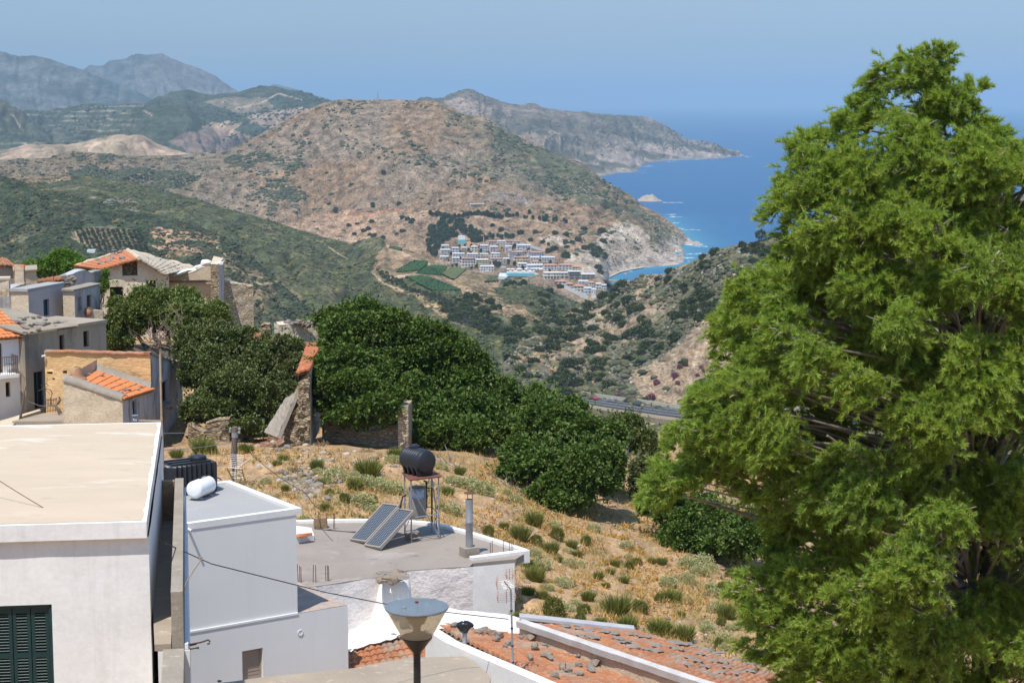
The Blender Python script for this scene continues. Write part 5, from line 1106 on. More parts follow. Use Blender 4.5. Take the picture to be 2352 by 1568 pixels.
for x_ in(375,380,386):mb.box(P(x_,926-(x_-375)*.1,87.2),(.3,.5,.06),.3)
mb.build('lintel_stones',M_stone,H)
al,ar=P(144,868,78.0),P(281,913.5,77.6);gA_=CAMZ-14.815;ab_=P(347.5,894,83.95)
Lf=np.linalg.norm((ar-al)[:2])
mb=MB();panel(mb,al,ar,gA_,[(0,al[2]-.05),(.35,al[2]-.05),(Lf,ar[2])],(),.2,.2,.05,5,.5);panel(mb,np.array([al[0]+.1,84.1]),al,gA_,al[2]-.05,(),.2,.4,.04,6,.5);mb.build('annex_wall',M_cream,H,smooth=True)
hw=hpx(ar,ab_,304,922,315,951);L2_=np.linalg.norm((ab_-ar)[:2])
mb=MB();panel(mb,ar,ab_,gA_,[(0,ar[2]-.05),(L2_,ab_[2]-.05)],[hw],.2,.3,.03,7,.5);mb.build('annex_side_wall',M_greyblue,H,smooth=True);window(H,ar,ab_,hw,.2,M_blue,bars=0)
e0,e1=ar+[.12,-.08,-.03],ab_+[.14,0,-.02];rA,rB=P(186,875,78.4),P(222,851,83.9)
mb=MB();tiles(mb,e0,e1,rB,rA,.24,.42,.04,6,.008,11);mb.build('annex_roof',M_tilenew,H)
mb=MB();A=[]
for f in np.linspace(0,1,12):p=rB*(1-f)+(ab_+[.0,.0,.0])*f;A.append([p+[0,-.28,.07],p+[0,-.1,.16+rnd.uniform(-.02,.03)],p+[0,.0,.34+rnd.uniform(-.03,.03)]])
mb.grid(np.array(A));mb.build('mortar_fillet',M_concrete,H,smooth=True)
mb=MB();A=[]
for f in np.linspace(0,1,12):p=al*(1-f)+ar*f;A.append([p+[0,-.06,-.12],p+[0,-.07,.06],p+[.02,.5,.12-.06*f],p+[.05,.9,.0]])
mb.grid(np.array(A));mb.build('mortar_verge',M_concrete,H,smooth=True)
cp=P(177.5,866,79.0);mb=MB();mb.lathe([(.46,-.25),(.4,-.05),(.30,0),(.27,.03),(.235,.12),(.16,.42),(.145,.44),(.115,.44),(.12,.3)],cp,20);shade_auto(mb.build('chimney_pot',M_clay,H))
for x,y in((269,903),(278,904.5),(285,899),(293,899),(298,899),(317,898),(322,891),(205,863),(235,866)):
 p=onquad([e0,e1,rB,rA],x,y);put(SLABS[rnd.randrange(5)],'roof_stone',p+[0,0,.09],(.32,.22,.4),rnd.uniform(0,3),'small stone lying on the bright orange annex roof','stone','stones on the annex roof')
mb=MB();q=[P(28,966,81),P(150,972,80),P(150,950,84.5),P(100,946,86)];mb.prism([xy(p)for p in q],CAMZ-14.815,[zat(q[k],967 if k<2 else 948)for k in range(4)])
tag(mb.build('yard_terrace',M_screed2,at=q[0]),'sandy concrete yard slab in front of the ochre house','terrace')
g0,g1=P(109,948,84.2),P(131,946,84.4);T=thing('iron_gate','narrow iron bar gate leaning at the foot of the ochre wall','gate',g0)
hg=zat(g0,915)-g0[2];mb=MB()
for f in np.linspace(0,1,7):p=g0*(1-f)+g1*f;mb.tube([p,p+[0,0,hg]],.014,5)
for z_ in(.1,hg*.5,hg-.08):mb.tube([g0+[0,0,z_],g1+[0,0,z_]],.014,5)
mb.build('bars',M_rust,T)
T=thing('vine','gnarled bare grapevine trunk climbing by the ochre wall','vine',P(140,949,83.5));mb=MB();y_=83.5
mb.tube([P(139,950,y_),P(134,940,y_),P(128,932,y_),P(133,926,y_),P(138,918,y_),P(137,912,y_),P(134,912,y_)],[.10,.09,.07,.065,.06,.05,.03],8);mb.tube([P(130,932,y_),P(120,930,y_),P(113,932,y_),P(111,925,y_)],[.05,.04,.03,.02],6);mb.tube([P(118,930,y_),P(116,915,y_),P(120,903,y_),P(116,895,y_),P(104,892,y_),P(99,890,y_)],[.035,.03,.028,.022,.016,.01],6)
for k in range(14):q=P(rnd.uniform(96,112),rnd.uniform(876,900),y_);mb.tube([q,q+[rnd.uniform(-.25,.25),rnd.uniform(-.1,.1),rnd.uniform(-.2,.25)]],.008,4)
mb.build('stem',M_pole,T)
mb=MB();mb.tube([P(46,962,83),P(53,925,83),P(56,900,83),P(60,886,83)],[.06,.055,.04,.02],7);tag(mb.build('leaning_post',M_pole,at=P(46,962,83)),'crooked wooden post leaning in the yard before the dark brown house','post')
cable([P(54,911,83),P(78,926,83.6),P(104,931,84.3)],.02,'wire','pale wire drooping from the leaning post to the ochre wall',M_wiregrey,.06)
mb=MB();q=[P(0,998,80),P(30,990,80),P(50,958,84),P(94,944,86),P(90,940,87),P(0,972,85)];mb.prism([xy(p)for p in q],CAMZ-15.423,[zat(p,y)for p,y in zip(q,(985,975,956,942,939,966))]);tag(mb.build('garden_wall',M_cream,at=q[0]),'low whitewashed yard wall below the balcony house','wall')
def housebox(name,label,poly,z0,z1,mats,holes={},cat='house',roof=None,rt=.16,ov=.1,amp=.02,steps=.5):
 H=thing(name,label,cat,(*np.mean([xy(p)for p in poly],0),z0));n=len(poly)
 for k in range(n):
  mb=MB();hs=holes.get(k,[]);panel(mb,poly[k],poly[(k+1)%n],z0,z1,[h[0]for h in hs],.2,steps,amp,k+3,.7)
  o=mb.build('wall',mats[k]if isinstance(mats,(list,tuple))else mats,H,smooth=True)
  for h in hs:window(H,poly[k],poly[(k+1)%n],h[0],.2,h[1],h[2]if len(h)>2 else M_dark,*(h[3:4]or[1]))
 if roof is not None:
  c=np.mean([xy(p)for p in poly],0);mb=MB();mb.prism(wobble([xy(p)+nrm(xy(p)-c)*ov for p in poly],.5,.02),z1,z1+rt);mb.build('roof',roof,H)
 return H
J0,J1=PH_(59,764,10.73),PH_(243,735,10.73);dj=nrm((J1-J0)[:2]);nj=np.array([dj[1],-dj[0]]);zj=CAMZ-10.888;lj=np.linalg.norm((J1-J0)[:2])
Jp=[xy(J0)-dj*.1,xy(J1),xy(J1)-nj*5,xy(J0)-dj*.1-nj*5]
hj=[(hpx(Jp[0],Jp[1],136,770,149,812),M_wood,M_dark,0),(hpx(Jp[0],Jp[1],191,761,205,795),M_wood,M_dark,0)]
dj_=(hpx(Jp[0],Jp[1],77,855,104,935),M_blue,M_dark,1)
H=housebox('dark_plaster_house','long dark brown house with a grey corrugated roof held down by stones',Jp,CAMZ-15.829,zj-.12,[M_mud,M_mud,M_cream,M_mud],{0:hj+[dj_]})
mb=MB();lc=lj*.60;A=[]
nw=70
for i,v in enumerate(np.linspace(0,5.0,12)):
 row=[]
 for k in range(nw*4+1):
  u=-.3+(lc+.3)*k/(nw*4);zz=zj-.02+.14*v-max(0,v-3.6)*.12+.045*math.cos(2*PI*k/4)+.03*math.sin(u*.9+v)
  row.append((*(xy(J0)+dj*u+nj*(.22-v)),zz))
 A.append(row)
mb.grid(np.array(A));mb.build('corrugated_roof',M_asb,H)
mb=MB();mb.prism([xy(J0)+dj*(lc+.05)+nj*.12,xy(J1)+nj*.12,xy(J1)-nj*3.2,xy(J0)+dj*(lc+.05)-nj*3.2],zj-.11,zj+.04);mb.build('flat_roof',M_screed2,H)
for x,y,s in((46,733,16),(55,736,14),(62,731,16),(76,732,14),(90,730,18),(30,741,18),(42,743,20),(52,744,18),(84,748,20),(98,748,22),(110,747,18),(118,746,14),(70,751,18),(60,756,20),(74,757,18),(88,758,18),(52,752,16),(130,744,18),(140,744,20),(150,742,16),(104,738,12),(128,752,14)):
 p=PH_(x,y,10.45);put((ROCKS+SLABS)[rnd.randrange(11)],'roof_stone',p+[0,0,.08],(s*.024,s*.018,s*.016),rnd.uniform(0,3),'grey stone weighting the corrugated roof of the dark brown house','stone','stones on the corrugated roof',rnd.uniform(-.2,.2))
jp_=P(203.5,727,98.6);T=thing('clay_jar','big round terracotta jar standing on the terrace by the low wall','jar',jp_)
mb=MB();mb.lathe([(.10,0),(.14,.02),(.185,.14),(.19,.24),(.15,.36),(.10,.41),(.085,.43),(.09,.46),(.115,.48),(.105,.49),(.07,.48),(.06,.4)],jp_,20);shade_auto(mb.build('body',M_clay,T))
for s in(-1,1):mb=MB();mb.tube([jp_+[s*.10,0,.45],jp_+[s*.2,0,.43],jp_+[s*.19,0,.33]],.02,5);mb.build('handle',M_clay,T)
I0,I1=PH_(-70,779,10.85),PH_(52,768.5,10.85);zi=CAMZ-11.009;di=nrm((I1-I0)[:2]);ni=np.array([di[1],-di[0]])
Ip=[xy(I0),xy(I1),xy(I1)-ni*4,xy(I0)-ni*4]
H=housebox('balcony_house','bright white house with an orange tiled roof and iron balcony at the left edge',Ip,CAMZ-16.235,zi-.1,[M_white]*4,{0:[(hpx(Ip[0],Ip[1],12.5,878,24.5,910.5),M_wood,M_dark,0),(hpx(Ip[0],Ip[1],-14,790,7,856),M_wood,M_dark,0)]})
e0=np.array([*(xy(I0)+ni*.25),zi-.06]);e1=np.array([*(xy(I1)+ni*.25+di*.25),zi-.06]);r1=np.array([*(xy(I1)-ni*3.2+di*.25),zi+.95]);r0=np.array([*(xy(I0)-ni*3.2),zi+.95])
mb=MB();tiles(mb,e0,e1,r1,r0,.24,.42,.04,6,.008,15);mb.build('roof_tiles',M_tilenew,H)
b0=xy(I0);u0,zb_=wuz(Ip[0],Ip[1],3,857);u1=u0+.55;mb=MB();mb.prism([b0+di*(u0-2),b0+di*u1,b0+di*u1+ni*.75,b0+di*(u0-2)+ni*.75],zb_-.15,zb_);mb.build('balcony_slab',M_white_old,H)
mb=MB()
for u in np.arange(u0-2,u1+.01,.11):mb.tube([(*(b0+di*u+ni*.7),zb_),(*(b0+di*u+ni*.7),zb_+.85)],.012,4)
for v in np.arange(.05,.7,.11):mb.tube([(*(b0+di*u1+ni*v),zb_),(*(b0+di*u1+ni*v),zb_+.85)],.012,4)
mb.tube([(*(b0+di*(u0-2)+ni*.7),zb_+.85),(*(b0+di*u1+ni*.7),zb_+.85),(*(b0+di*u1),zb_+.85)],.02,5);mb.build('balcony_rail',M_rust,H)
mb=MB();u,z=wuz(Ip[0],Ip[1],21,833);p=np.array([*(b0+di*u),z]);mb.box(p+np.array([*(ni*.15),0]),(.5,.18,.08),math.atan2(di[1],di[0]));mb.build('wall_lamp',M_galv,H)
K0,K1=PH_(64.5,663.5,9.53),PH_(146,648.5,9.53);zk=CAMZ-9.670;KL=PH_(25,662.5,9.53)
Kp=[xy(KL),xy(K0),xy(K1),xy(KL)+xy(K1)-xy(K0)]
housebox('lilac_house','flat roofed house with a pale lilac side wall and a blue door',Kp,CAMZ-13.191,zk-.14,[M_cream,M_lilac,M_lilac,M_lilac],{1:[(hpx(Kp[1],Kp[2],99.6,688.5,114,724),M_blue,M_blue,1)]},roof=M_greyroof,rt=.14)
mb=MB();a_,b_=P(-60,676,97.5),P(25,662.5,98.2);panel(mb,a_,b_,CAMZ-13.191,a_[2],(),.2,.5,.03,3,.6);panel(mb,b_+[0,4,0],a_+[0,4,0],CAMZ-13.191,a_[2]);mb.poly([a_,b_,b_+[0,4,0],a_+[0,4,0]])
tag(mb.build('grey_house',M_greyblue,at=a_),'low stained grey house side at the left edge beside the lilac house','house')
K2a,K2b=PH_(170.6,664.5,9.74),PH_(229,651,9.74);K2l=PH_(144,662.5,9.74);zk2=CAMZ-9.883
Kp2=[xy(K2l),xy(K2a),xy(K2b),xy(K2l)+xy(K2b)-xy(K2a)]
H=housebox('grey_blue_house','grey blue house with two narrow windows above the clay jar',Kp2,CAMZ-12.785,zk2-.1,[M_cream,M_greyblue,M_greyblue,M_cream],{1:[(hpx(Kp2[1],Kp2[2],180,683,188,711),M_galv,M_lilac,0),(hpx(Kp2[1],Kp2[2],199,679,211,708),M_wood,M_lilac,2)]},roof=M_concrete,rt=.10,ov=.14)
mb=MB();p0,p1=PZ(216,658,zk2-.1),None;mb.tube([P(220,657,101.4),P(216.5,662,101.3),P(216.5,715,101.3)],.035,6);mb.build('downpipe',M_galvold,H)
mb=MB();a_,b_=P(170.6,705,98.6),P(236,714,99.5);mb.prism([xy(a_),xy(b_),xy(b_)+[0,.2],xy(a_)+[0,.2]],CAMZ-12.176,[a_[2],b_[2]-.0,b_[2],a_[2]]);tag(mb.build('parapet_wall',M_cream,at=a_),'low cream terrace wall behind the clay jar','wall')
W_=thing('blue_grey_wall','tall blue grey plaster wall with a sloping broken top behind the grey blue house','wall',P(190,690,105))
a_,b_=P(150,640,103.2),P(233,640,106.5);mb=MB();La=np.linalg.norm((b_-a_)[:2]);twall(mb,a_,b_,CAMZ-12.684,[(0,zat(a_,634)),(La*.45,zat(a_,625)+.05),(La*.75,zat(b_,620.5)),(La,zat(b_,619.5))],.4,(),.25,.05,4,.1);mb.build('masonry',M_greyblue,W_,smooth=True)
mb=MB();e0,e1,r1,r0=P(85,648,101.5),P(150,642,102.2),P(152,630,104),P(88,643,103.5);tiles(mb,e0,e1,r1,r0,.25,.4,.05,5,.03,21);tag(mb.build('tile_eave',M_tileold,at=e0),'broken strip of orange tiles behind the lilac house roof','roof')
for k in range(16):p=P(rnd.uniform(145,173),rnd.uniform(634,657),100.5);put((ROCKS+SLABS)[k%11],'rubble_stone',p,rnd.uniform(.3,.5),rnd.uniform(0,6),'loose stone piled at the corner between the lilac and grey blue houses','stone','stones piled between two flat roofs')
Hq=housebox('small_cream_house','little cream plastered house with a stubby chimney before the green bush',[xy(P(32,640,108)),xy(P(84,640,109)),xy(P(84,640,112)),xy(P(32,640,111))],CAMZ-12.379,zat(P(50,630,108),625),M_cream,roof=M_screed2,rt=.08)
mb=MB();p=P(46,634,107.8);mb.box(p,(.5,.5,.95),.1);mb.build('chimney',M_cream,Hq);mb=MB();mb.box(p+[0,-.05,.5],(.62,.5,.05),.1,.7);mb.build('chimney_tile',M_tileold,Hq)
mb=MB();p=P(10,660,97);mb.box(p,(.55,.5,.9),.1);mb.box(p+[0,0,.5],(.65,.6,.12),.2);tag(mb.build('stone_chimney',M_ruin,at=p),'rough cream stone chimney on the flat roof at the left edge','chimney')
for x_,y0,y1,dep in((59,597,664,98.5),(124,628,652,100.5)):p=P(x_,y1,dep);mb=MB();mb.tube([p,p+[-.05,0,zat(p,y0)-p[2]]],.02,5);tag(mb.build('iron_rod',M_rust,at=p),'thin upright iron rod on the lilac house roof, the '+('taller one' if x_<100 else 'shorter one by the tiles'),'rod')
Hr=thing('dark_stone_house','dark stone house with a broken tiled roof at the left edge by the green bush','house',P(0,640,112))
a_,b_=P(-60,620,112),P(33,613,113);mb=MB();twall(mb,a_,b_,CAMZ-13.191,[(0,zat(a_,600)),(np.linalg.norm((b_-a_)[:2]),zat(b_,612))],.5,(),.25,.07,8,.1);mb.build('wall',M_mud,Hr,smooth=True)
e0,e1,r1,r0=P(-60,604,111.8),P(34,611,112.8),P(12,594,116),P(-60,582,115.5);mb=MB();tiles(mb,e0,e1,r1,r0,.25,.42,.05,5,.02,31);mb.build('roof_tiles',M_tileold,Hr)
R_=thing('ruined_house','roofless plastered ruin with a gabled orange tile remnant and a broken wall','ruin',P(340,690,109))
a_,b_=P(231.5,640,108),P(386,640,108.6);La=np.linalg.norm((b_-a_)[:2]);zz=lambda x,y:zat(a_,y);uu=lambda x:(x-231.5)/(386-231.5)*La
h1_=hpx(a_,b_,280,600,316,633);h2_=hpx(a_,b_,252,659,283,692);h3_=hpx(a_,b_,336,644,358,672)
top=[(0,zz(0,619)),(uu(319),zz(0,595)),(uu(350),zz(0,611)),(uu(375),zz(0,627)),(La,zz(0,634))]
g_=CAMZ-14.206;mb=MB();twall(mb,a_,b_,g_,top,.5,[h1_,h2_,h3_],.2,.05,12,.06,.4);mb.build('front_wall',M_ruin,R_,smooth=True)
q,d3,n3=inset(a_,b_,h1_,.4);mb=MB();G=[[q[0]+d3*(h1_[1]-h1_[0])*u+np.array([0,0,(h1_[3]-h1_[2])*v])+n3*rnd.uniform(-.08,.1)for u in np.linspace(0,1,9)]for v in np.linspace(0,1,9)];mb.grid(np.array(G));mb.build('rubble_core',M_ruinstone,R_)
for h_ in(h2_,h3_):window(R_,a_,b_,h_,.4,M_wood,M_dark if h_ is h2_ else M_wood,0)
fe,fp_,bp_,be=P(229,619,107.8),P(319,594,107.8),P(293,574.5,114.6),P(170,610.5,113)
mb=MB();tiles(mb,fe,be,bp_,fp_,.27,.45,.03,5,.01,41);mb.build('roof_tiles',M_tile,R_)
er=P(380,631,107.9);br_=P(446,615,114)
mb=MB();tiles(mb,er,br_,bp_+[.05,0,0],fp_+[.05,0,0],.27,.45,.03,5,.03,43);mb.build('slab_roof',M_asb,R_)
mb=MB();mb.tube([p+np.array([rnd.uniform(-.06,.06)for _ in range(3)])for p in densify([be,bp_,br_],12)],.10,6);mb.build('mortar_verge',M_cream,R_)
mb=MB();mb.tube(densify([fp_+[0,0,.02],bp_+[0,0,.02]],8),.12,6);mb.build('ridge',M_cream,R_)
for k in range(30):
 x_=rnd.uniform(320,440);y_=590+(x_-320)*.30+rnd.uniform(-8,6);p=onquad([fp_,er,br_,bp_],x_,y_);put(SLABS[k%5],'roof_slab_stone',p+[0,0,.06],rnd.uniform(.35,.6),rnd.uniform(0,3),'grey slab lying on the right slope of the ruined gable roof','stone','slabs on the ruined gable roof',rnd.uniform(-.2,.2))
for x_,y_ in((206,607),(227,601),(259,588),(270,586.5),(245,592),(277,582),(215,609),(258,598),(281,596),(232,609),(248,604),(262,577.5)):
 p=onquad([fp_,fe,be,bp_],x_,y_);put((SLABS+ROCKS)[rnd.randrange(11)],'roof_stone',p+[0,0,.08],(.5,.35,.4),rnd.uniform(0,3),'stone on the orange tiles of the ruined gable roof','stone','stones on the ruin orange tiles')
a_,b_=P(383,660,112.2),P(486,660,112.4);La=np.linalg.norm((b_-a_)[:2]);mb=MB();twall(mb,a_,b_,g_,[(0,zat(a_,637)),(La*.3,zat(a_,633)),(La*.68,zat(a_,619)),(La,zat(a_,605))],.4,(),.25,.04,14,.08);mb.build('inner_wall',M_cream,R_,smooth=True)
mb=MB();p,q=P(380,647,110.3),P(486,645.5,110.6);mb.box((p+q)/2,(np.linalg.norm(q-p),.22,.12),math.atan2(q[1]-p[1],q[0]-p[0]));mb.build('timber_beam',M_pole,R_)
mb=MB();p,q=P(383,665,110.5),P(486,664,110.8);panel(mb,p,q,g_,zat(p,648),(),.2,.4,.02,3);mb.build('low_wall',M_cream,R_,smooth=True)
mb=MB();A=[[P(x_,y_+dy,110+dd_)+[0,0,rnd.uniform(-.03,.03)]for x_,y_ in((372,640),(390,634),(410,629),(430,622),(452,620))]for dy,dd_ in((0,0),(-4,.3),(-6,1.2),(0,1.3))];mb.grid(np.array(A));mb.build('broken_eave',M_white_old,R_)
a_,b_=P(484,640,106.6),P(502.5,640,106.5);pw=(b_-a_)[0]
mb=MB();panel(mb,a_,b_,g_,[(0,zat(a_,611)),(pw,zat(b_,606))],(),.2,.14,.09,16,.3);mb.build('pillar_end',M_ruinstone,R_)
c_=P(514.5,640,110.6);mb=MB();Lc_=np.linalg.norm((c_-b_)[:2]);panel(mb,b_,c_,g_,[(0,zat(b_,606)),(Lc_,zat(b_,606)-.05)],(),.2,.4,.02,17);mb.build('pillar_side',M_greyblue,R_,smooth=True)
mb=MB();panel(mb,P(490,640,112.3),a_,g_,zat(a_,611),(),.2,.4,.03,18);mb.poly([np.array([*xy(p),zat(b_,607)])for p in(a_,b_,c_,P(492,640,112.3))]);mb.build('pillar_inner_side',M_cream,R_)
mb=MB();A=[]
for f in np.linspace(0,1,12):x_=446+67*f;p=P(x_,615-10*f,106.4+4*(1-f));A.append([p+[0,-.06,-.05+rnd.uniform(-.04,.04)],p+[0,-.05,.06+rnd.uniform(-.03,.05)],p+[0,.5,.1+rnd.uniform(-.03,.05)],p+[0,.6,-.05]])
mb.grid(np.array(A));mb.build('coping',M_white_old,R_)
bm=rock_mesh('mortar_lump',91,.6,M_white_old);o=bpy.data.objects.new('mortar_lump',bm);COL.objects.link(o);o.parent=R_;p=P(472,604,108)-origin_of(R_);o.location=tuple(p);o.scale=(.8,.7,.75)
a_,b_=P(511,660,110.5),P(581.5,660,111.2);La=np.linalg.norm((b_-a_)[:2]);mb=MB();twall(mb,a_,b_,g_,[(0,zat(a_,643)),(La*.5,zat(a_,651)),(La,zat(b_,655))],.5,(),.16,.08,19,.14,.35);mb.build('stone_wing',M_rubble,R_,smooth=True)
N_=thing('ruined_wall','crumbling cream wall fragment with a rubble top between the carob and fig trees','ruin',P(690,790,92))
a_,b_=P(640,780,91.5),P(735,780,92.5);La=np.linalg.norm((b_-a_)[:2]);mb=MB();twall(mb,a_,b_,CAMZ-14.206,[(0,zat(a_,743)),(La*.2,zat(a_,741)),(La*.45,zat(a_,746)),(La,zat(b_,750))],.6,(),.16,.08,21,.12,.3);mb.build('masonry',M_ruin,N_,smooth=True)
for k in range(26):p=P(rnd.uniform(640,735),rnd.uniform(739,750),91.9);put((ROCKS+SLABS)[k%11],'wall_stone',p,rnd.uniform(.25,.5),rnd.uniform(0,6),'loose stone on the crumbling cream wall between the trees','stone','stones on the crumbling wall')
N_=thing('stone_stump','narrow stub of dry stone wall standing by the right edge of the carob tree','ruin',P(610,790,92));a_,b_=P(598,770,92),P(621,770,92);mb=MB();twall(mb,a_,b_,CAMZ-14.206,[(0,zat(a_,747)),(.2,zat(a_,742)),(.5,zat(a_,744))],.5,(),.12,.09,23,.12,.25);mb.build('masonry',M_ruinstone,N_)
mb=MB();e0,e1,r1,r0=P(583,772,90),P(632,784,90),P(634,776,91.2),P(585,763,91.2);tiles(mb,e0,e1,r1,r0,.25,.4,.05,5,.03,51);tag(mb.build('tile_eave',M_tileold,at=e0),'short orange tile strip sticking out of the carob tree','roof')
mb=MB();e0,e1,r1,r0=P(664,802,88),P(732,804,88),P(734,786,90.5),P(674,786,90.5);tiles(mb,e0,e1,r1,r0,.25,.4,.05,5,.03,53);tag(mb.build('tile_eave',M_tileold,at=e0),'orange tile strip below the crumbling cream wall','roof')
N_=thing('gable_wall','tall broken gable wall topped with orange tiles left of the fig trees','ruin',P(700,1020,79))
f0_,f1_=P(686,950,79.0),P(712,950,79.0);wv_=(f1_-f0_)[0];k1_=P(733,900,83.6)
gz_=zat(f0_,1030);mb=MB();pts=[(0,zat(f0_,876)),(wv_*.5,zat(f0_,862)),(wv_,zat(f0_,850))];panel(mb,f0_,f1_,gz_,pts,(),.2,.12,.1,27,.3,.1);mb.build('broken_end',M_ruinstone,N_)
Ls=np.linalg.norm((k1_-f1_)[:2]);hwn=hpx(f1_,k1_,716,868,724,900);mb=MB();panel(mb,f1_,k1_,gz_,[(0,zat(f1_,848)),(Ls,zat(k1_,801))],[hwn],.3,.25,.04,28,.5);mb.build('side_wall',M_greyblue,N_,smooth=True)
kk=P(706,900,83.6);mb=MB();panel(mb,kk,f0_,gz_,[(0,zat(kk,801)),(Ls,zat(f0_,866))],(),.2,.25,.06,29,.4);panel(mb,k1_,kk,gz_,zat(k1_,802));mb.build('rear_wall',M_ruin,N_)
t0=np.array([*xy(f0_),zat(f0_,858)])+[-.05,-.1,0];t1=np.array([*xy(f1_),zat(f1_,846)])+[.06,-.1,0];t2=np.array([*xy(k1_),zat(k1_,797)])+[.06,0,0];t3=np.array([*xy(kk),zat(kk,797)])
mb=MB();tiles(mb,t0,t1,t2,t3,.25,.42,.05,5,.02,55);mb.build('tile_coping',M_tile,N_)
q=[P(656,914,80.0),P(683,897,79.2),P(637,1004,78.3),P(606,992,79.0)];nq=nrm(np.cross(q[1]-q[0],q[3]-q[0]));nq=nq if nq[2]>0 else -nq
mb=MB();mb.grid(np.array([[q[0]*(1-u)*(1-v)+q[1]*u*(1-v)+q[2]*u*v+q[3]*(1-u)*v+nq*rnd.uniform(-.03,.03)for u in np.linspace(0,1,7)]for v in np.linspace(0,1,14)]))
for k in range(4):mb.add([q[k],q[(k+1)%4],q[(k+1)%4]-nq*.16,q[k]-nq*.16],[(0,1,2,3)])
mb.build('leaning_slab',M_concrete,N_)
mb=MB();A=[]
for f in np.linspace(0,1,22):
 y_=848+175*f;xl=np.interp(y_,[848,862,900,960,1023],[700,690,680,662,648])+rnd.uniform(-3,3)
 A.append([P(xl+(712-xl)*g,y_+4*g,79.0-.55*math.sin(PI*min(1,g*1.2))*f+.5*(1-g))+[rnd.uniform(-.07,.07),rnd.uniform(-.12,.12),rnd.uniform(-.07,.07)]for g in np.linspace(0,1,9)])
mb.grid(np.array(A));mb.build('rubble_slope',M_ruinstone,N_)
N_=thing('stone_pillar','upright stone wall end standing in the shade under the fig trees','ruin',P(930,1030,80));f0_,f1_,k1_=P(914,980,79.6),P(938,980,79.6),P(947,980,81.2);gz_=zat(f0_,1045)
mb=MB();panel(mb,f0_,f1_,gz_,zat(f0_,932),(),.2,.15,.07,31,.3,.08);panel(mb,f1_,k1_,gz_,zat(f0_,932),(),.2,.3,.03,32);panel(mb,k1_,f0_+[0,1.6,0],gz_,zat(f0_,932));panel(mb,f0_+[0,1.6,0],f0_,gz_,zat(f0_,932));mb.poly([np.array([*xy(p),zat(f0_,933)])for p in(f0_,f1_,k1_,f0_+[0,1.6,0])]);mb.build('masonry',M_rubble,N_)
a_,b_=P(740,1010,81.5),P(914,1010,80.5);N_=thing('low_ruined_wall','low dark stone wall in the shadow beneath the fig trees','ruin',P(830,1030,81));mb=MB();twall(mb,a_,b_,zat(a_,1050),[(0,zat(a_,965)),(2,zat(a_,985)),(3.4,zat(a_,970))],.5,(),.25,.08,33,.1);mb.build('masonry',M_rubble,N_,smooth=True)
N_=thing('ruined_hut','low ochre stone hut remains in the shade under the carob tree','ruin',P(480,1000,84));a_,b_=P(475,985,83.5),P(527,985,83.5);mb=MB();twall(mb,a_,b_,zat(a_,1020),[(0,zat(a_,970)),(.5,zat(a_,962)),(1.0,zat(a_,960))],.5,(),.14,.08,35,.1,.3);mb.build('masonry',M_ruinstone,N_)
a_,b_=P(432,990,84.5),P(470,990,84.0);mb=MB();twall(mb,a_,b_,zat(a_,1022),[(0,zat(a_,972)),(.4,zat(a_,980)),(.7,zat(a_,985))],.5,(),.14,.09,36,.15,.3);mb.build('low_masonry',M_ruinstone,N_)
def unit(n):v=rng.normal(size=(n,3));return v/np.linalg.norm(v,axis=1)[:,None]
def crown_points(ells,n,shell=.55,low=.55):
 """points in the outer part of a heap of ellipsoids (centre, radii); few on the undersides"""
 C=np.array([e[0]for e in ells]);R=np.array([e[1]for e in ells]);wgt=(R[:,0]*R[:,1]*R[:,2])**(2/3);wgt/=wgt.sum()
 out=[];nrmls=[];got=0
 while got<n:
  B_=int(2.2*(n-got))+500;k=rng.choice(len(ells),B_,p=wgt);u=unit(B_);s=1-shell*rng.random(B_)**1.6
  s*=1+.30*(fbm(u[:,0]*2.4+k*3.1,u[:,1]*2.4+u[:,2]*2.7,5,3)-.45)*2+.34*(fbm(u[:,0]*6+k*5.1,u[:,1]*6+u[:,2]*7,9,2)-.5)
  p=C[k]+u*R[k]*s[:,None];keep=rng.random(B_)<np.where(u[:,2]<-.25,low,1)
  for c,r in zip(C,R):
   dd=(((p-c)/r)**2).sum(1);keep&=dd>(.38+.0*dd)
  p=p[keep];out.append(p);nrmls.append(u[keep]);got+=len(p)
 return np.concatenate(out)[:n],np.concatenate(nrmls)[:n]
def leaves(P_,D,size,wid,per=5,spread=.9,fold=.25,jit=.55):
 """a rosette of leaves at each twig end; each leaf a folded lozenge"""
 n=len(P_);T=np.repeat(P_,per,0);Dn=np.repeat(D,per,0);m=n*per
 Dn=Dn*.55+np.array([0,0,.35])+unit(m)*spread;Dn/=np.linalg.norm(Dn,axis=1)[:,None]
 S=size*(1+jit*(rng.random(m)*2-1));T=T+unit(m)*size*.35
 up=unit(m)*.6+np.array([0,0,1.0]);W_=np.cross(Dn,up);W_/=np.linalg.norm(W_,axis=1)[:,None]+1e-9;N=np.cross(W_,Dn)
 a=T;b=T+Dn*(S*.5)[:,None]+W_*(S*wid*.5)[:,None]+N*(S*fold*.4)[:,None];c=T+Dn*S[:,None]-N*(S*.12)[:,None];d=T+Dn*(S*.5)[:,None]-W_*(S*wid*.5)[:,None]+N*(S*fold*.4)[:,None]
 V=np.stack([a,b,c,d],1).reshape(-1,3);i=np.arange(m)*4
 return V,np.concatenate([np.stack([i,i+1,i+2],1),np.stack([i,i+2,i+3],1)])
def E(x,y,Y,rx,ry,rd=None):
 s=Y/FPX;return(P(x,y,Y),np.array([rx*s,(rd or(rx+ry)/2)*s,ry*s]))
M_bark=surf('grey_bark',(.13,.115,.10),(.09,.08,.07),6,bump=.5,bs=20,bd=.01)
M_twig=surf('bleached_twig',(.42,.38,.34),(.30,.27,.24),6,bump=.2)
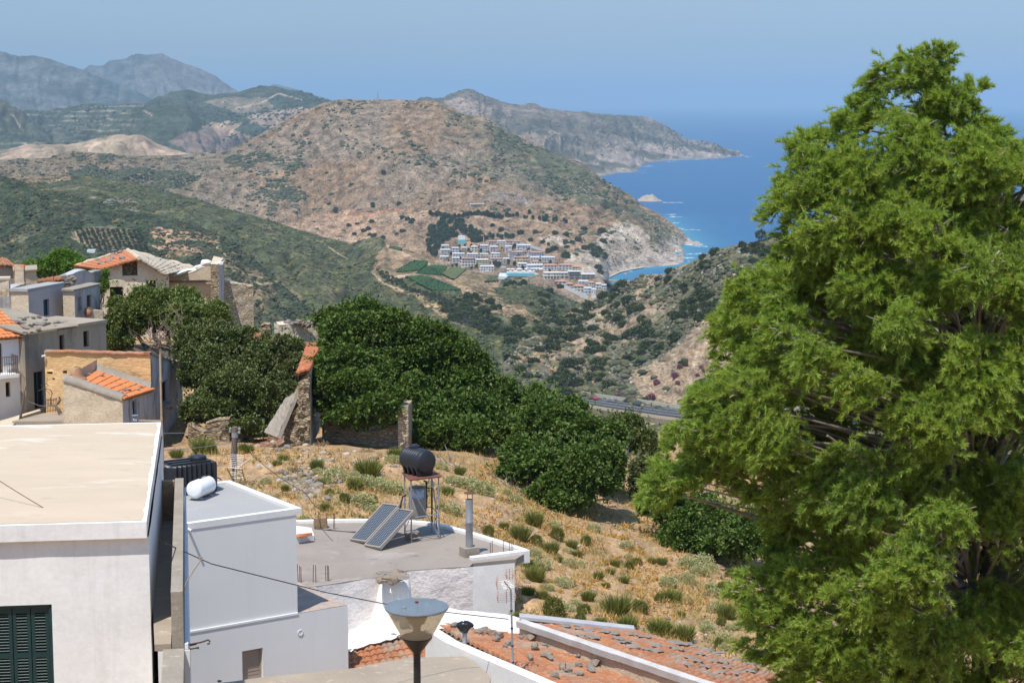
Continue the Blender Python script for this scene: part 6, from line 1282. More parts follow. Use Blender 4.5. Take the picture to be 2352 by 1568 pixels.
def limb(mb,a,b,r0,r1,seed,n=6,bend=.12):
 r=random.Random(seed);L_=np.linalg.norm(b-a);pts=[];off=np.zeros(3)
 for k in range(n+1):
  f=k/n;pts.append(a*(1-f)+b*f+off*math.sin(PI*f)+np.array([0,0,-.06*L_*math.sin(PI*f)]));off=off+np.array([r.gauss(0,1),r.gauss(0,1),r.gauss(0,1)])*bend*L_/n
 mb.tube(pts,[r0+(r1-r0)*k/n for k in range(n+1)],6);return pts
def tree(name,label,cat,ells,basep,nlv,size,wid,mat,per=5,group=None,twigs=30,tr=.18,low=.5,shell=.5,fold=.25,spread=.9,tw=None):
 T=thing(name,label,cat,basep,group);big=ells
 if nlv>2000:
  ells=[]
  for c,r in big:
   ells.append((c,r*.68))
   for _ in range(10):
    u=unit(1)[0];u[2]=abs(u[2])*1.1-.35;u[1]-=.25;u=nrm(u);ells.append((c+u*r*.80,r*rnd.uniform(.26,.42)))
 pts,nm=crown_points(ells,int(nlv*2.7),shell,low);k=rng.random(len(pts));pts=pts+nm*np.where(k<.05,.15+k*10,0)[:,None]
 V,F=leaves(pts,nm,size*.5,wid,per,spread,fold);mesh_np('crown',V,F,mat,T)
 mb=MB()
 for k,(c,r)in enumerate(big):
  limb(mb,np.asarray(basep)+[rnd.uniform(-.2,.2),rnd.uniform(-.2,.2),-.2],c+[0,0,-.1*r[2]],tr,tr*.35,k*7+1)
  for j in range(4):e=c+unit(1)[0]*r*.75;limb(mb,c+[0,0,-.2*r[2]],e,tr*.35,.02,k*31+j)
 mb.build('trunk',M_bark,T)
 if twigs and size>.235:
  mb=MB();pp,nn_=crown_points(ells,twigs,.35,1.)
  for p,n in zip(pp,nn_):
   a=p-n*.5;mb.tube([a,a+n*.3+unit(1)[0]*.12,a+n*.55+unit(1)[0]*.2+[0,0,.05]],[.018,.014,.006],4)
   q=a+n*.3;mb.tube([q,q+unit(1)[0]*.3+[0,0,.1]],[.012,.005],4)
  mb.build('bare_twigs',tw or M_twig,T)['kind']='stuff'
 return T
LF_fig=leafmat('fig_leaf',[(0.041,0.085,0.015),(0.065,0.122,0.021),(0.083,0.148,0.028),(0.111,0.180,0.033),(0.054,0.102,0.019),(0.157,0.196,0.052)],.6,.25,.22)
LF_car=leafmat('carob_leaf',[(0.062,0.087,0.025),(0.091,0.126,0.035),(0.120,0.164,0.042),(0.077,0.105,0.030),(0.153,0.189,0.052),(0.098,0.115,0.037)],.45,.4,.15)
LF_oli=leafmat('olive_green_leaf',[(0.085,0.111,0.037),(0.119,0.145,0.048),(0.145,0.170,0.051),(0.102,0.119,0.051)],.5,.35,.2)
LF_bri=leafmat('fresh_green_leaf',[(0.085,0.178,0.024),(0.119,0.230,0.034),(0.153,0.255,0.043),(0.093,0.170,0.031)],.5,.3,.3)
gb=lambda x,y:gpt(x,y)
tree('fig_tree','tallest broad dark green fig tree rising in the middle of the picture','tree',[E(850,770,88,105,78),E(955,800,88,110,85),E(1035,865,87,95,95),E(1085,950,85,75,85),E(985,950,85,100,85),E(780,745,90,52,48),E(900,880,88,110,100),E(1110,890,88,40,60),E(1030,1000,82,85,48),E(1095,1010,81,55,40),E(960,1000,82,60,35),E(760,810,89,45,60)],gb(985,1020),12500,.30,.62,LF_fig,5,'fig trees on the slope',60,.2)
tree('fig_tree','lower rounded fig tree just right of the broken gable wall','tree',[E(800,870,81,85,75),E(860,920,80,62,55),E(762,930,80.5,45,50),E(820,955,80,75,35),E(750,870,81,40,60)],gb(820,1012),5200,.29,.6,LF_fig,5,'fig trees on the slope',20,.15)
tree('fig_tree','large spreading fig tree right of centre with bare grey twigs below','tree',[E(1255,965,80,85,80),E(1330,1000,79,80,65),E(1230,1060,76,75,62),E(1320,1085,75,95,80),E(1385,1080,75,50,72),E(1180,1080,75.5,35,40),E(1290,1140,74,75,40),E(1400,1010,78,35,45)],gb(1310,1155),10500,.28,.62,LF_fig,5,'fig trees on the slope',50,.2)
tree('fig_tree','fig tree squeezed between the tallest one and the spreading one','tree',[E(1165,930,86,55,52),E(1120,990,84,40,45),E(1190,985,84,50,50),E(1235,925,86,45,38)],gb(1160,1050),4200,.29,.6,LF_fig,5,'fig trees on the slope',18,.14)
tree('carob_tree','round olive green carob tree behind the spreading fig tree','tree',[E(1450,1005,95,60,50),E(1405,990,95,42,36),E(1490,1025,94,30,34),E(1435,975,96,38,24)],gb(1440,1058),3800,.24,.5,LF_car,6,'carob trees',10,.14)
tree('carob_tree','wide bright carob tree growing in front of the ruin','tree',[E(300,735,101,60,62),E(380,715,101,85,58),E(455,735,99,72,50),E(270,780,100,35,40),E(350,690,102,50,30)],P(380,800,99)*[1,1,0]+[0,0,gz(*P(380,800,99)[:2])],8000,.25,.5,leafmat('carob_leaf_bright',[(0.085,0.122,0.030),(0.116,0.163,0.041),(0.160,0.204,0.052),(0.191,0.235,0.061)],.45,.4,.2),6,'carob trees',30,.2)  # brighter leaf greens than the other carob trees
tree('carob_tree','big dark carob tree behind the ochre house with bare branches showing','tree',[E(490,800,92,80,70),E(550,800,92,50,48),E(565,870,88,75,80),E(520,920,86,95,60),E(600,930,86,48,60),E(470,860,89,55,70),E(440,790,93,40,50),E(570,985,84,55,22),E(455,945,86.5,35,35)],gb(530,1015),12500,.24,.5,LF_car,6,'carob trees',50,.22)
tree('carob_tree','thin airy carob tree beside the tiled wall ends','tree',[E(665,820,88,45,50),E(640,870,87,40,40),E(690,850,87,30,40),E(655,905,86,38,28),E(620,800,89,26,34)],gb(650,1000),2300,.22,.5,LF_oli,6,'carob trees',30,.1,shell=.8)
mb=MB();tb=P(395,800,97)
for k in range(46):
 a=P(rnd.uniform(340,430),rnd.uniform(775,800),96+rnd.uniform(-1,2));b=a+np.array([rnd.uniform(-1.6,1.6),rnd.uniform(-.6,.6),rnd.uniform(.2,1.5)]);limb(mb,a,b,.03,.008,k,5,.3)
for(x0,y0,x1,y1)in((420,740,390,700),(392,705,385,690),(425,760,405,710),(430,775,440,735),(425,770,415,690)):limb(mb,P(x0,y0,96.2),P(x1,y1,96.2),.05,.02,x0)
T=tag(mb.build('dead_bush',surf('dry_brown_branch',(.25,.19,.15),(.17,.13,.105),6,bump=.2),at=tb),'tangle of bare brown branches behind the ochre house','dead bush')
tree('bush','fresh green leafy bush behind the small cream house at the left','bush',[E(150,605,128,38,28),E(110,620,128,45,22),E(175,620,127,30,25),E(140,588,128,18,16),E(75,622,129,35,14),E(160,590,128,14,14)],P(130,650,128),2600,.30,.6,LF_bri,5,None,8,.1)
tree('bush','little green shrub growing from the foot of the ruined wall','bush',[E(238,655,106.5,10,18),E(243,630,106.6,6,10)],P(238,690,106.5),150,.25,.55,LF_bri,5,None,0,.04)
tree('fig_tree','low dark fig tree in the gully under the feathery tree branch','tree',[E(1600,1190,72,80,55),E(1540,1180,72,55,50),E(1660,1210,71,60,55),E(1700,1250,69,55,52),E(1580,1235,71,60,35),E(1500,1160,73,30,35),E(1740,1220,70,60,70),E(1640,1250,70,50,30)],gb(1620,1255),7500,.27,.6,LF_fig,5,'fig trees on the slope',40,.15)
tree('bush','light green bush on the slope beneath the feathery branch','bush',[E(1490,1100,80,45,40),E(1470,1075,81,22,22),E(1500,1140,79,30,30)],gb(1480,1165),1500,.24,.5,LF_oli,5,None,8,.06)
mb=MB();tp_=gb(1170,1150)
for k in range(44):
 x=rnd.uniform(1000,1060)if k%3==0 else rnd.uniform(1150,1240);y0=1035+(x-1000)*.42+rnd.uniform(-10,8);p=gb(x,y0+18)
 limb(mb,p,p+np.array([rnd.uniform(-.8,.5),rnd.uniform(-.6,.2),rnd.uniform(.15,.7)]),.022,.006,k,4,.3)
tag(mb.build('dry_twigs',M_twig,at=tp_),'bare grey twigs sticking out below the fig trees','twigs',kind='stuff')
SIL=np.array([(2120,87),(2160,100),(2185,90),(2207,122),(2190,150),(2205,175),(2240,185),(2262,175),(2289,178),(2280,205),(2250,225),(2245,255),(2262,255),(2297,262),(2310,290),(2350,300),(2480,380),(2520,700),(2520,1640),(1790,1640),(1765,1555),(1740,1530),(1715,1510),(1668,1495),(1690,1460),(1724,1430),(1690,1410),(1665,1380),(1680,1335),(1730,1290),(1762,1250),(1751,1200),(1700,1150),(1640,1110),(1580,1150),(1512,1180),(1478,1168),(1472,1120),(1500,1060),(1516,990),(1550,930),(1612,872),(1640,800),(1630,730),(1657,678),(1685,622),(1730,600),(1776,590),(1782,555),(1770,530),(1744,515),(1742,476),(1770,440),(1768,412),(1795,372),(1790,345),(1828,307),(1840,285),(1875,295),(1900,265),(1925,245),(1965,255),(1944,216),(1965,182),(1992,162),(2024,124),(2064,114),(2098,95)],float)
GAP=[[(1895,575),(1990,545),(2060,590),(2050,640),(1960,650)],[(2000,255),(2060,235),(2080,262),(2040,280)],[(2090,1010),(2200,980),(2260,1040),(2250,1150),(2150,1180),(2090,1100)],[(2010,1180),(2100,1150),(2120,1290),(2050,1340)],[(1780,1190),(1900,1160),(1930,1230),(1830,1260)],[(1820,930),(1900,900),(1960,950),(1880,1000)],[(2100,190),(2125,180),(2140,215),(2110,225)]]
YT=20.0
TT=thing('feathery_tree','tall feathery bright green evergreen tree filling the right side','tree',(5.3,20.3,gz(5.3,20.3)))
lobes=[];tries=0;SILC=np.vstack([SIL,SIL[:1]])
while len(lobes)<95 and tries<20000:
 tries+=1;x=rnd.uniform(1465,2470);y=rnd.uniform(95,1620)
 if not inpoly(SIL,np.array([x]),np.array([y]))[0]:continue
 de=dline(SILC,np.array([x]),np.array([y]))[0];r=rnd.uniform(48,92)*(.62 if y<330 else 1)
 if de<14 or any((x-l[0])**2+(y-l[1])**2<(.80*min(r,l[2]))**2+900 for l in lobes):continue
 if any(inpoly(g,np.array([x]),np.array([y]))[0]for g in GAP):continue
 r=min(r,de+34);lobes.append((x,y,r,YT-min(1,de/260)*rnd.uniform(.0,1.7)))
LA=np.array(lobes);cl=[];tries=0
while len(cl)<1950 and tries<160000:
 tries+=1;x=rnd.uniform(1465,2470);y=rnd.uniform(85,1620)
 if not inpoly(SIL,np.array([x]),np.array([y]))[0]:continue
 de=dline(SILC,np.array([x]),np.array([y]))[0];r=rnd.uniform(24,36)if de>45 else rnd.uniform(15,24)
 if de<r*.55:continue
 if rnd.random()<(.2 if y<900 else .36):Yd=YT+rnd.uniform(.3,1.2)*min(1,de/300)
 else:
  dd=np.hypot(LA[:,0]-x,(LA[:,1]-y)*1.05)/LA[:,2];k=int(np.argmin(dd+(LA[:,3]-YT)*.12))
  if dd[k]>1.0 and(de>80 or rnd.random()<.25):continue
  Yd=YT-rnd.uniform(-.2,.3)if dd[k]>1 else LA[k,3]-math.sqrt(max(0,1-dd[k]**2))*LA[k,2]*YT/FPX*rnd.uniform(.5,1.1)
 if any(abs(x-c[0])<12 and abs(y-c[1])<12 and abs(Yd-c[2])<.3 for c in cl):continue
 cl.append((x,y,Yd,r))
axis=lambda z:np.array([5.25-.12*(z-172)*.0,20.4,z])
SV=[];SF=[];nb=0;mbt=MB()
segs=[]
for(x,y,Yd,r)in cl:
 c=P(x,y,Yd);R=r*Yd/FPX*1.1;hub=axis(c[2]-rnd.uniform(.4,1.2));hub[0]=5.25+(c[0]-5.25)*.12
 out=nrm(c-hub);droop=rnd.uniform(-.25,.35)
 main=nrm(out*1.0+np.array([0,0,droop])+np.array([rnd.gauss(0,.35),rnd.gauss(0,.35),rnd.gauss(0,.3)]))
 nt=int(11+R*26)
 for k in range(nt):
  o=c+np.array([rnd.gauss(0,.42),rnd.gauss(0,.42),rnd.gauss(0,.36)])*R
  d=nrm(main+np.array([rnd.gauss(0,.5),rnd.gauss(0,.5),rnd.gauss(0,.42)]));L_=R*rnd.uniform(.8,1.5);o=o-main*R*.35
  m=int(50+L_*130);f=rng.random(m);pt=o+d*(L_*f)[:,None]+np.array([0,0,-.34*L_])*(f**2)[:,None]
  dr=d*.9+unit(m)*.75+np.array([0,0,-.05]);dr/=np.linalg.norm(dr,axis=1)[:,None]
  ln=.03+.055*rng.random(m);sd=np.cross(dr,unit(m));sd/=np.linalg.norm(sd,axis=1)[:,None]+1e-9
  wd=.0034+.0024*rng.random(m)
  SV.append(np.stack([pt-sd*wd[:,None],pt+sd*wd[:,None],pt+dr*ln[:,None]],1).reshape(-1,3))
  if k<3:segs.append((o,o+d*L_*.8))
 if rnd.random()<.34 and y>330:
  q=hub*.45+c*.55;mbt.tube([hub,hub*.5+q*.5+[0,0,-.06+rnd.uniform(-.1,.1)],q,c+d*.05],[.03,.022,.015,.006],5)
 if rnd.random()<.45:
  for _ in range(2):e=c+np.array([rnd.gauss(0,.6),rnd.uniform(-.9,-.1),rnd.gauss(0,.5)])*R;mbt.tube([c-main*R*.8,(c+e)/2+unit(1)[0]*.03,e],[.010,.008,.003],4)
V=np.concatenate(SV);n=len(V)//3;i=np.arange(n)*3
LF_tam=leafmat('feathery_leaf',[(0.176,0.295,0.054),(0.236,0.377,0.068),(0.307,0.449,0.089),(0.378,0.494,0.110),(0.212,0.329,0.076),(0.270,0.402,0.076),(0.471,0.449,0.129),(0.153,0.248,0.068)],.6,.2,.38,(1.35,1.3,.5))
print('feathery strands',n)
mesh_np('crown',V,np.stack([i,i+1,i+2],1),LF_tam,TT)
mbt.build('twigs',surf('silver_brown_twig',(.40,.34,.28),(.26,.21,.17),9,bump=.2,bs=40,bd=.004),TT)
mb=MB();b=np.array([5.3,20.4,gz(5.3,20.4)-.3]);tip=P(2125,200,20.3)
mb.tube([b,b+[.06,0,2],P(2290,1250,20.4),P(2240,900,20.4),P(2190,600,20.4),P(2140,320,20.35),tip],[.24,.2,.16,.13,.09,.05,.012],10);mb.build('trunk',surf('dark_furrowed_bark',(.12,.10,.085),(.08,.065,.055),8,bump=.7,bs=18,bd=.015),TT)
mb=MB()
for k,(x0,y0,x1,y1,r)in enumerate(((2290,1250,1900,1000,.09),(2270,1100,1620,1100,.07),(2240,900,1760,640,.07),(2200,700,1880,420,.06),(2180,560,2380,380,.05),(2300,1350,1780,1380,.07),(2260,1000,2460,700,.06),(2230,850,2000,640,.06),(2250,950,2060,980,.06),(2130,330,2000,300,.02))):
 limb(mb,P(x0,y0,20.4),P(x1,y1,20.0-.5*(k%3==0)),r,.012,k+100,8,.25)
mb.build('boughs',MATS['silver_brown_twig'],TT)
def cr(cx_,cy_):return 976.1+cx_*.1953,516.8+cy_*.1953
WALLC={'white':(.74,.74,.74),'cream':(.70,.63,.50),'yellow':(.70,.54,.26),'pink':(.68,.52,.47),'lilac':(.60,.60,.66),'beige':(.58,.52,.45),'salmon':(.70,.43,.33),'blue':(.62,.68,.76),'grey':(.46,.44,.42),'red':(.5,.08,.1),'raw':(.42,.37,.31)}
RM={k:surf('resort_'+k,v,bump=0,grain=.04)for k,v in WALLC.items()}
R_or=surf('resort_orange_roof',(.52,.29,.20),(.45,.25,.17),.4,bump=0);R_pk=surf('resort_pink_trim',(.58,.36,.30),bump=0);R_wh=surf('resort_white_trim',(.82,.82,.82),bump=0);R_gl=surf('resort_window',(.13,.14,.16),rough=.3,bump=0)
_wm=MB();_wm.box((0,0,0),(1,1,1));_tmp=_wm.build('window',R_gl);WME=_tmp.data;bpy.data.objects.remove(_tmp)
ROWN={}
def block(cx0,cy0,cx1,cy1,fl,col,roof,label,name='hotel_block',arch=False,raw=False,yaw=None):
 x0,y0=cr(cx0,cy0);x1,y1=cr(cx1,cy1);b=hit((x0+x1)/2,y1,['l4'])
 if b is None:b=PZ((x0+x1)/2,y1,3)
 Yb=b[1];w_=(x1-x0)*Yb/FPX;h_=max(3.2,(y1-y0)*Yb/FPX*.98);dp=min(10,5+w_*.25);z0=b[2];rz=yaw if yaw is not None else rnd.uniform(-.12,.12)
 T=thing(name,label,'building' if name!='villa' else 'house',(b[0],b[1],z0));T.rotation_euler=(0,0,rz)
 fh=h_/fl;o=np.array([b[0],b[1],z0])
 mb=MB()
 for k in range(fl):
  s=1-.05*k*(0 if raw else 1);mb.box(o+[0,dp/2+.5*k,fh*(k+.5)-(3 if k==0 else 0)],(w_*s,dp-.5*k,fh*(1-.06)+(6 if k==0 else 0)))
 mb.build('wall',RM[col],T)
 mb=MB();s=1-.05*(fl-1)*(0 if raw else 1)
 for k in range(1,fl):mb.box(o+[0,dp/2-.35+.5*(k-1),fh*k],(w_*(1-.05*(k-1))+.5,dp+.2,fh*.10))
 mb.build('floor_slab',R_wh if not raw else RM['raw'],T)if fl>1 else None
 mb=MB();zt=fh*fl;yy=dp/2+.25*(fl-1)
 if roof=='hip':
  W2,D2=w_*s/2+.6,dp/2+.5;V=[o+[-W2,yy-D2,zt],o+[W2,yy-D2,zt],o+[W2,yy+D2,zt],o+[-W2,yy+D2,zt],o+[-W2*.45,yy,zt+1.2],o+[W2*.45,yy,zt+1.2]]
  mb.add(V,[(0,3,2,1),(0,1,5,4),(1,2,5),(2,3,4,5),(3,0,4)]);mb.build('roof',R_or,T)
 else:
  mb.box(o+[0,yy-.1,zt+.1],(w_*s+.5,dp+.4,.75));mb.build('parapet',R_wh if roof=='white' else R_pk,T)
 if roof in('pav',):
  for sx in(-1,1):
   c=o+[sx*w_*.42,1.8,zt+.4];mb=MB();mb.box(c+[0,0,.5],(3.0,3.0,1.4));mb.add([c+[-1.8,-1.8,1.2],c+[1.8,-1.8,1.2],c+[1.8,1.8,1.2],c+[-1.8,1.8,1.2],c+[0,0,2.3]],[(0,1,4),(1,2,4),(2,3,4),(3,0,4),(3,2,1,0)]);mb.build('pavilion',R_pk,T)
 n=max(2,int(w_/(2.9 if not raw else 4)))
 for k in range(fl):
  for i in range(n):
   if not raw and rnd.random()<.12:continue
   ww,wh=(w_/n*(.38 if not raw else .74),fh*(.46 if not raw else .7))
   if arch and k==0:ww,wh=w_/n*.62,fh*.75
   wnd=bpy.data.objects.new('window',WME);COL.objects.link(wnd);wnd.parent=T
   wnd.location=(((i+.5)/n-.5)*w_*(1-.05*k*(not raw))*.94,.5*k+.0-(0 if k==0 else 0),fh*(k+.47));wnd.scale=(ww,.25,wh)
 return T
BL=[(190,240,283,290,2,'cream','white','small cream hotel block highest at the left, right below the dark pines'),(740,190,850,262,3,'pink','pink','pinkish three storey block heading the top row of the resort'),(850,188,950,238,2,'white','white','white block linking two pink ones in the top row of the resort'),(950,186,1035,250,3,'pink','pink','pink block in the top row with a pink roof edge beside the cream end block'),(1035,190,1125,245,2,'cream','pink','cream end block of the top row beside the resort road'),(1075,238,1250,302,3,'white','white','long white balconied block just below the end of the top row'),(182,290,305,358,3,'beige','white','beige three storey block right under the highest cream one'),(315,268,397,330,2,'lilac','white','pale block standing alone between the pines and the white rows'),(430,265,492,310,2,'grey','white','small shaded grey block half hidden by trees in the second row'),(538,253,620,318,2,'cream','white','cream block with dark windows in the middle of the second row'),(643,240,740,318,3,'white','white','tall white block just left of the pink block in the second row'),(760,255,868,322,3,'pink','white','pink and white block right below the head of the top row'),(938,250,1025,310,3,'white','white','narrow white block below the pink roof edge of the top row'),(985,318,1187,392,3,'lilac','pav','long pale lilac block with pink corner pavilions, the left of two alike'),(1208,322,1415,385,3,'lilac','pav','long pale lilac block with pink corner pavilions, the right of two alike'),(170,370,275,412,2,'pink','white','low pink and white block lowest at the left end of the resort'),(318,335,465,385,2,'white','white','wide white two storey block above the pink three storey one at the left'),(490,340,625,390,2,'lilac','white','pale wide block in the third row behind the yellow one'),(650,340,750,392,2,'yellow','white','yellowish block with balconies in the third row of the resort'),(775,332,878,390,2,'white','white','white block with a bright parapet at the centre of the third row'),(315,385,410,470,3,'pink','white','pinkish white three storey block at the left of the front row'),(425,390,580,490,3,'cream','pink','large cream block with pink base in the front row above the vineyard'),(592,408,750,485,3,'yellow','white','large yellow block with a white parapet in the front row'),(775,395,900,450,2,'pink','pink','pink lilac block at the right of the front row beside tall trees'),(915,395,990,440,2,'grey','white','little grey white block between the pink one and the yellow pavilion block'),(1040,378,1222,440,2,'yellow','pink','yellow and white block below the left lilac one'),(1232,380,1345,430,2,'pink','white','pink white block below the gap between the lilac ones'),(1365,380,1530,430,2,'lilac','white','long pale block farthest right in the third row'),(645,485,815,545,2,'white','white','white low block peeking over the vineyard ridge'),(1250,430,1385,470,1,'white','hip','low white hall with an orange hip roof behind the pool arcade'),(1090,452,1200,510,2,'white','white','white arcaded wing at the left of the main hotel building'),(1200,470,1390,540,2,'lilac','white','white main hotel front with tall dark openings above the pool'),(1395,470,1560,530,2,'white','hip','main hotel wing with a red orange hip roof, its left half'),(1565,468,1735,530,2,'white','hip','main hotel wing with a large orange hip roof at the right end'),(1395,560,1590,632,2,'cream','white','big cream building with a row of dark arches near the beach'),(1590,560,1690,628,2,'beige','white','beige extension joined to the building with arches'),(1690,545,1830,640,3,'raw','white','unfinished concrete frame right of the building with arches'),(1730,490,1835,545,2,'yellow','hip','yellow house with an orange hip roof behind the concrete frame'),(1840,578,2000,645,2,'raw','white','unfinished concrete frame nearest to the beach'),(1565,660,1665,728,2,'white','hip','white villa with a pale orange roof beside the red one'),(1530,668,1566,702,1,'red','pink','small dark red villa at the left end of the lower villas'),(1670,690,1742,755,2,'salmon','hip','salmon pink villa in the middle of the lower villas'),(1745,715,1875,785,2,'cream','hip','cream villa with wide orange roofs in the lower group'),(1875,740,1960,805,2,'blue','white','pale blue white villa at the bottom of the lower group'),(1960,755,2010,810,1,'white','white','small white villa touching the pale blue one'),(1800,660,1920,712,2,'beige','white','beige villa at the top of the lower group'),(1925,675,1990,742,2,'white','hip','white villa with an orange roof above the pale blue one'),(2010,690,2075,762,2,'cream','white','cream cube villa near the pale shore road'),(2075,705,2130,772,2,'cream','white','cream cube villa right beside the pale shore road'),]  # the shaded grey block has its shade put into the wall colour
for q in BL:
 block(*q[:7],q[7],'villa' if 'villa' in q[7]else 'hotel_block','arch' in q[7],q[5]=='raw')
def strip(pts,hgt,th,mat,name,label,cat,keys=('l4',),kind=None,z=0):
 P3=[hit(*cr(x,y),list(keys))for x,y in pts];P3=[p if p is not None else PZ(*cr(*q),3)for p,q in zip(P3,pts)];mb=MB();G=[]
 for p in densify(P3,4):G.append([p+[0,0,-2],p+[0,0,hgt+z],p+[0,th,hgt+z],p+[0,th,-2]])
 mb.grid(np.array(G));mb.poly(G[0][::-1]);mb.poly(G[-1]);o=mb.build(name,mat,at=P3[0]);tag(o,label,cat,kind=kind);return o
strip([(1620,735),(1700,775),(1800,825),(1920,880)],3.5,1.2,RM['white'],'retaining_wall','long pale retaining wall stepping down below the villas','wall')
strip([(1955,862),(2030,850),(2095,835)],2.5,1.2,RM['white'],'retaining_wall','short white retaining wall at the lowest villas by the shore road','wall')
strip([(1235,665),(1330,640),(1420,643),(1500,668)],1.6,.8,RM['raw'],'boundary_wall','grey boundary wall curving over bare earth before the arched building','wall')
def sheet(pts,mat,name,label=None,cat=None,kind=None,dz=.5,th=.0):
 P3=[hit(*cr(x,y),['l4'])for x,y in pts];P3=[p if p is not None else PZ(*cr(*q),4)for p,q in zip(P3,pts)];zz=np.mean([p[2]for p in P3])+dz
 mb=MB();mb.prism([xy(PZ(*cr(*q),zz))for q in pts],zz-3,zz);return tag(mb.build(name,mat,at=P3[0]),label,cat,kind=kind)
M_pool=surf('pool_water',(.16,.44,.52),bump=0,rough=.2,grain=0)
sheet([(865,600),(960,608),(1010,585),(1000,566),(880,562)],surf('pale_canvas',(.66,.72,.76),bump=0),'canvas_shade','large pale canvas roof at the left of the hotel pool','awning',dz=1)
sheet([(965,566),(1290,570),(1290,563),(970,559)],M_pool,'swimming_pool','long turquoise swimming pool in front of the main hotel','pool',dz=1.6)
sheet([(960,572),(1400,580),(1400,540),(1200,536),(960,545)],surf('pool_deck',(.60,.55,.50),bump=0),'pool_deck',kind='structure',dz=.2)
sheet([(880,500),(1060,505),(1060,480),(900,482)],surf('grey_forecourt',(.36,.35,.36),bump=0),'forecourt',kind='structure',dz=.3)
T=thing('water_slide_pool','bright turquoise water park tank with a white top among the pines','water slide',hit(*cr(432,222),['l4']));b=origin_of(T);s=b[1]/FPX*.1953
mb=MB();mb.box(b+[0,2,24*s],(96*s,5,52*s));mb.build('tank',M_pool,T);mb=MB();mb.box(b+[0,5,70*s],(80*s,6,44*s));mb.build('tower',RM['white'],T)
T=thing('water_slide','orange water slide winding down beside the turquoise tank','water slide',hit(*cr(600,185),['l4']));b=origin_of(T);mb=MB()
mb.tube([P(*cr(x,y),b[1])for x,y in((690,122),(640,128),(600,140),(660,132),(600,150),(545,158),(590,165),(540,175),(480,178))],1.1,6);mb.build('chute',surf('orange_slide',(.62,.25,.06),bump=0),T);mb=MB()
for x,y in((690,122),(600,150),(545,170)):p=P(*cr(x,y),b[1]);mb.tube([p,p-[0,0,8]],.4,5)
mb.build('supports',RM['white'],T)
UM=MB();UM.lathe([(1.7,2.2),(.05,3.0)],(0,0,0),8,cap=False);UM.tube([(0,0,0),(0,0,2.6)],.08,4);_t=UM.build('parasol',R_wh);UME=_t.data;bpy.data.objects.remove(_t)
for k in range(26):
 x=975+k*16;y=rnd.choice((548,553,575 if k<20 else 545));p=hit(*cr(x,y),['l4'])
 if p is not None:put(UME,'parasol',p+[0,0,.7],1.0,0,'white parasol beside the turquoise hotel pool','parasol','parasols round the hotel pool')
mb=MB();p0,p1=PZ(1384,645,0),PZ(1443,649,0);mb.prism([p0[:2]+[0,-4],p1[:2]+[2,-3],p1[:2]+[2,4],p0[:2]+[0,5]],-2,1.4);T=tag(mb.build('pier',rockm,at=p0),'low grey rubble pier sticking into the turquoise bay','pier')
beach=MB();ol=[(1401,636),(1425,625),(1452,619),(1480,614),(1475,611.5),(1440,617),(1412,624),(1385,634),(1372,628),(1345,625),(1375,645),(1388,646)]
beach.add([PZ(x,y,.9)for x,y in ol],[tuple(range(len(ol)))]);o=beach.build('beach',surf('pale_beach',(.50,.43,.36),(.42,.35,.29),.05,bump=0));o['kind']='structure'
def track(pts,w_,mat,name,keys,dz=.8,n=8):
 P3=[hit(x,y,keys)for x,y in pts];P3=[p if p is not None else PZ(x,y,2)for p,(x,y)in zip(P3,pts)];P3=densify(P3,n);mb=MB();G=[]
 for i,p in enumerate(P3):
  t_=nrm((P3[min(i+1,len(P3)-1)]-P3[max(0,i-1)])[:2]);nn=np.array([-t_[1],t_[0],0]);z=drop(p[0],p[1],keys);z=p[2]if z is None else max(z,p[2]);q=np.array([p[0],p[1],z+dz]);G.append([q-nn*w_/2-[0,0,2],q-nn*w_/2,q+nn*w_/2,q+nn*w_/2-[0,0,2]])
 mb.grid(np.array(G));o=mb.build(name,mat);o['kind']='structure';return o
track([(1386,645),(1392,650),(1400,658),(1405,668),(1403,676)],9,surf('pale_road',(.56,.48,.38),bump=0),'shore_road',['l4'],1)
track([(1195,560),(1215,566),(1235,573),(1250,578)],9,surf('grey_road',(.34,.33,.33),bump=0),'resort_road',['l4'],1)
p=hit(1095,474,['l4']);T=thing('farm_shed','long low shed with a grey roof alone on the dry hillside above the resort','shed',p);mb=MB();mb.box(p+[0,4,1],(17,7,3.4));mb.box(p+[-9,3,.2],(11,6,3));mb.build('wall',RM['beige'],T);mb=MB();mb.box(p+[0,3.5,3],(18.5,9,.5),0,.05);mb.box(p+[-9,2.5,2.0],(12,8,.5),0,.05);mb.build('roof',RM['grey'],T)
p=P(868,229,3100);T=thing('radio_mast','tiny lattice radio mast on top of the big dry hill','mast',p-[0,0,3]);mb=MB()
for s in(-.7,.7):mb.tube([p+[s,0,-6],p+[s*.3,0,13]],.22,4)
for k in range(7):mb.tube([p+[-.7+.06*k,0,k*1.8],p+[.7-.06*k,0,k*1.8+1.8]],.12,3)
mb.build('lattice',M_galv,T)
p=hit(209,581,['l6b']);T=thing('hut','lone little white hut with a rusty roof on the dark green hillside','hut',p);mb=MB();mb.box(p+[0,2,.5],(5,4,3));mb.build('wall',RM['white'],T);mb=MB();mb.box(p+[1.5,0,-.8],(7,3,.6),0,.4);mb.build('roof',R_or,T)
rp=[P(*q)for q in((1250,902,870),(1330,914.5,824),(1361,919.5,806),(1420,928,774),(1480,937,744),(1546,946,717),(1640,958,684),(1800,974,640))]
rp=densify(rp,6)
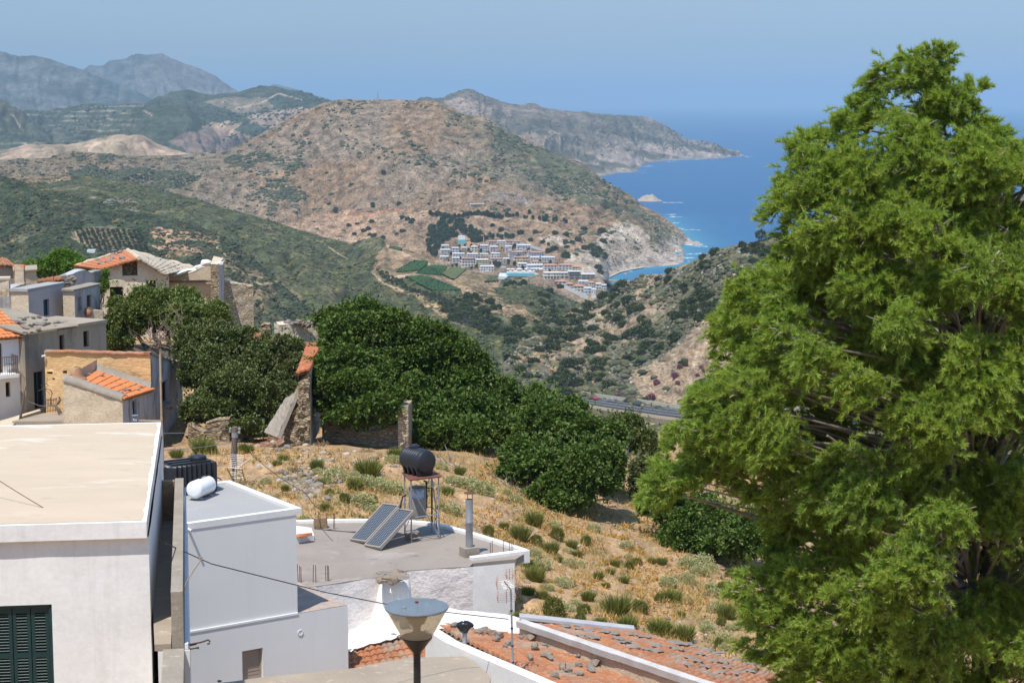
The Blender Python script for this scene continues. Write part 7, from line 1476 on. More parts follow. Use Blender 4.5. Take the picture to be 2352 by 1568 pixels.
def ribbon(o0,o1,dz,mat,name,kind='structure',skirt=6):
 mb=MB();G=[]
 for i,p in enumerate(rp):
  t_=nrm((rp[min(i+1,len(rp)-1)]-rp[max(0,i-1)])[:2]);nn=np.array([t_[1],-t_[0],0])
  a,b=p-nn*o1+[0,0,dz],p-nn*o0+[0,0,dz];G.append(([b-[0,0,skirt]]if skirt else[])+[b,a]+([a-[0,0,skirt]]if skirt else[]))
 mb.grid(np.array(G)[::-1]);o=mb.build(name,mat)
 if kind:o['kind']=kind
 return o
ribbon(-9,8.5,0,surf('asphalt',(.07,.07,.075),(.055,.055,.06),.3,bump=0),'highway')
M_line=surf('road_paint',(.75,.75,.73),bump=0)
for k,(a,b)in enumerate(((-6.2,-5.9),(-.3,0),(5.6,5.9))):ribbon(a,b,.03,M_line,'road_marking',skirt=0)
ribbon(-16,-9.2,-.3,surf('dry_verge',(.34,.27,.18),(.24,.2,.13),.3,bump=0),'road_verge',skirt=14)
for a,b,lab in((0,31,'long cream concrete barrier along the far side of the highway'),(32,42,'next length of cream concrete barrier where the highway goes behind the tree')):
 mb=MB();G=[]
 for i in range(a,min(b,len(rp))):
  p=rp[i];t_=nrm((rp[min(i+1,len(rp)-1)]-rp[max(0,i-1)])[:2]);nn=np.array([t_[1],-t_[0],0]);q=p-nn*8.6;hgt=1.5+.5*(fbm(np.array([i*.3]),np.array([0.]),3)[0]);G.append([q-[0,0,.5],q+[0,0,hgt],q-nn*.5+[0,0,hgt],q-nn*.7-[0,0,.5]])
 mb.grid(np.array(G)[::-1]);tag(mb.build('barrier',surf('cream_barrier',(.62,.56,.42),(.54,.48,.36),.2,bump=0),at=rp[a]),lab,'barrier')
def car(p,yaw,col,suv,label):
 T=thing('car',label,'car',p);R=Matrix.Rotation(yaw,3,'Z')
 def tf(pts):return[np.array(p)+np.array(R@Vector(q))for q in pts]
 L_,W_,H_=(4.6,1.9,1.8)if suv else(4.2,1.75,1.45);paint=surf('car_paint_'+label.split()[0],col,rough=.3,bump=0,spec=.6)
 prof=[(-L_/2,.45),(-L_/2,.95 if suv else .85),(-L_*.46,1.0 if suv else .9),(L_*.22,.98 if suv else .85),(L_*.46,.85 if suv else .7),(L_/2,.6),(L_/2,.35),(-L_/2+.1,.35)]
 mb=MB();n=len(prof);V=tf([(s*W_/2,y,z)for s in(-1,1)for y,z in prof]);mb.add(V,[tuple(range(n)),tuple(range(2*n-1,n-1,-1))]+[(k,k+n,(k+1)%n+n,(k+1)%n)for k in range(n)]);mb.build('body',paint,T)
 cab=[(-L_*.45,1.0 if suv else .9),(-L_*(.42 if suv else .33),H_),(L_*.06,H_),(L_*.22,.98 if suv else .86)]
 mb=MB();V=tf([(s*W_/2*(.95 if k in(0,3)else .82),y,z)for s in(-1,1)for k,(y,z)in enumerate(cab)]);mb.add(V,[(0,1,2,3),(7,6,5,4),(0,4,5,1),(2,6,7,3)]);mb.build('window',R_gl,T)
 mb=MB();V=tf([(s*W_/2*.84,y,H_+dz)for dz in(-.04,.06)for s,y in((-1,-L_*(.43 if suv else .34)),(1,-L_*(.43 if suv else .34)),(1,L_*.08),(-1,L_*.08))]);mb.add(V,[(0,3,2,1),(4,5,6,7),(0,1,5,4),(1,2,6,5),(2,3,7,6),(3,0,4,7)]);mb.build('roof',paint,T)
 for s in(-1,1):
  for y in(-L_*.31,L_*.31):mb=MB();c=tf([(s*(W_/2-.08),y,.33)])[0];mb.lathe([(.33,-.11),(.33,.11)],c,12,np.array(R@Vector((1,0,0))));mb.build('wheel',M_black,T)
  mb=MB();c=tf([(s*W_*.4,-L_/2-.02,.8)])[0];mb.box(c,(.22,.08,.18),yaw);mb.build('tail_light',surf('tail_light_red',(.45,.02,.02),bump=0),T)
def onroad(x,off):
 k=min(range(len(rp)),key=lambda i:abs(proj(rp[i])[0]-x));t_=nrm((rp[min(k+1,len(rp)-1)]-rp[max(0,k-1)])[:2]);nn=np.array([t_[1],-t_[0],0]);return rp[k]-nn*off+[0,0,.04],math.atan2(-t_[1],-t_[0])-PI/2
q,a=onroad(1447,2.5);car(q,a,(.02,.022,.03),True,'black off road car driving away on the highway, largest of three')
q,a=onroad(1390,3);car(q,a,(.35,.37,.40),False,'silver car on the highway between the red and the black car')
q,a=onroad(1357,2);car(q,a,(.45,.02,.03),False,'red car on the highway, farthest of the three')
def plant_mesh(name,ells,n,size,wid,mat,per=4,low=.6,shell=.6,spread=.9,fold=.25,trunk=None):
 pts,nm=crown_points([(np.array(c,float),np.array(r,float))for c,r in ells],n,shell,low);V,F=leaves(pts,nm,size,wid,per,spread,fold);mats=[mat];mi=None
 if trunk:
  mb=MB();mb.tube([(0,0,-1.0),(.05,0,trunk*.6),(0,.05,trunk)],[.16,.12,.08],6);nv=len(V);V=np.concatenate([V,np.array(mb.v)]);Ft=[f for f in mb.f if len(f)==4];Fq=np.array(Ft)+nv;mi=np.concatenate([np.zeros(len(F)),np.ones(len(Fq))]);mats=[mat,M_bark];o=mesh_np(name,V,[F,Fq],mats,midx=mi)
 else:o=mesh_np(name,V,F,mats)
 me=o.data;bpy.data.objects.remove(o);return me
LF_scr=leafmat('scrub_leaf',[(0.053,0.072,0.026),(0.069,0.091,0.033),(0.088,0.104,0.039),(0.062,0.078,0.033)],.7,.15,.1)
LF_pin=leafmat('pine_needle',[(0.051,0.080,0.042),(0.068,0.099,0.050),(0.085,0.112,0.056)],.7,.15,.08)
LF_olv=leafmat('olive_leaf',[(.06,.08,.05),(.08,.10,.06),(.07,.085,.055)],.6,.2,.1)
LF_pnk=leafmat('oleander_bloom',[(.34,.10,.20),(.45,.16,.28),(.06,.09,.04),(.40,.13,.24),(.05,.08,.035)],.7,.1,.15)
BUSH=[plant_mesh('bush',[((0,0,.8),(1.5,1.5,1.1)),((rnd.uniform(-.9,.9),rnd.uniform(-.8,.8),.6),(1.2,1.2,.9)),((rnd.uniform(-.8,.8),.5,1.1),(.9,.9,.8))],420,.42,.6,LF_scr,3)for k in range(5)]
PINE=[plant_mesh('pine_tree',[((0,0,3.2),(2.1,2.1,1.5)),((.7,0,4.6),(1.7,1.7,1.3)),((-.6,.4,5.2),(1.2,1.2,1.0)),((.6,-.6,2.6),(1.7,1.7,1.0))],480,.8,.55,LF_pin,3,trunk=2.5)for k in range(3)]
OLIV=[plant_mesh('olive_tree',[((0,0,1.9),(1.5,1.5,1.2)),((rnd.uniform(-.6,.6),.2,2.3),(1.,1.,.9))],220,.5,.5,LF_olv,3,trunk=1.9)for k in range(3)]
PINK=[plant_mesh('oleander',[((0,0,1.1),(1.3,1.3,1.2)),((.5,.2,1.4),(.9,.9,.9))],300,.4,.6,LF_pnk,3)for k in range(2)]
def at_hill(x,y,key):return hit(x,y,[key])
def z_on(p,key):
 z=drop(p[0],p[1],[key]);return p if z is None else np.array([p[0],p[1],z])
cand=[];tries=0
while len(cand)<190 and tries<9000:
 tries+=1;x=rnd.uniform(1120,1790);y=rnd.uniform(556,925)
 if inpoly([(1470,905),(1440,870),(1540,800),(1610,745),(1700,760),(1700,950),(1560,950)],np.array([x]),np.array([y]))[0]and rnd.random()<.96:continue
 if fbm(np.array([x/60]),np.array([y/40]),3)[0]<.36+.2*rnd.random():continue
 if any((x-c[0])**2+3*(y-c[1])**2<170 for c in cand):continue
 p=at_hill(x,y,'l7')
 if p is None or p[1]>1300 or abs(proj(p)[1]-y)>3:continue
 first=hit(x,y);
 if first is not None and np.linalg.norm(first-p)>30:continue
 cand.append((x,y,p))
for x,y,p in cand:
 s=rnd.uniform(1.1,2.3)*(1.25 if rnd.random()<.3 else 1);zl_='upper part' if y<680 else('middle' if y<800 else 'foot')
 put(BUSH[rnd.randrange(5)],'bush',p-[0,0,.4],(s,s,s*rnd.uniform(.8,1.1)),rnd.uniform(0,6),'dark green scrub bush on the '+zl_+' of the dry right hillside','bush','bushes on the '+zl_+' of the right hillside')
for x,y in((1735,551),(1748,551),(1590,599),(1500,627)):
 p=at_hill(x,y+3,'l7')
 if p is not None:put(OLIV[0],'tree',p-[0,0,.3],1.9,rnd.uniform(0,6),'small dark tree standing out on the crest of the right hillside','tree','trees on the right crest')
for x,y,w_ in((1508,880,15),(1561,842,12),(1551,863.5,15),(1556,878,10),(1575.5,834,10),(1610,842,9),(1602,860,9),(1615,849,8),(1453.5,916,13),(1419,911,14),(1496,914.5,18),(1539,936,13),(1440,915,10)):
 p=at_hill(x,y+4,'l7')
 if p is not None:s=w_*p[1]/FPX/2.6;put(PINK[rnd.randrange(2)],'oleander',p-[0,0,.2],s,rnd.uniform(0,6),'pink flowering oleander '+('beside the highway barrier' if y>905 else 'on the tan slope above the highway'),'bush','oleanders '+('by the highway' if y>905 else 'on the tan slope'))
bm=bmesh.new();bmesh.ops.create_icosphere(bm,subdivisions=2,radius=1);ICO_V=np.array([v.co for v in bm.verts]);ICO_F=np.array([[v.index for v in f.verts]for f in bm.faces]);bm.free()
bm=bmesh.new();bmesh.ops.create_icosphere(bm,subdivisions=1,radius=1);IC1_V=np.array([v.co for v in bm.verts]);IC1_F=np.array([[v.index for v in f.verts]for f in bm.faces]);bm.free()
def scrub(name,key,n,dens,rad,cols,seed,ico=None,jit=.4,flat=.6):
 V,vv,px,py=HILLS[key];r=np.random.default_rng(seed)
 ok=(vv<.995)&(px>-60)&(px<2400);w_=np.where(ok,dens(px,py,V),0.0);w_=np.clip(w_,0,None)
 w_/=w_.sum();idx=r.choice(len(V),n,p=w_);c=V[idx]+np.stack([r.normal(0,1.5,n),r.normal(0,1.5,n),np.zeros(n)],1)
 IV,IF=(IC1_V,IC1_F)if ico is None else ico;R=rad(px[idx],py[idx],V[idx],r.random(n));k=len(IV)
 B=IV[None]*(1+jit*(r.random((n,k,1))-.5))*np.array([1,1,flat])*R[:,None,None]*(1+.35*(r.random((n,1,3))-.5));W_=(c[:,None]+B).reshape(-1,3)
 F=(IF[None]+(np.arange(n)*k)[:,None,None]).reshape(-1,3)
 cc=np.asarray(cols)[r.integers(0,len(cols),n)]*(1+.35*(r.random((n,1))-.5));cc=np.repeat(cc,k,0)*(1+.3*(r.random((n*k,1))-.5))
 o=mesh_np(name,W_,F,tm_scrub,smooth=False,col=cc);o['kind']='stuff';return o
t=NT('scrub_foliage');c=t.attr();c=t.mix(1.,c,t.ramp(t.noise(1.1,4,.7),[(.3,.6),(.7,1.3)]),'MULTIPLY');tm_scrub=t.bsdf(c,.9,None,0,.1)
GULLY=[(700,322),(690,345),(672,385),(655,420),(632,460),(618,484)]
def d4(px,py,V):
 d=.18+3.2*sstep(.52,.62,n2(V,80,31));d*=np.where(px<700,2.2,.6);d*=np.where((px>690)&(py>480),.55,1)
 d+=5*(dline(GULLY,*warp(px,py,22,12))<11)+4*(dline([(930,310),(960,345),(990,380)],px,py)<9);d+=1.6*sstep(.5,.6,n2(V,60,33))*(px>1020)*(py<500)
 d+=1.5*(py<300)*(px>740)*(px<830);bad=inpoly([(645,516),(700,497),(900,478),(1080,492),(1075,501),(880,512),(870,545),(760,548),(700,532)],px,py)|inpoly([(1370,600),(1440,500),(1480,520),(1580,600),(1450,624)],px,py)
 res=inpoly([(1010,555),(1200,545),(1300,580),(1400,640),(1400,680),(1200,640),(1000,620)],px,py);return d*np.where(bad,.12,1)*np.where(res,.1,1)*(V[:,2]>4)
scrub('scrub','l4',8200,d4,lambda x,y,V,q:1.3+3.3*q**2,[(.06,.075,.04),(.075,.085,.045),(.05,.065,.04),(.09,.09,.05)],5)
scrub('rocks_and_tussocks','l4',9000,lambda x,y,V:(.15+sstep(.4,.6,n2(V,70,3)))*(V[:,2]>8)*~inpoly([(1010,540),(1200,540),(1400,630),(1400,690),(1000,640)],x,y),lambda x,y,V,q:.5+1.0*q,[(.20,.18,.12),(.15,.14,.09),(.36,.30,.24),(.42,.35,.29)],6)
scrub('scrub','l6',11000,lambda x,y,V:(.35+1.6*sstep(.42,.6,n2(V,40,35)))*~inpoly([(880,560),(1040,605),(1160,645),(1150,662),(1070,660),(1040,665),(860,626)],x,y),lambda x,y,V,q:.6+1.5*q**2,[(.065,.08,.035),(.08,.092,.042),(.05,.066,.035),(.11,.11,.04),(.085,.085,.05)],7)
scrub('scrub','l6b',8000,lambda x,y,V:.35+1.6*sstep(.42,.6,n2(V,30,36)),lambda x,y,V,q:.5+1.3*q**2,[(.05,.066,.035),(.06,.075,.04),(.04,.055,.032),(.09,.085,.05)],8)
def d7(px,py,V):return(.3+2.2*sstep(.45,.6,n2(V,22,37)))*(px<2000)*np.where(inpoly([(1470,905),(1440,870),(1540,800),(1610,745),(1700,760),(1700,950),(1560,950)],px,py),.05,1)
scrub('scrub','l7',8500,d7,lambda x,y,V,q:.6+1.9*q**2.2,[(.07,.08,.04),(.09,.095,.05),(.055,.066,.036),(.13,.12,.06),(.11,.10,.07)],9,(ICO_V,ICO_F))
scrub('hillside_rocks','l7',4200,lambda x,y,V:(.2+sstep(.4,.55,n2(V,14,38)))*(x<2000),lambda x,y,V,q:.25+.6*q**2,[(.40,.33,.25),(.46,.40,.33),(.32,.26,.2)],10)
scrub('scrub','l2',2600,lambda x,y,V:(y<330)*(sstep(.45,.6,n2(V,200,3))+.1),lambda x,y,V,q:3+5*q**2,[(.05,.065,.045),(.06,.075,.05)],11)
scrub('scrub','headland',2200,lambda x,y,V:(V[:,2]>25)*(.1+sstep(.45,.6,n2(V,150,3))),lambda x,y,V,q:1.5+3.5*q**2,[(.07,.08,.05),(.09,.095,.055)],12)
pts=[]
for k in range(95):
 for _ in range(60):
  x=rnd.uniform(982,1130);y=rnd.uniform(500,592)
  if inpoly([(982,545),(990,522),(1010,508),(1060,505),(1075,530),(1125,548),(1120,560),(1085,556),(1072,545),(1040,548),(1020,556),(1010,566),(1006,592),(986,588)],np.array([x]),np.array([y]))[0]and not any(abs(x-a)<3.4 and abs(y-b)<2.6 for a,b in pts):pts.append((x,y));break
row=[(x,497+4*math.sin(x*.05)+(x-990)*.012)for x in range(990,1160,5)]+[(1165,498),(1172,499),(1180,500),(1188,499),(1205,503),(1212,502),(1222,504),(1240,505),(1248,507),(1254,505),(1270,508),(1278,509),(1295,510),(1302,512),(1214,492)]
def tree_at(me,name,x,y,s,label,cat,group,key='l4'):
 p=at_hill(x,y,key)
 if p is not None:put(me,name,p-[0,0,.3],(s,s,s*rnd.uniform(.85,1.2)),rnd.uniform(0,6),label,cat,group)
for x,y in pts:tree_at(PINE[rnd.randrange(3)],'pine_tree',x,y,rnd.uniform(.85,1.35),'dark pine in the dense grove above the resort','tree','pines of the grove')
for x,y in row:tree_at(PINE[rnd.randrange(3)],'pine_tree',x+rnd.uniform(-2,2),y,rnd.uniform(.6,1.1),'dark pine in the long row across the slope above the resort','tree','pines of the row')
for k in range(60):
 x,y=cr(rnd.uniform(200,1500),rnd.uniform(240,560));tree_at(PINE[rnd.randrange(3)],'garden_tree',x,y,rnd.uniform(.35,.75),'small dark tree between the hotel blocks','tree','trees between the hotel blocks')
for cx_,cy_ in((840,495),(825,480),(870,500),(770,160),(800,170),(950,150),(1000,160),(1030,165),(900,160),(860,150),(980,155)):x,y=cr(cx_,cy_);tree_at(PINE[0],'garden_tree',x,y,.95,'taller dark tree beside the pink hotel blocks','tree','taller trees by the pink blocks')
for cx_,cy_,s in((1125,110,2),(1300,100,1.8),(1240,190,1.6),(1390,210,1.5),(1530,110,1.6),(1660,130,1.7),(1660,220,1.4),(1730,220,1.4),(1800,190,1.6),(1670,270,1.5),(1520,295,2),(1870,60,1.8),(2080,90,2.4),(2090,205,1.8),(2200,210,1.4),(1890,290,2),(2020,330,3),(1990,380,2.6),(1650,380,2.4),(2100,380,2),(1460,330,2),(1590,600,.8),(2040,520,1.8),(2060,570,1.6),(1960,270,2.2),(1590,740,1.6),(470,20,1.3),(100,30,1.5),(60,60,1.5)):
 x,y=cr(cx_,cy_);tree_at(BUSH[rnd.randrange(5)],'bush',x,y,s*1.25,'round dark bush on the pale slope beside the resort','bush','bushes beside the resort')
for x,y in[(x+rnd.uniform(-1.5,1.5),y+rnd.uniform(-1,1))for x,y in((756,470),(770,482),(771,488),(856,470),(858,476),(918,470),(925,502),(937,505),(944,512),(948,508),(800,520),(820,515),(853,512),(835,532),(850,540),(845,528),(858,545),(866,556),(910,540),(925,532),(880,548),(815,540),(1130,520),(1150,530),(985,470),(1010,462),(940,375),(948,335),(965,380),(880,398),(902,352))]:tree_at(BUSH[rnd.randrange(5)],'bush',x,y,rnd.uniform(1.2,2.2),'dark bush on the orange tan lower slope of the big hill','bush','bushes on the lower slope of the big hill')
def okl6(x,y):return not inpoly([(885,560),(1040,605),(1160,645),(1150,662),(1070,660),(1040,672),(880,640),(855,620)],np.array([x]),np.array([y]))[0]
tp=[];tries=0
while len(tp)<105 and tries<5000:
 tries+=1;x=rnd.uniform(1020,1300);y=rnd.uniform(650,795)
 if not okl6(x,y)or any(abs(x-a)<6 and abs(y-b)<4 for a,b in tp)or fbm(np.array([x/35]),np.array([y/25]),9)[0]<.45:continue
 p=at_hill(x,y,'l6');f=hit(x,y)
 if p is None or np.linalg.norm(f-p)>20:continue
 tp.append((x,y))
for x,y in tp:tree_at(BUSH[rnd.randrange(5)],'bush',x,y,rnd.uniform(1.0,2.0),'dark round bush on the ridge side below the vineyard','bush','bushes below the vineyard','l6')
ol=[(866+i*11+j*4.5,623+i*4.6+j*6.5)for i in range(15)for j in range(4)]+[(1010+i*9+j*4,690+i*2.5+j*8)for i in range(9)for j in range(7)]
for x,y in ol:
 if not inpoly([(925,645),(1050,668),(1050,672),(970,675),(930,655)],np.array([x]),np.array([y]))[0]:tree_at(OLIV[rnd.randrange(3)],'olive_tree',x+rnd.uniform(-1.5,1.5),y+rnd.uniform(-1,1),rnd.uniform(.55,.95),'small olive tree in the planted rows by the vineyard','tree','olive trees by the vineyard','l6')
for i in range(13):
 for j in range(8):
  x,y=175+i*12+j*3,528+j*6.5+i*.6;tree_at(OLIV[rnd.randrange(3)],'olive_tree',x+rnd.uniform(-1.5,1.5),y,rnd.uniform(.5,.8),'olive tree of the orchard patch on the dark left hillside','tree','olive trees of the left orchard','l6b')
LV=surf('vine_leaf',(.055,.12,.035),(.035,.085,.028),.5,bump=0)
def vines(edge0,edge1,n,name,w_,hgt,mat=LV,gap=0.):
 mb=MB()
 for k in range(n):
  f=(k+.5)/n;a=np.array([np.interp(f,np.linspace(0,1,len(edge0)),[q[i]for q in edge0])for i in(0,1)]);b=np.array([np.interp(f,np.linspace(0,1,len(edge1)),[q[i]for q in edge1])for i in(0,1)])
  P3=[hit(*(a*(1-t_)+b*t_),['l6'])for t_ in np.linspace(0,1,16)]
  if any(p is None for p in P3):continue
  P3=densify(P3,3);L_=nrm((P3[-1]-P3[0])[:2]);nn=np.array([-L_[1],L_[0],0]);G=[]
  for p in P3:j=rnd.uniform(.7,1.2);h_=hgt*rnd.uniform(.7,1.2);G.append([p-nn*w_*j*.5-[0,0,.3],p-nn*w_*j*.4+[0,0,h_*.8],p+[0,0,h_],p+nn*w_*j*.4+[0,0,h_*.8],p+nn*w_*j*.5-[0,0,.3]])
  mb.grid(np.array(G))
 o=mb.build(name,mat);o['kind']='stuff';return o
def c6(cx_,cy_):return 804+cx_*.26855,373+cy_*.26855
vines([c6(560,845),c6(440,910),c6(400,945)],[c6(660,850),c6(655,880),c6(590,930)],11,'vines',1.8,1.5)
vines([c6(700,885),c6(640,910),c6(560,955)],[c6(830,892),c6(815,920),c6(770,970)],12,'vines',1.8,1.5)
vines([c6(470,985),c6(540,1020),c6(610,1060),c6(700,1105)],[c6(620,978),c6(740,1010),c6(870,1065),c6(950,1100)],16,'vines',1.8,1.5)
vines([c6(350,715),c6(340,735)],[c6(430,720),c6(440,760)],6,'vines',2.6,1.4)
vines([c6(865,905),c6(960,915),c6(1060,930),c6(1160,955),c6(1270,1010)],[c6(785,960),c6(860,1000),c6(960,1030),c6(1080,1033),c6(1275,1022)],30,'vines',1.7,1.3,surf('young_vine_leaf',(.13,.15,.06),(.09,.12,.045),.5,bump=0))
LF_sag=leafmat('sage_leaf',[(0.352,0.376,0.192),(0.432,0.448,0.248),(0.496,0.496,0.288),(0.320,0.336,0.176),(0.416,0.400,0.224)],.8,.1,.2,(1.1,1.1,.8))
LF_brm=leafmat('broom_leaf',[(0.120,0.153,0.036),(0.160,0.198,0.047),(0.200,0.225,0.054),(0.240,0.216,0.081),(0.140,0.162,0.045)],.7,.15,.2)
LF_dry=leafmat('dry_bracken',[(0.504,0.308,0.084),(0.616,0.392,0.112),(0.420,0.238,0.084),(0.336,0.280,0.084),(0.560,0.378,0.168)],.8,.1,.25,(1.1,1.,.8))
LF_brn=leafmat('dead_shrub',[(0.338,0.247,0.156),(0.260,0.195,0.130),(0.416,0.325,0.221)],.9,.05,.1,(1,1,.9))
SAGE=[plant_mesh('sage_shrub',[((0,0,.22),(.5,.5,.36)),((rnd.uniform(-.3,.3),rnd.uniform(-.3,.3),.2),(.38,.38,.3)),((rnd.uniform(-.35,.35),.2,.16),(.3,.3,.26))],620,.085,.42,LF_sag,3,shell=.4,spread=.7)for k in range(4)]
BROOM=[]
for k in range(4):
 n=620;a=rng.random(n)*2*PI;r=.32*np.sqrt(rng.random(n));b=np.stack([r*np.cos(a),r*np.sin(a),rng.random(n)*.25-.05],1);d=np.stack([np.cos(a)*r*1.6,np.sin(a)*r*1.6,np.ones(n)*.9],1)+unit(n)*.3;d/=np.linalg.norm(d,axis=1)[:,None];L_=.3+.45*rng.random(n);sd=np.cross(d,unit(n));sd/=np.linalg.norm(sd,axis=1)[:,None];V=np.stack([b-sd*.016,b+sd*.016,b+d*(L_*.6)[:,None]+sd*.02,b+d*L_[:,None]],1).reshape(-1,3);i=np.arange(n)*4
 o=mesh_np('broom_shrub',V,np.stack([i,i+1,i+2,i+3],1),LF_brm);BROOM.append(o.data);bpy.data.objects.remove(o)
BROOM+=[plant_mesh('broom_shrub',[((0,0,.28),(.36,.36,.42)),((rnd.uniform(-.25,.25),.1,.22),(.28,.28,.34)),((.1,rnd.uniform(-.25,.25),.3),(.22,.22,.38))],700,.10,.22,LF_brm,3,shell=.7,spread=.6)for k in range(2)]
def tuft(mat,name,n,hgt,wd):
 a=rng.random(n)*2*PI;r=.4*np.sqrt(rng.random(n));b=np.stack([r*np.cos(a),r*np.sin(a),np.zeros(n)],1);d=unit(n)*.75+np.array([0,0,.55]);d/=np.linalg.norm(d,axis=1)[:,None];L_=hgt*(.4+.8*rng.random(n));sd=np.cross(d,unit(n));sd/=np.linalg.norm(sd,axis=1)[:,None];V=np.stack([b-sd*wd,b+sd*wd,b+d*(L_*.6)[:,None]+sd*wd,b+d*L_[:,None]-np.array([0,0,1])*(L_*.2)[:,None]],1).reshape(-1,3);i=np.arange(n)*4
 o=mesh_np(name,V,np.stack([i,i+1,i+2,i+3],1),mat);me=o.data;bpy.data.objects.remove(o);return me
DRY=[tuft(LF_dry,'dry_bracken',130,.36,.026)for k in range(3)];DEAD=[tuft(LF_brn,'dead_shrub',160,.38,.012)for k in range(2)]
def c7(l):return[(1091+x*.3418,1091+y*.3418,s*.3418)for x,y,s in l]
def c3(l):return[(603+x*.3776,976+y*.3776,s*.3776)for x,y,s in l]
sage=c7([(225,125,50),(270,185,55),(285,310,60),(525,340,90),(800,360,100),(400,530,90),(450,590,120),(625,510,60),(635,590,90),(600,720,110),(1010,490,80),(1030,560,60),(1300,720,110),(1430,700,100),(1440,590,130),(1530,570,140),(1500,640,110),(1590,620,90),(1590,740,90),(1600,800,90),(1560,1010,100),(1640,880,90),(1720,1000,80),(1800,1000,90),(1670,1080,120),(1130,1060,80),(700,890,70),(620,880,80),(830,530,60),(1680,1160,80),(1820,940,80),(1900,1240,90),(1600,900,70),(960,100,70),(1060,130,70)])+c3([(440,310,150),(600,380,130),(690,390,130),(800,400,130),(780,350,90),(600,470,130),(670,520,90),(1180,350,110),(1260,370,130),(1330,400,140),(1150,530,110),(1090,260,80),(1030,235,60),(800,215,90),(720,310,60),(340,270,70),(250,560,70),(560,290,60),(1480,420,60),(1540,470,70),(1500,120,60),(1090,380,60)])
broom=c7([(195,370,45),(95,405,70),(305,420,110),(400,340,100),(410,460,90),(555,440,90),(745,470,70),(510,510,90),(690,535,60),(560,570,50),(405,680,110),(355,780,80),(450,810,70),(530,910,140),(950,885,150),(1110,870,110),(1240,820,70),(1320,810,110),(1190,585,50),(1255,590,60),(1085,590,60),(910,655,50),(1000,700,60),(880,730,50),(760,815,80),(710,970,70),(730,900,90),(1240,1030,140),(1400,1055,130),(1020,1020,100),(840,1000,50),(1380,910,60),(1670,760,90),(1720,660,80),(1690,930,110),(1640,1140,70),(300,965,70),(360,600,80),(830,680,60)])+c3([(640,260,130),(560,410,80),(380,510,50),(410,440,50),(350,350,50),(330,250,70),(810,180,80),(1200,300,60),(1130,420,60),(1470,640,50),(250,300,40)])+[(468,1036,42),(485,1042,30),(405,1046,24),(557,1040,26),(570,1036,20),(475,1028,18)]
dry=c7([(355,190,80),(680,370,110),(900,400,100),(970,420,100),(1080,490,110),(860,570,90),(780,680,80),(1110,520,80),(1480,430,60),(800,900,60),(1190,690,80),(870,720,80),(740,720,70),(1100,740,80),(1000,330,100),(1060,200,100),(330,150,60),(420,230,60),(640,340,70),(720,400,70),(1140,300,80),(1220,420,80),(1650,690,60),(1120,250,80),(850,640,60),(560,760,60),(440,730,60)])
dead=c3([(180,260,80),(350,110,70),(650,140,50),(120,200,60),(620,220,40),(160,330,60),(90,280,50),(430,370,60),(370,390,70),(500,250,50)])+[(735,1020,26),(840,1030,24),(745,1018,20)]
for _ in range(70):
 x=rnd.uniform(1000,1740);y=rnd.uniform(1090,1500)
 if y<1150+(x-1000)*.25 or(x<1235 and y>1180):continue
 (sage,sage,broom,dry,dry)[rnd.randrange(5)].append((x,y,rnd.uniform(14,26)))
for _ in range(26):(sage,broom,dead)[rnd.randrange(3)].append((rnd.uniform(560,1010),rnd.uniform(1060,1170),rnd.uniform(14,26)))
def near(x,y):
 if x<640:return 'by the wooden pole and the carob shade'
 if x<925:return 'on the stony slope behind the flat roof'
 if x<1110:return 'behind the black tank and the flue'
 if y<1190:return 'just below the fig trees'
 if x<1290:return 'right of the white roof corner'
 if x<1480:return 'halfway along the brown slope' if y<1370 else 'just above the tiled roof ridge'
 return 'near the feathery tree' if y<1420 else 'low on the slope by the feathery tree'
for lst,meshes,nm_,cat,w0_,lab in((sage,SAGE,'sage_shrub','shrub',1.15,'pale sage coloured cushion shrub '),(broom,BROOM,'broom_shrub','shrub',.95,'bushy green upright shrub '),(dry,DRY,'dry_bracken','plant',.95,'dry golden bracken clump '),(dead,DEAD,'dead_shrub','shrub',.85,'dead brown twiggy shrub ')):
 for x,y,w_ in lst:
  p=gpt(x,y+w_*.25);s=1.22*w_*p[1]/FPX/w0_;put(meshes[rnd.randrange(len(meshes))],nm_,p-[0,0,.03],(s,s,s*rnd.uniform(.85,1.15)),rnd.uniform(0,6),lab+near(x,y),cat,nm_.replace('_',' ')+' plants '+near(x,y))
def rubble(n,fpos,rad,name,cols,seed,flat=.55):
 r=np.random.default_rng(seed);Cn=[];
 while len(Cn)<n:
  q=fpos(r)
  if q is not None:Cn.append(q)
 Cn=np.array(Cn);R=rad[0]+(rad[1]-rad[0])*r.random(n)**2.5;k=len(IC1_V)
 B=np.sign(IC1_V)[None]*np.abs(IC1_V)[None]**.7*(1+.5*(r.random((n,k,1))-.5))*R[:,None,None]*(.6+.8*r.random((n,1,3)))*np.array([1,1,flat]);V=(Cn[:,None]+B).reshape(-1,3);F=(IC1_F[None]+(np.arange(n)*k)[:,None,None]).reshape(-1,3)
 cc=np.repeat(np.asarray(cols)[r.integers(0,len(cols),n)]*(1+.4*(r.random((n,1))-.5)),k,0);o=mesh_np(name,V,F,tm_scrub,col=cc);o['kind']='stuff'
def pos_poly(poly):
 xs_,ys_=[p[0]for p in poly],[p[1]for p in poly]
 def f(r):
  x,y=r.uniform(min(xs_),max(xs_)),r.uniform(min(ys_),max(ys_));
  return gpt(x,y)if inpoly(poly,np.array([x]),np.array([y]))[0]else None
 return f
SC_=[(.40,.34,.27),(.33,.28,.22),(.46,.40,.33),(.30,.22,.15),(.42,.28,.18)]
rubble(420,pos_poly([(430,1005),(560,990),(690,1010),(740,1025),(900,1040),(960,1060),(900,1085),(700,1100),(560,1070),(440,1030)]),(.03,.19),'rubble',SC_,3)
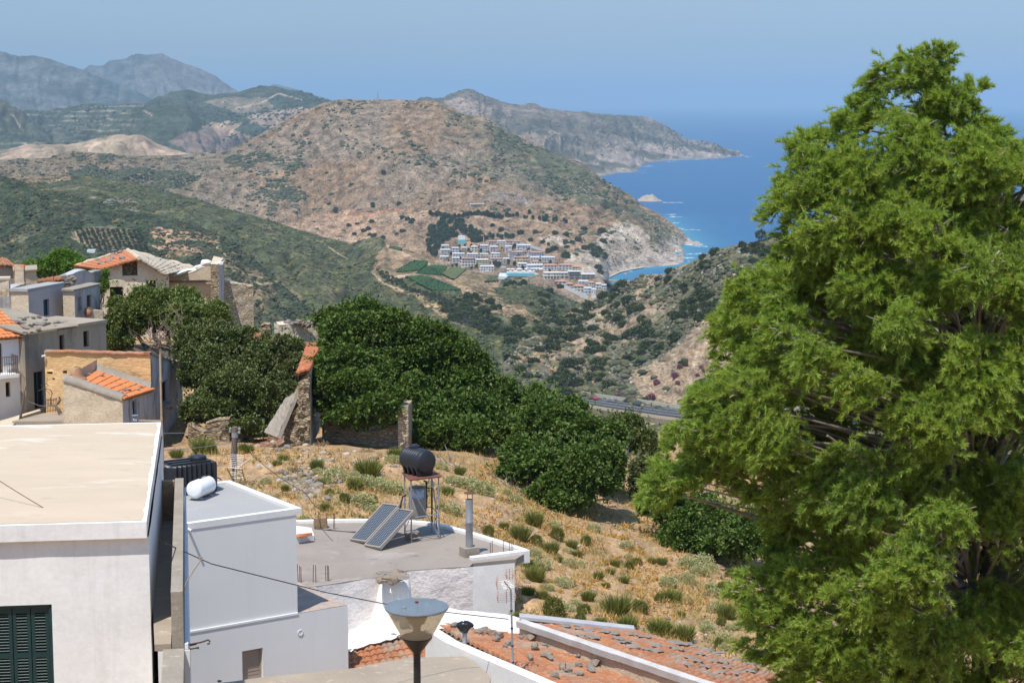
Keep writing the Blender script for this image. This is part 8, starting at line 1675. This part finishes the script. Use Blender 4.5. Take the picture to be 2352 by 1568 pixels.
rubble(260,pos_poly([(640,1075),(730,1085),(740,1140),(700,1160),(640,1120)]),(.04,.24),'rubble',[(.30,.26,.22),(.22,.19,.17),(.36,.31,.26)],4)
rubble(900,pos_poly([(700,1020),(1060,1060),(1200,1180),(1500,1260),(1740,1400),(1700,1520),(1250,1440),(1200,1290),(1000,1180),(720,1170),(560,1100)]),(.02,.09),'pebbles',SC_,5)
rubble(120,pos_poly([(560,1000),(640,985),(700,1015),(600,1030)]),(.08,.3),'fallen_tiles',[(.30,.15,.10),(.24,.13,.09),(.34,.2,.13)],6,.25)
for x,y,s in((805,1118,26),(780,1112,20),(860,1052,24),(712,1118,30),(700,1100,26),(720,1140,28),(828,1086,22),(905,1075,18),(752,1157,20),(672,1026,26),(690,1018,26),(660,1034,22),(640,1042,20),(1040,1165,16),(1160,1245,14),(1275,1225,20),(1640,1350,18),(1420,1240,14),(1380,1423,14),(1535,1415,14),(1210,1335,22),(1195,1345,20),(1205,1360,22)):
 p=gpt(x,y);put(ROCKS[rnd.randrange(6)],'boulder',p+[0,0,.02],s*p[1]/FPX,rnd.uniform(0,6),'pale loose boulder on the bare ground '+near(x,y),'rock','boulders '+near(x,y))
def grass():
 r=np.random.default_rng(8);C_=[]
 while len(C_)<6500:
  x,y=r.uniform(430,1750),r.uniform(1040,1520)
  if fbm(np.array([x/60]),np.array([y/40]),12)[0]<.42+.12*r.random():continue
  p=gpt(x,y)
  if p[1]>52:C_.append(p)
 C_=np.array(C_);n=len(C_)*5;b=np.repeat(C_,5,0)+np.stack([r.normal(0,.09,n),r.normal(0,.09,n),np.zeros(n)],1);d=np.stack([r.normal(0,.45,n),r.normal(0,.45,n),np.ones(n)],1);L_=.10+.22*r.random(n);sd=np.stack([r.normal(0,1,n),r.normal(0,1,n),np.zeros(n)],1);sd/=np.linalg.norm(sd,axis=1)[:,None]
 V=np.stack([b-sd*.012,b+sd*.012,b+d*L_[:,None]],1).reshape(-1,3);i=np.arange(n)*3;o=mesh_np('dry_grass',V,np.stack([i,i+1,i+2],1),leafmat('dry_grass_blade',[(.50,.36,.15),(.58,.42,.17),(.42,.33,.13),(.34,.32,.13),(.52,.34,.13)],.9,.05,.2,(1,1,.9)));o['kind']='stuff'
grass()
r_=np.random.default_rng(5)
for nm_,mt_,nh_,sd_,thr,sz in(('ground_herbs',leafmat('low_herb_leaf',[(.16,.17,.06),(.22,.21,.08),(.12,.14,.05),(.28,.25,.10)],.9,.05,.15),5200,31,.5,.10),('bracken_litter',leafmat('golden_litter',[(.50,.31,.10),(.42,.25,.08),(.56,.38,.14),(.33,.2,.08)],.9,.05,.15,(1,1,.9)),4200,57,.53,.13)):
 C_=[]
 while len(C_)<nh_:
  x,y=r_.uniform(430,1760),r_.uniform(1035,1520)
  if fbm(np.array([x/75]),np.array([y/42]),sd_)[0]<thr+.06*r_.random():continue
  p=gpt(x,y)
  if p[1]>52:C_.append(p+[0,0,.02])
 V,F=leaves(np.array(C_),np.repeat([[0,0,1.]],nh_,0),sz,.3,4,1.0,.2);o=mesh_np(nm_,V,F,mt_);o['kind']='stuff'
HAZE=6.5e-5
t=NT('haze_air');v=t.n('ShaderNodeVolumePrincipled')
v.inputs['Color'].default_value=(.40,.575,.715,1);v.inputs['Density'].default_value=HAZE;v.inputs['Anisotropy'].default_value=-.35
t.L.new(v.outputs[0],t.out.inputs['Volume'])
o=MB().box((0,110000,345),(260000,240000,730)).build('haze',t.mat);o['kind']='stuff'
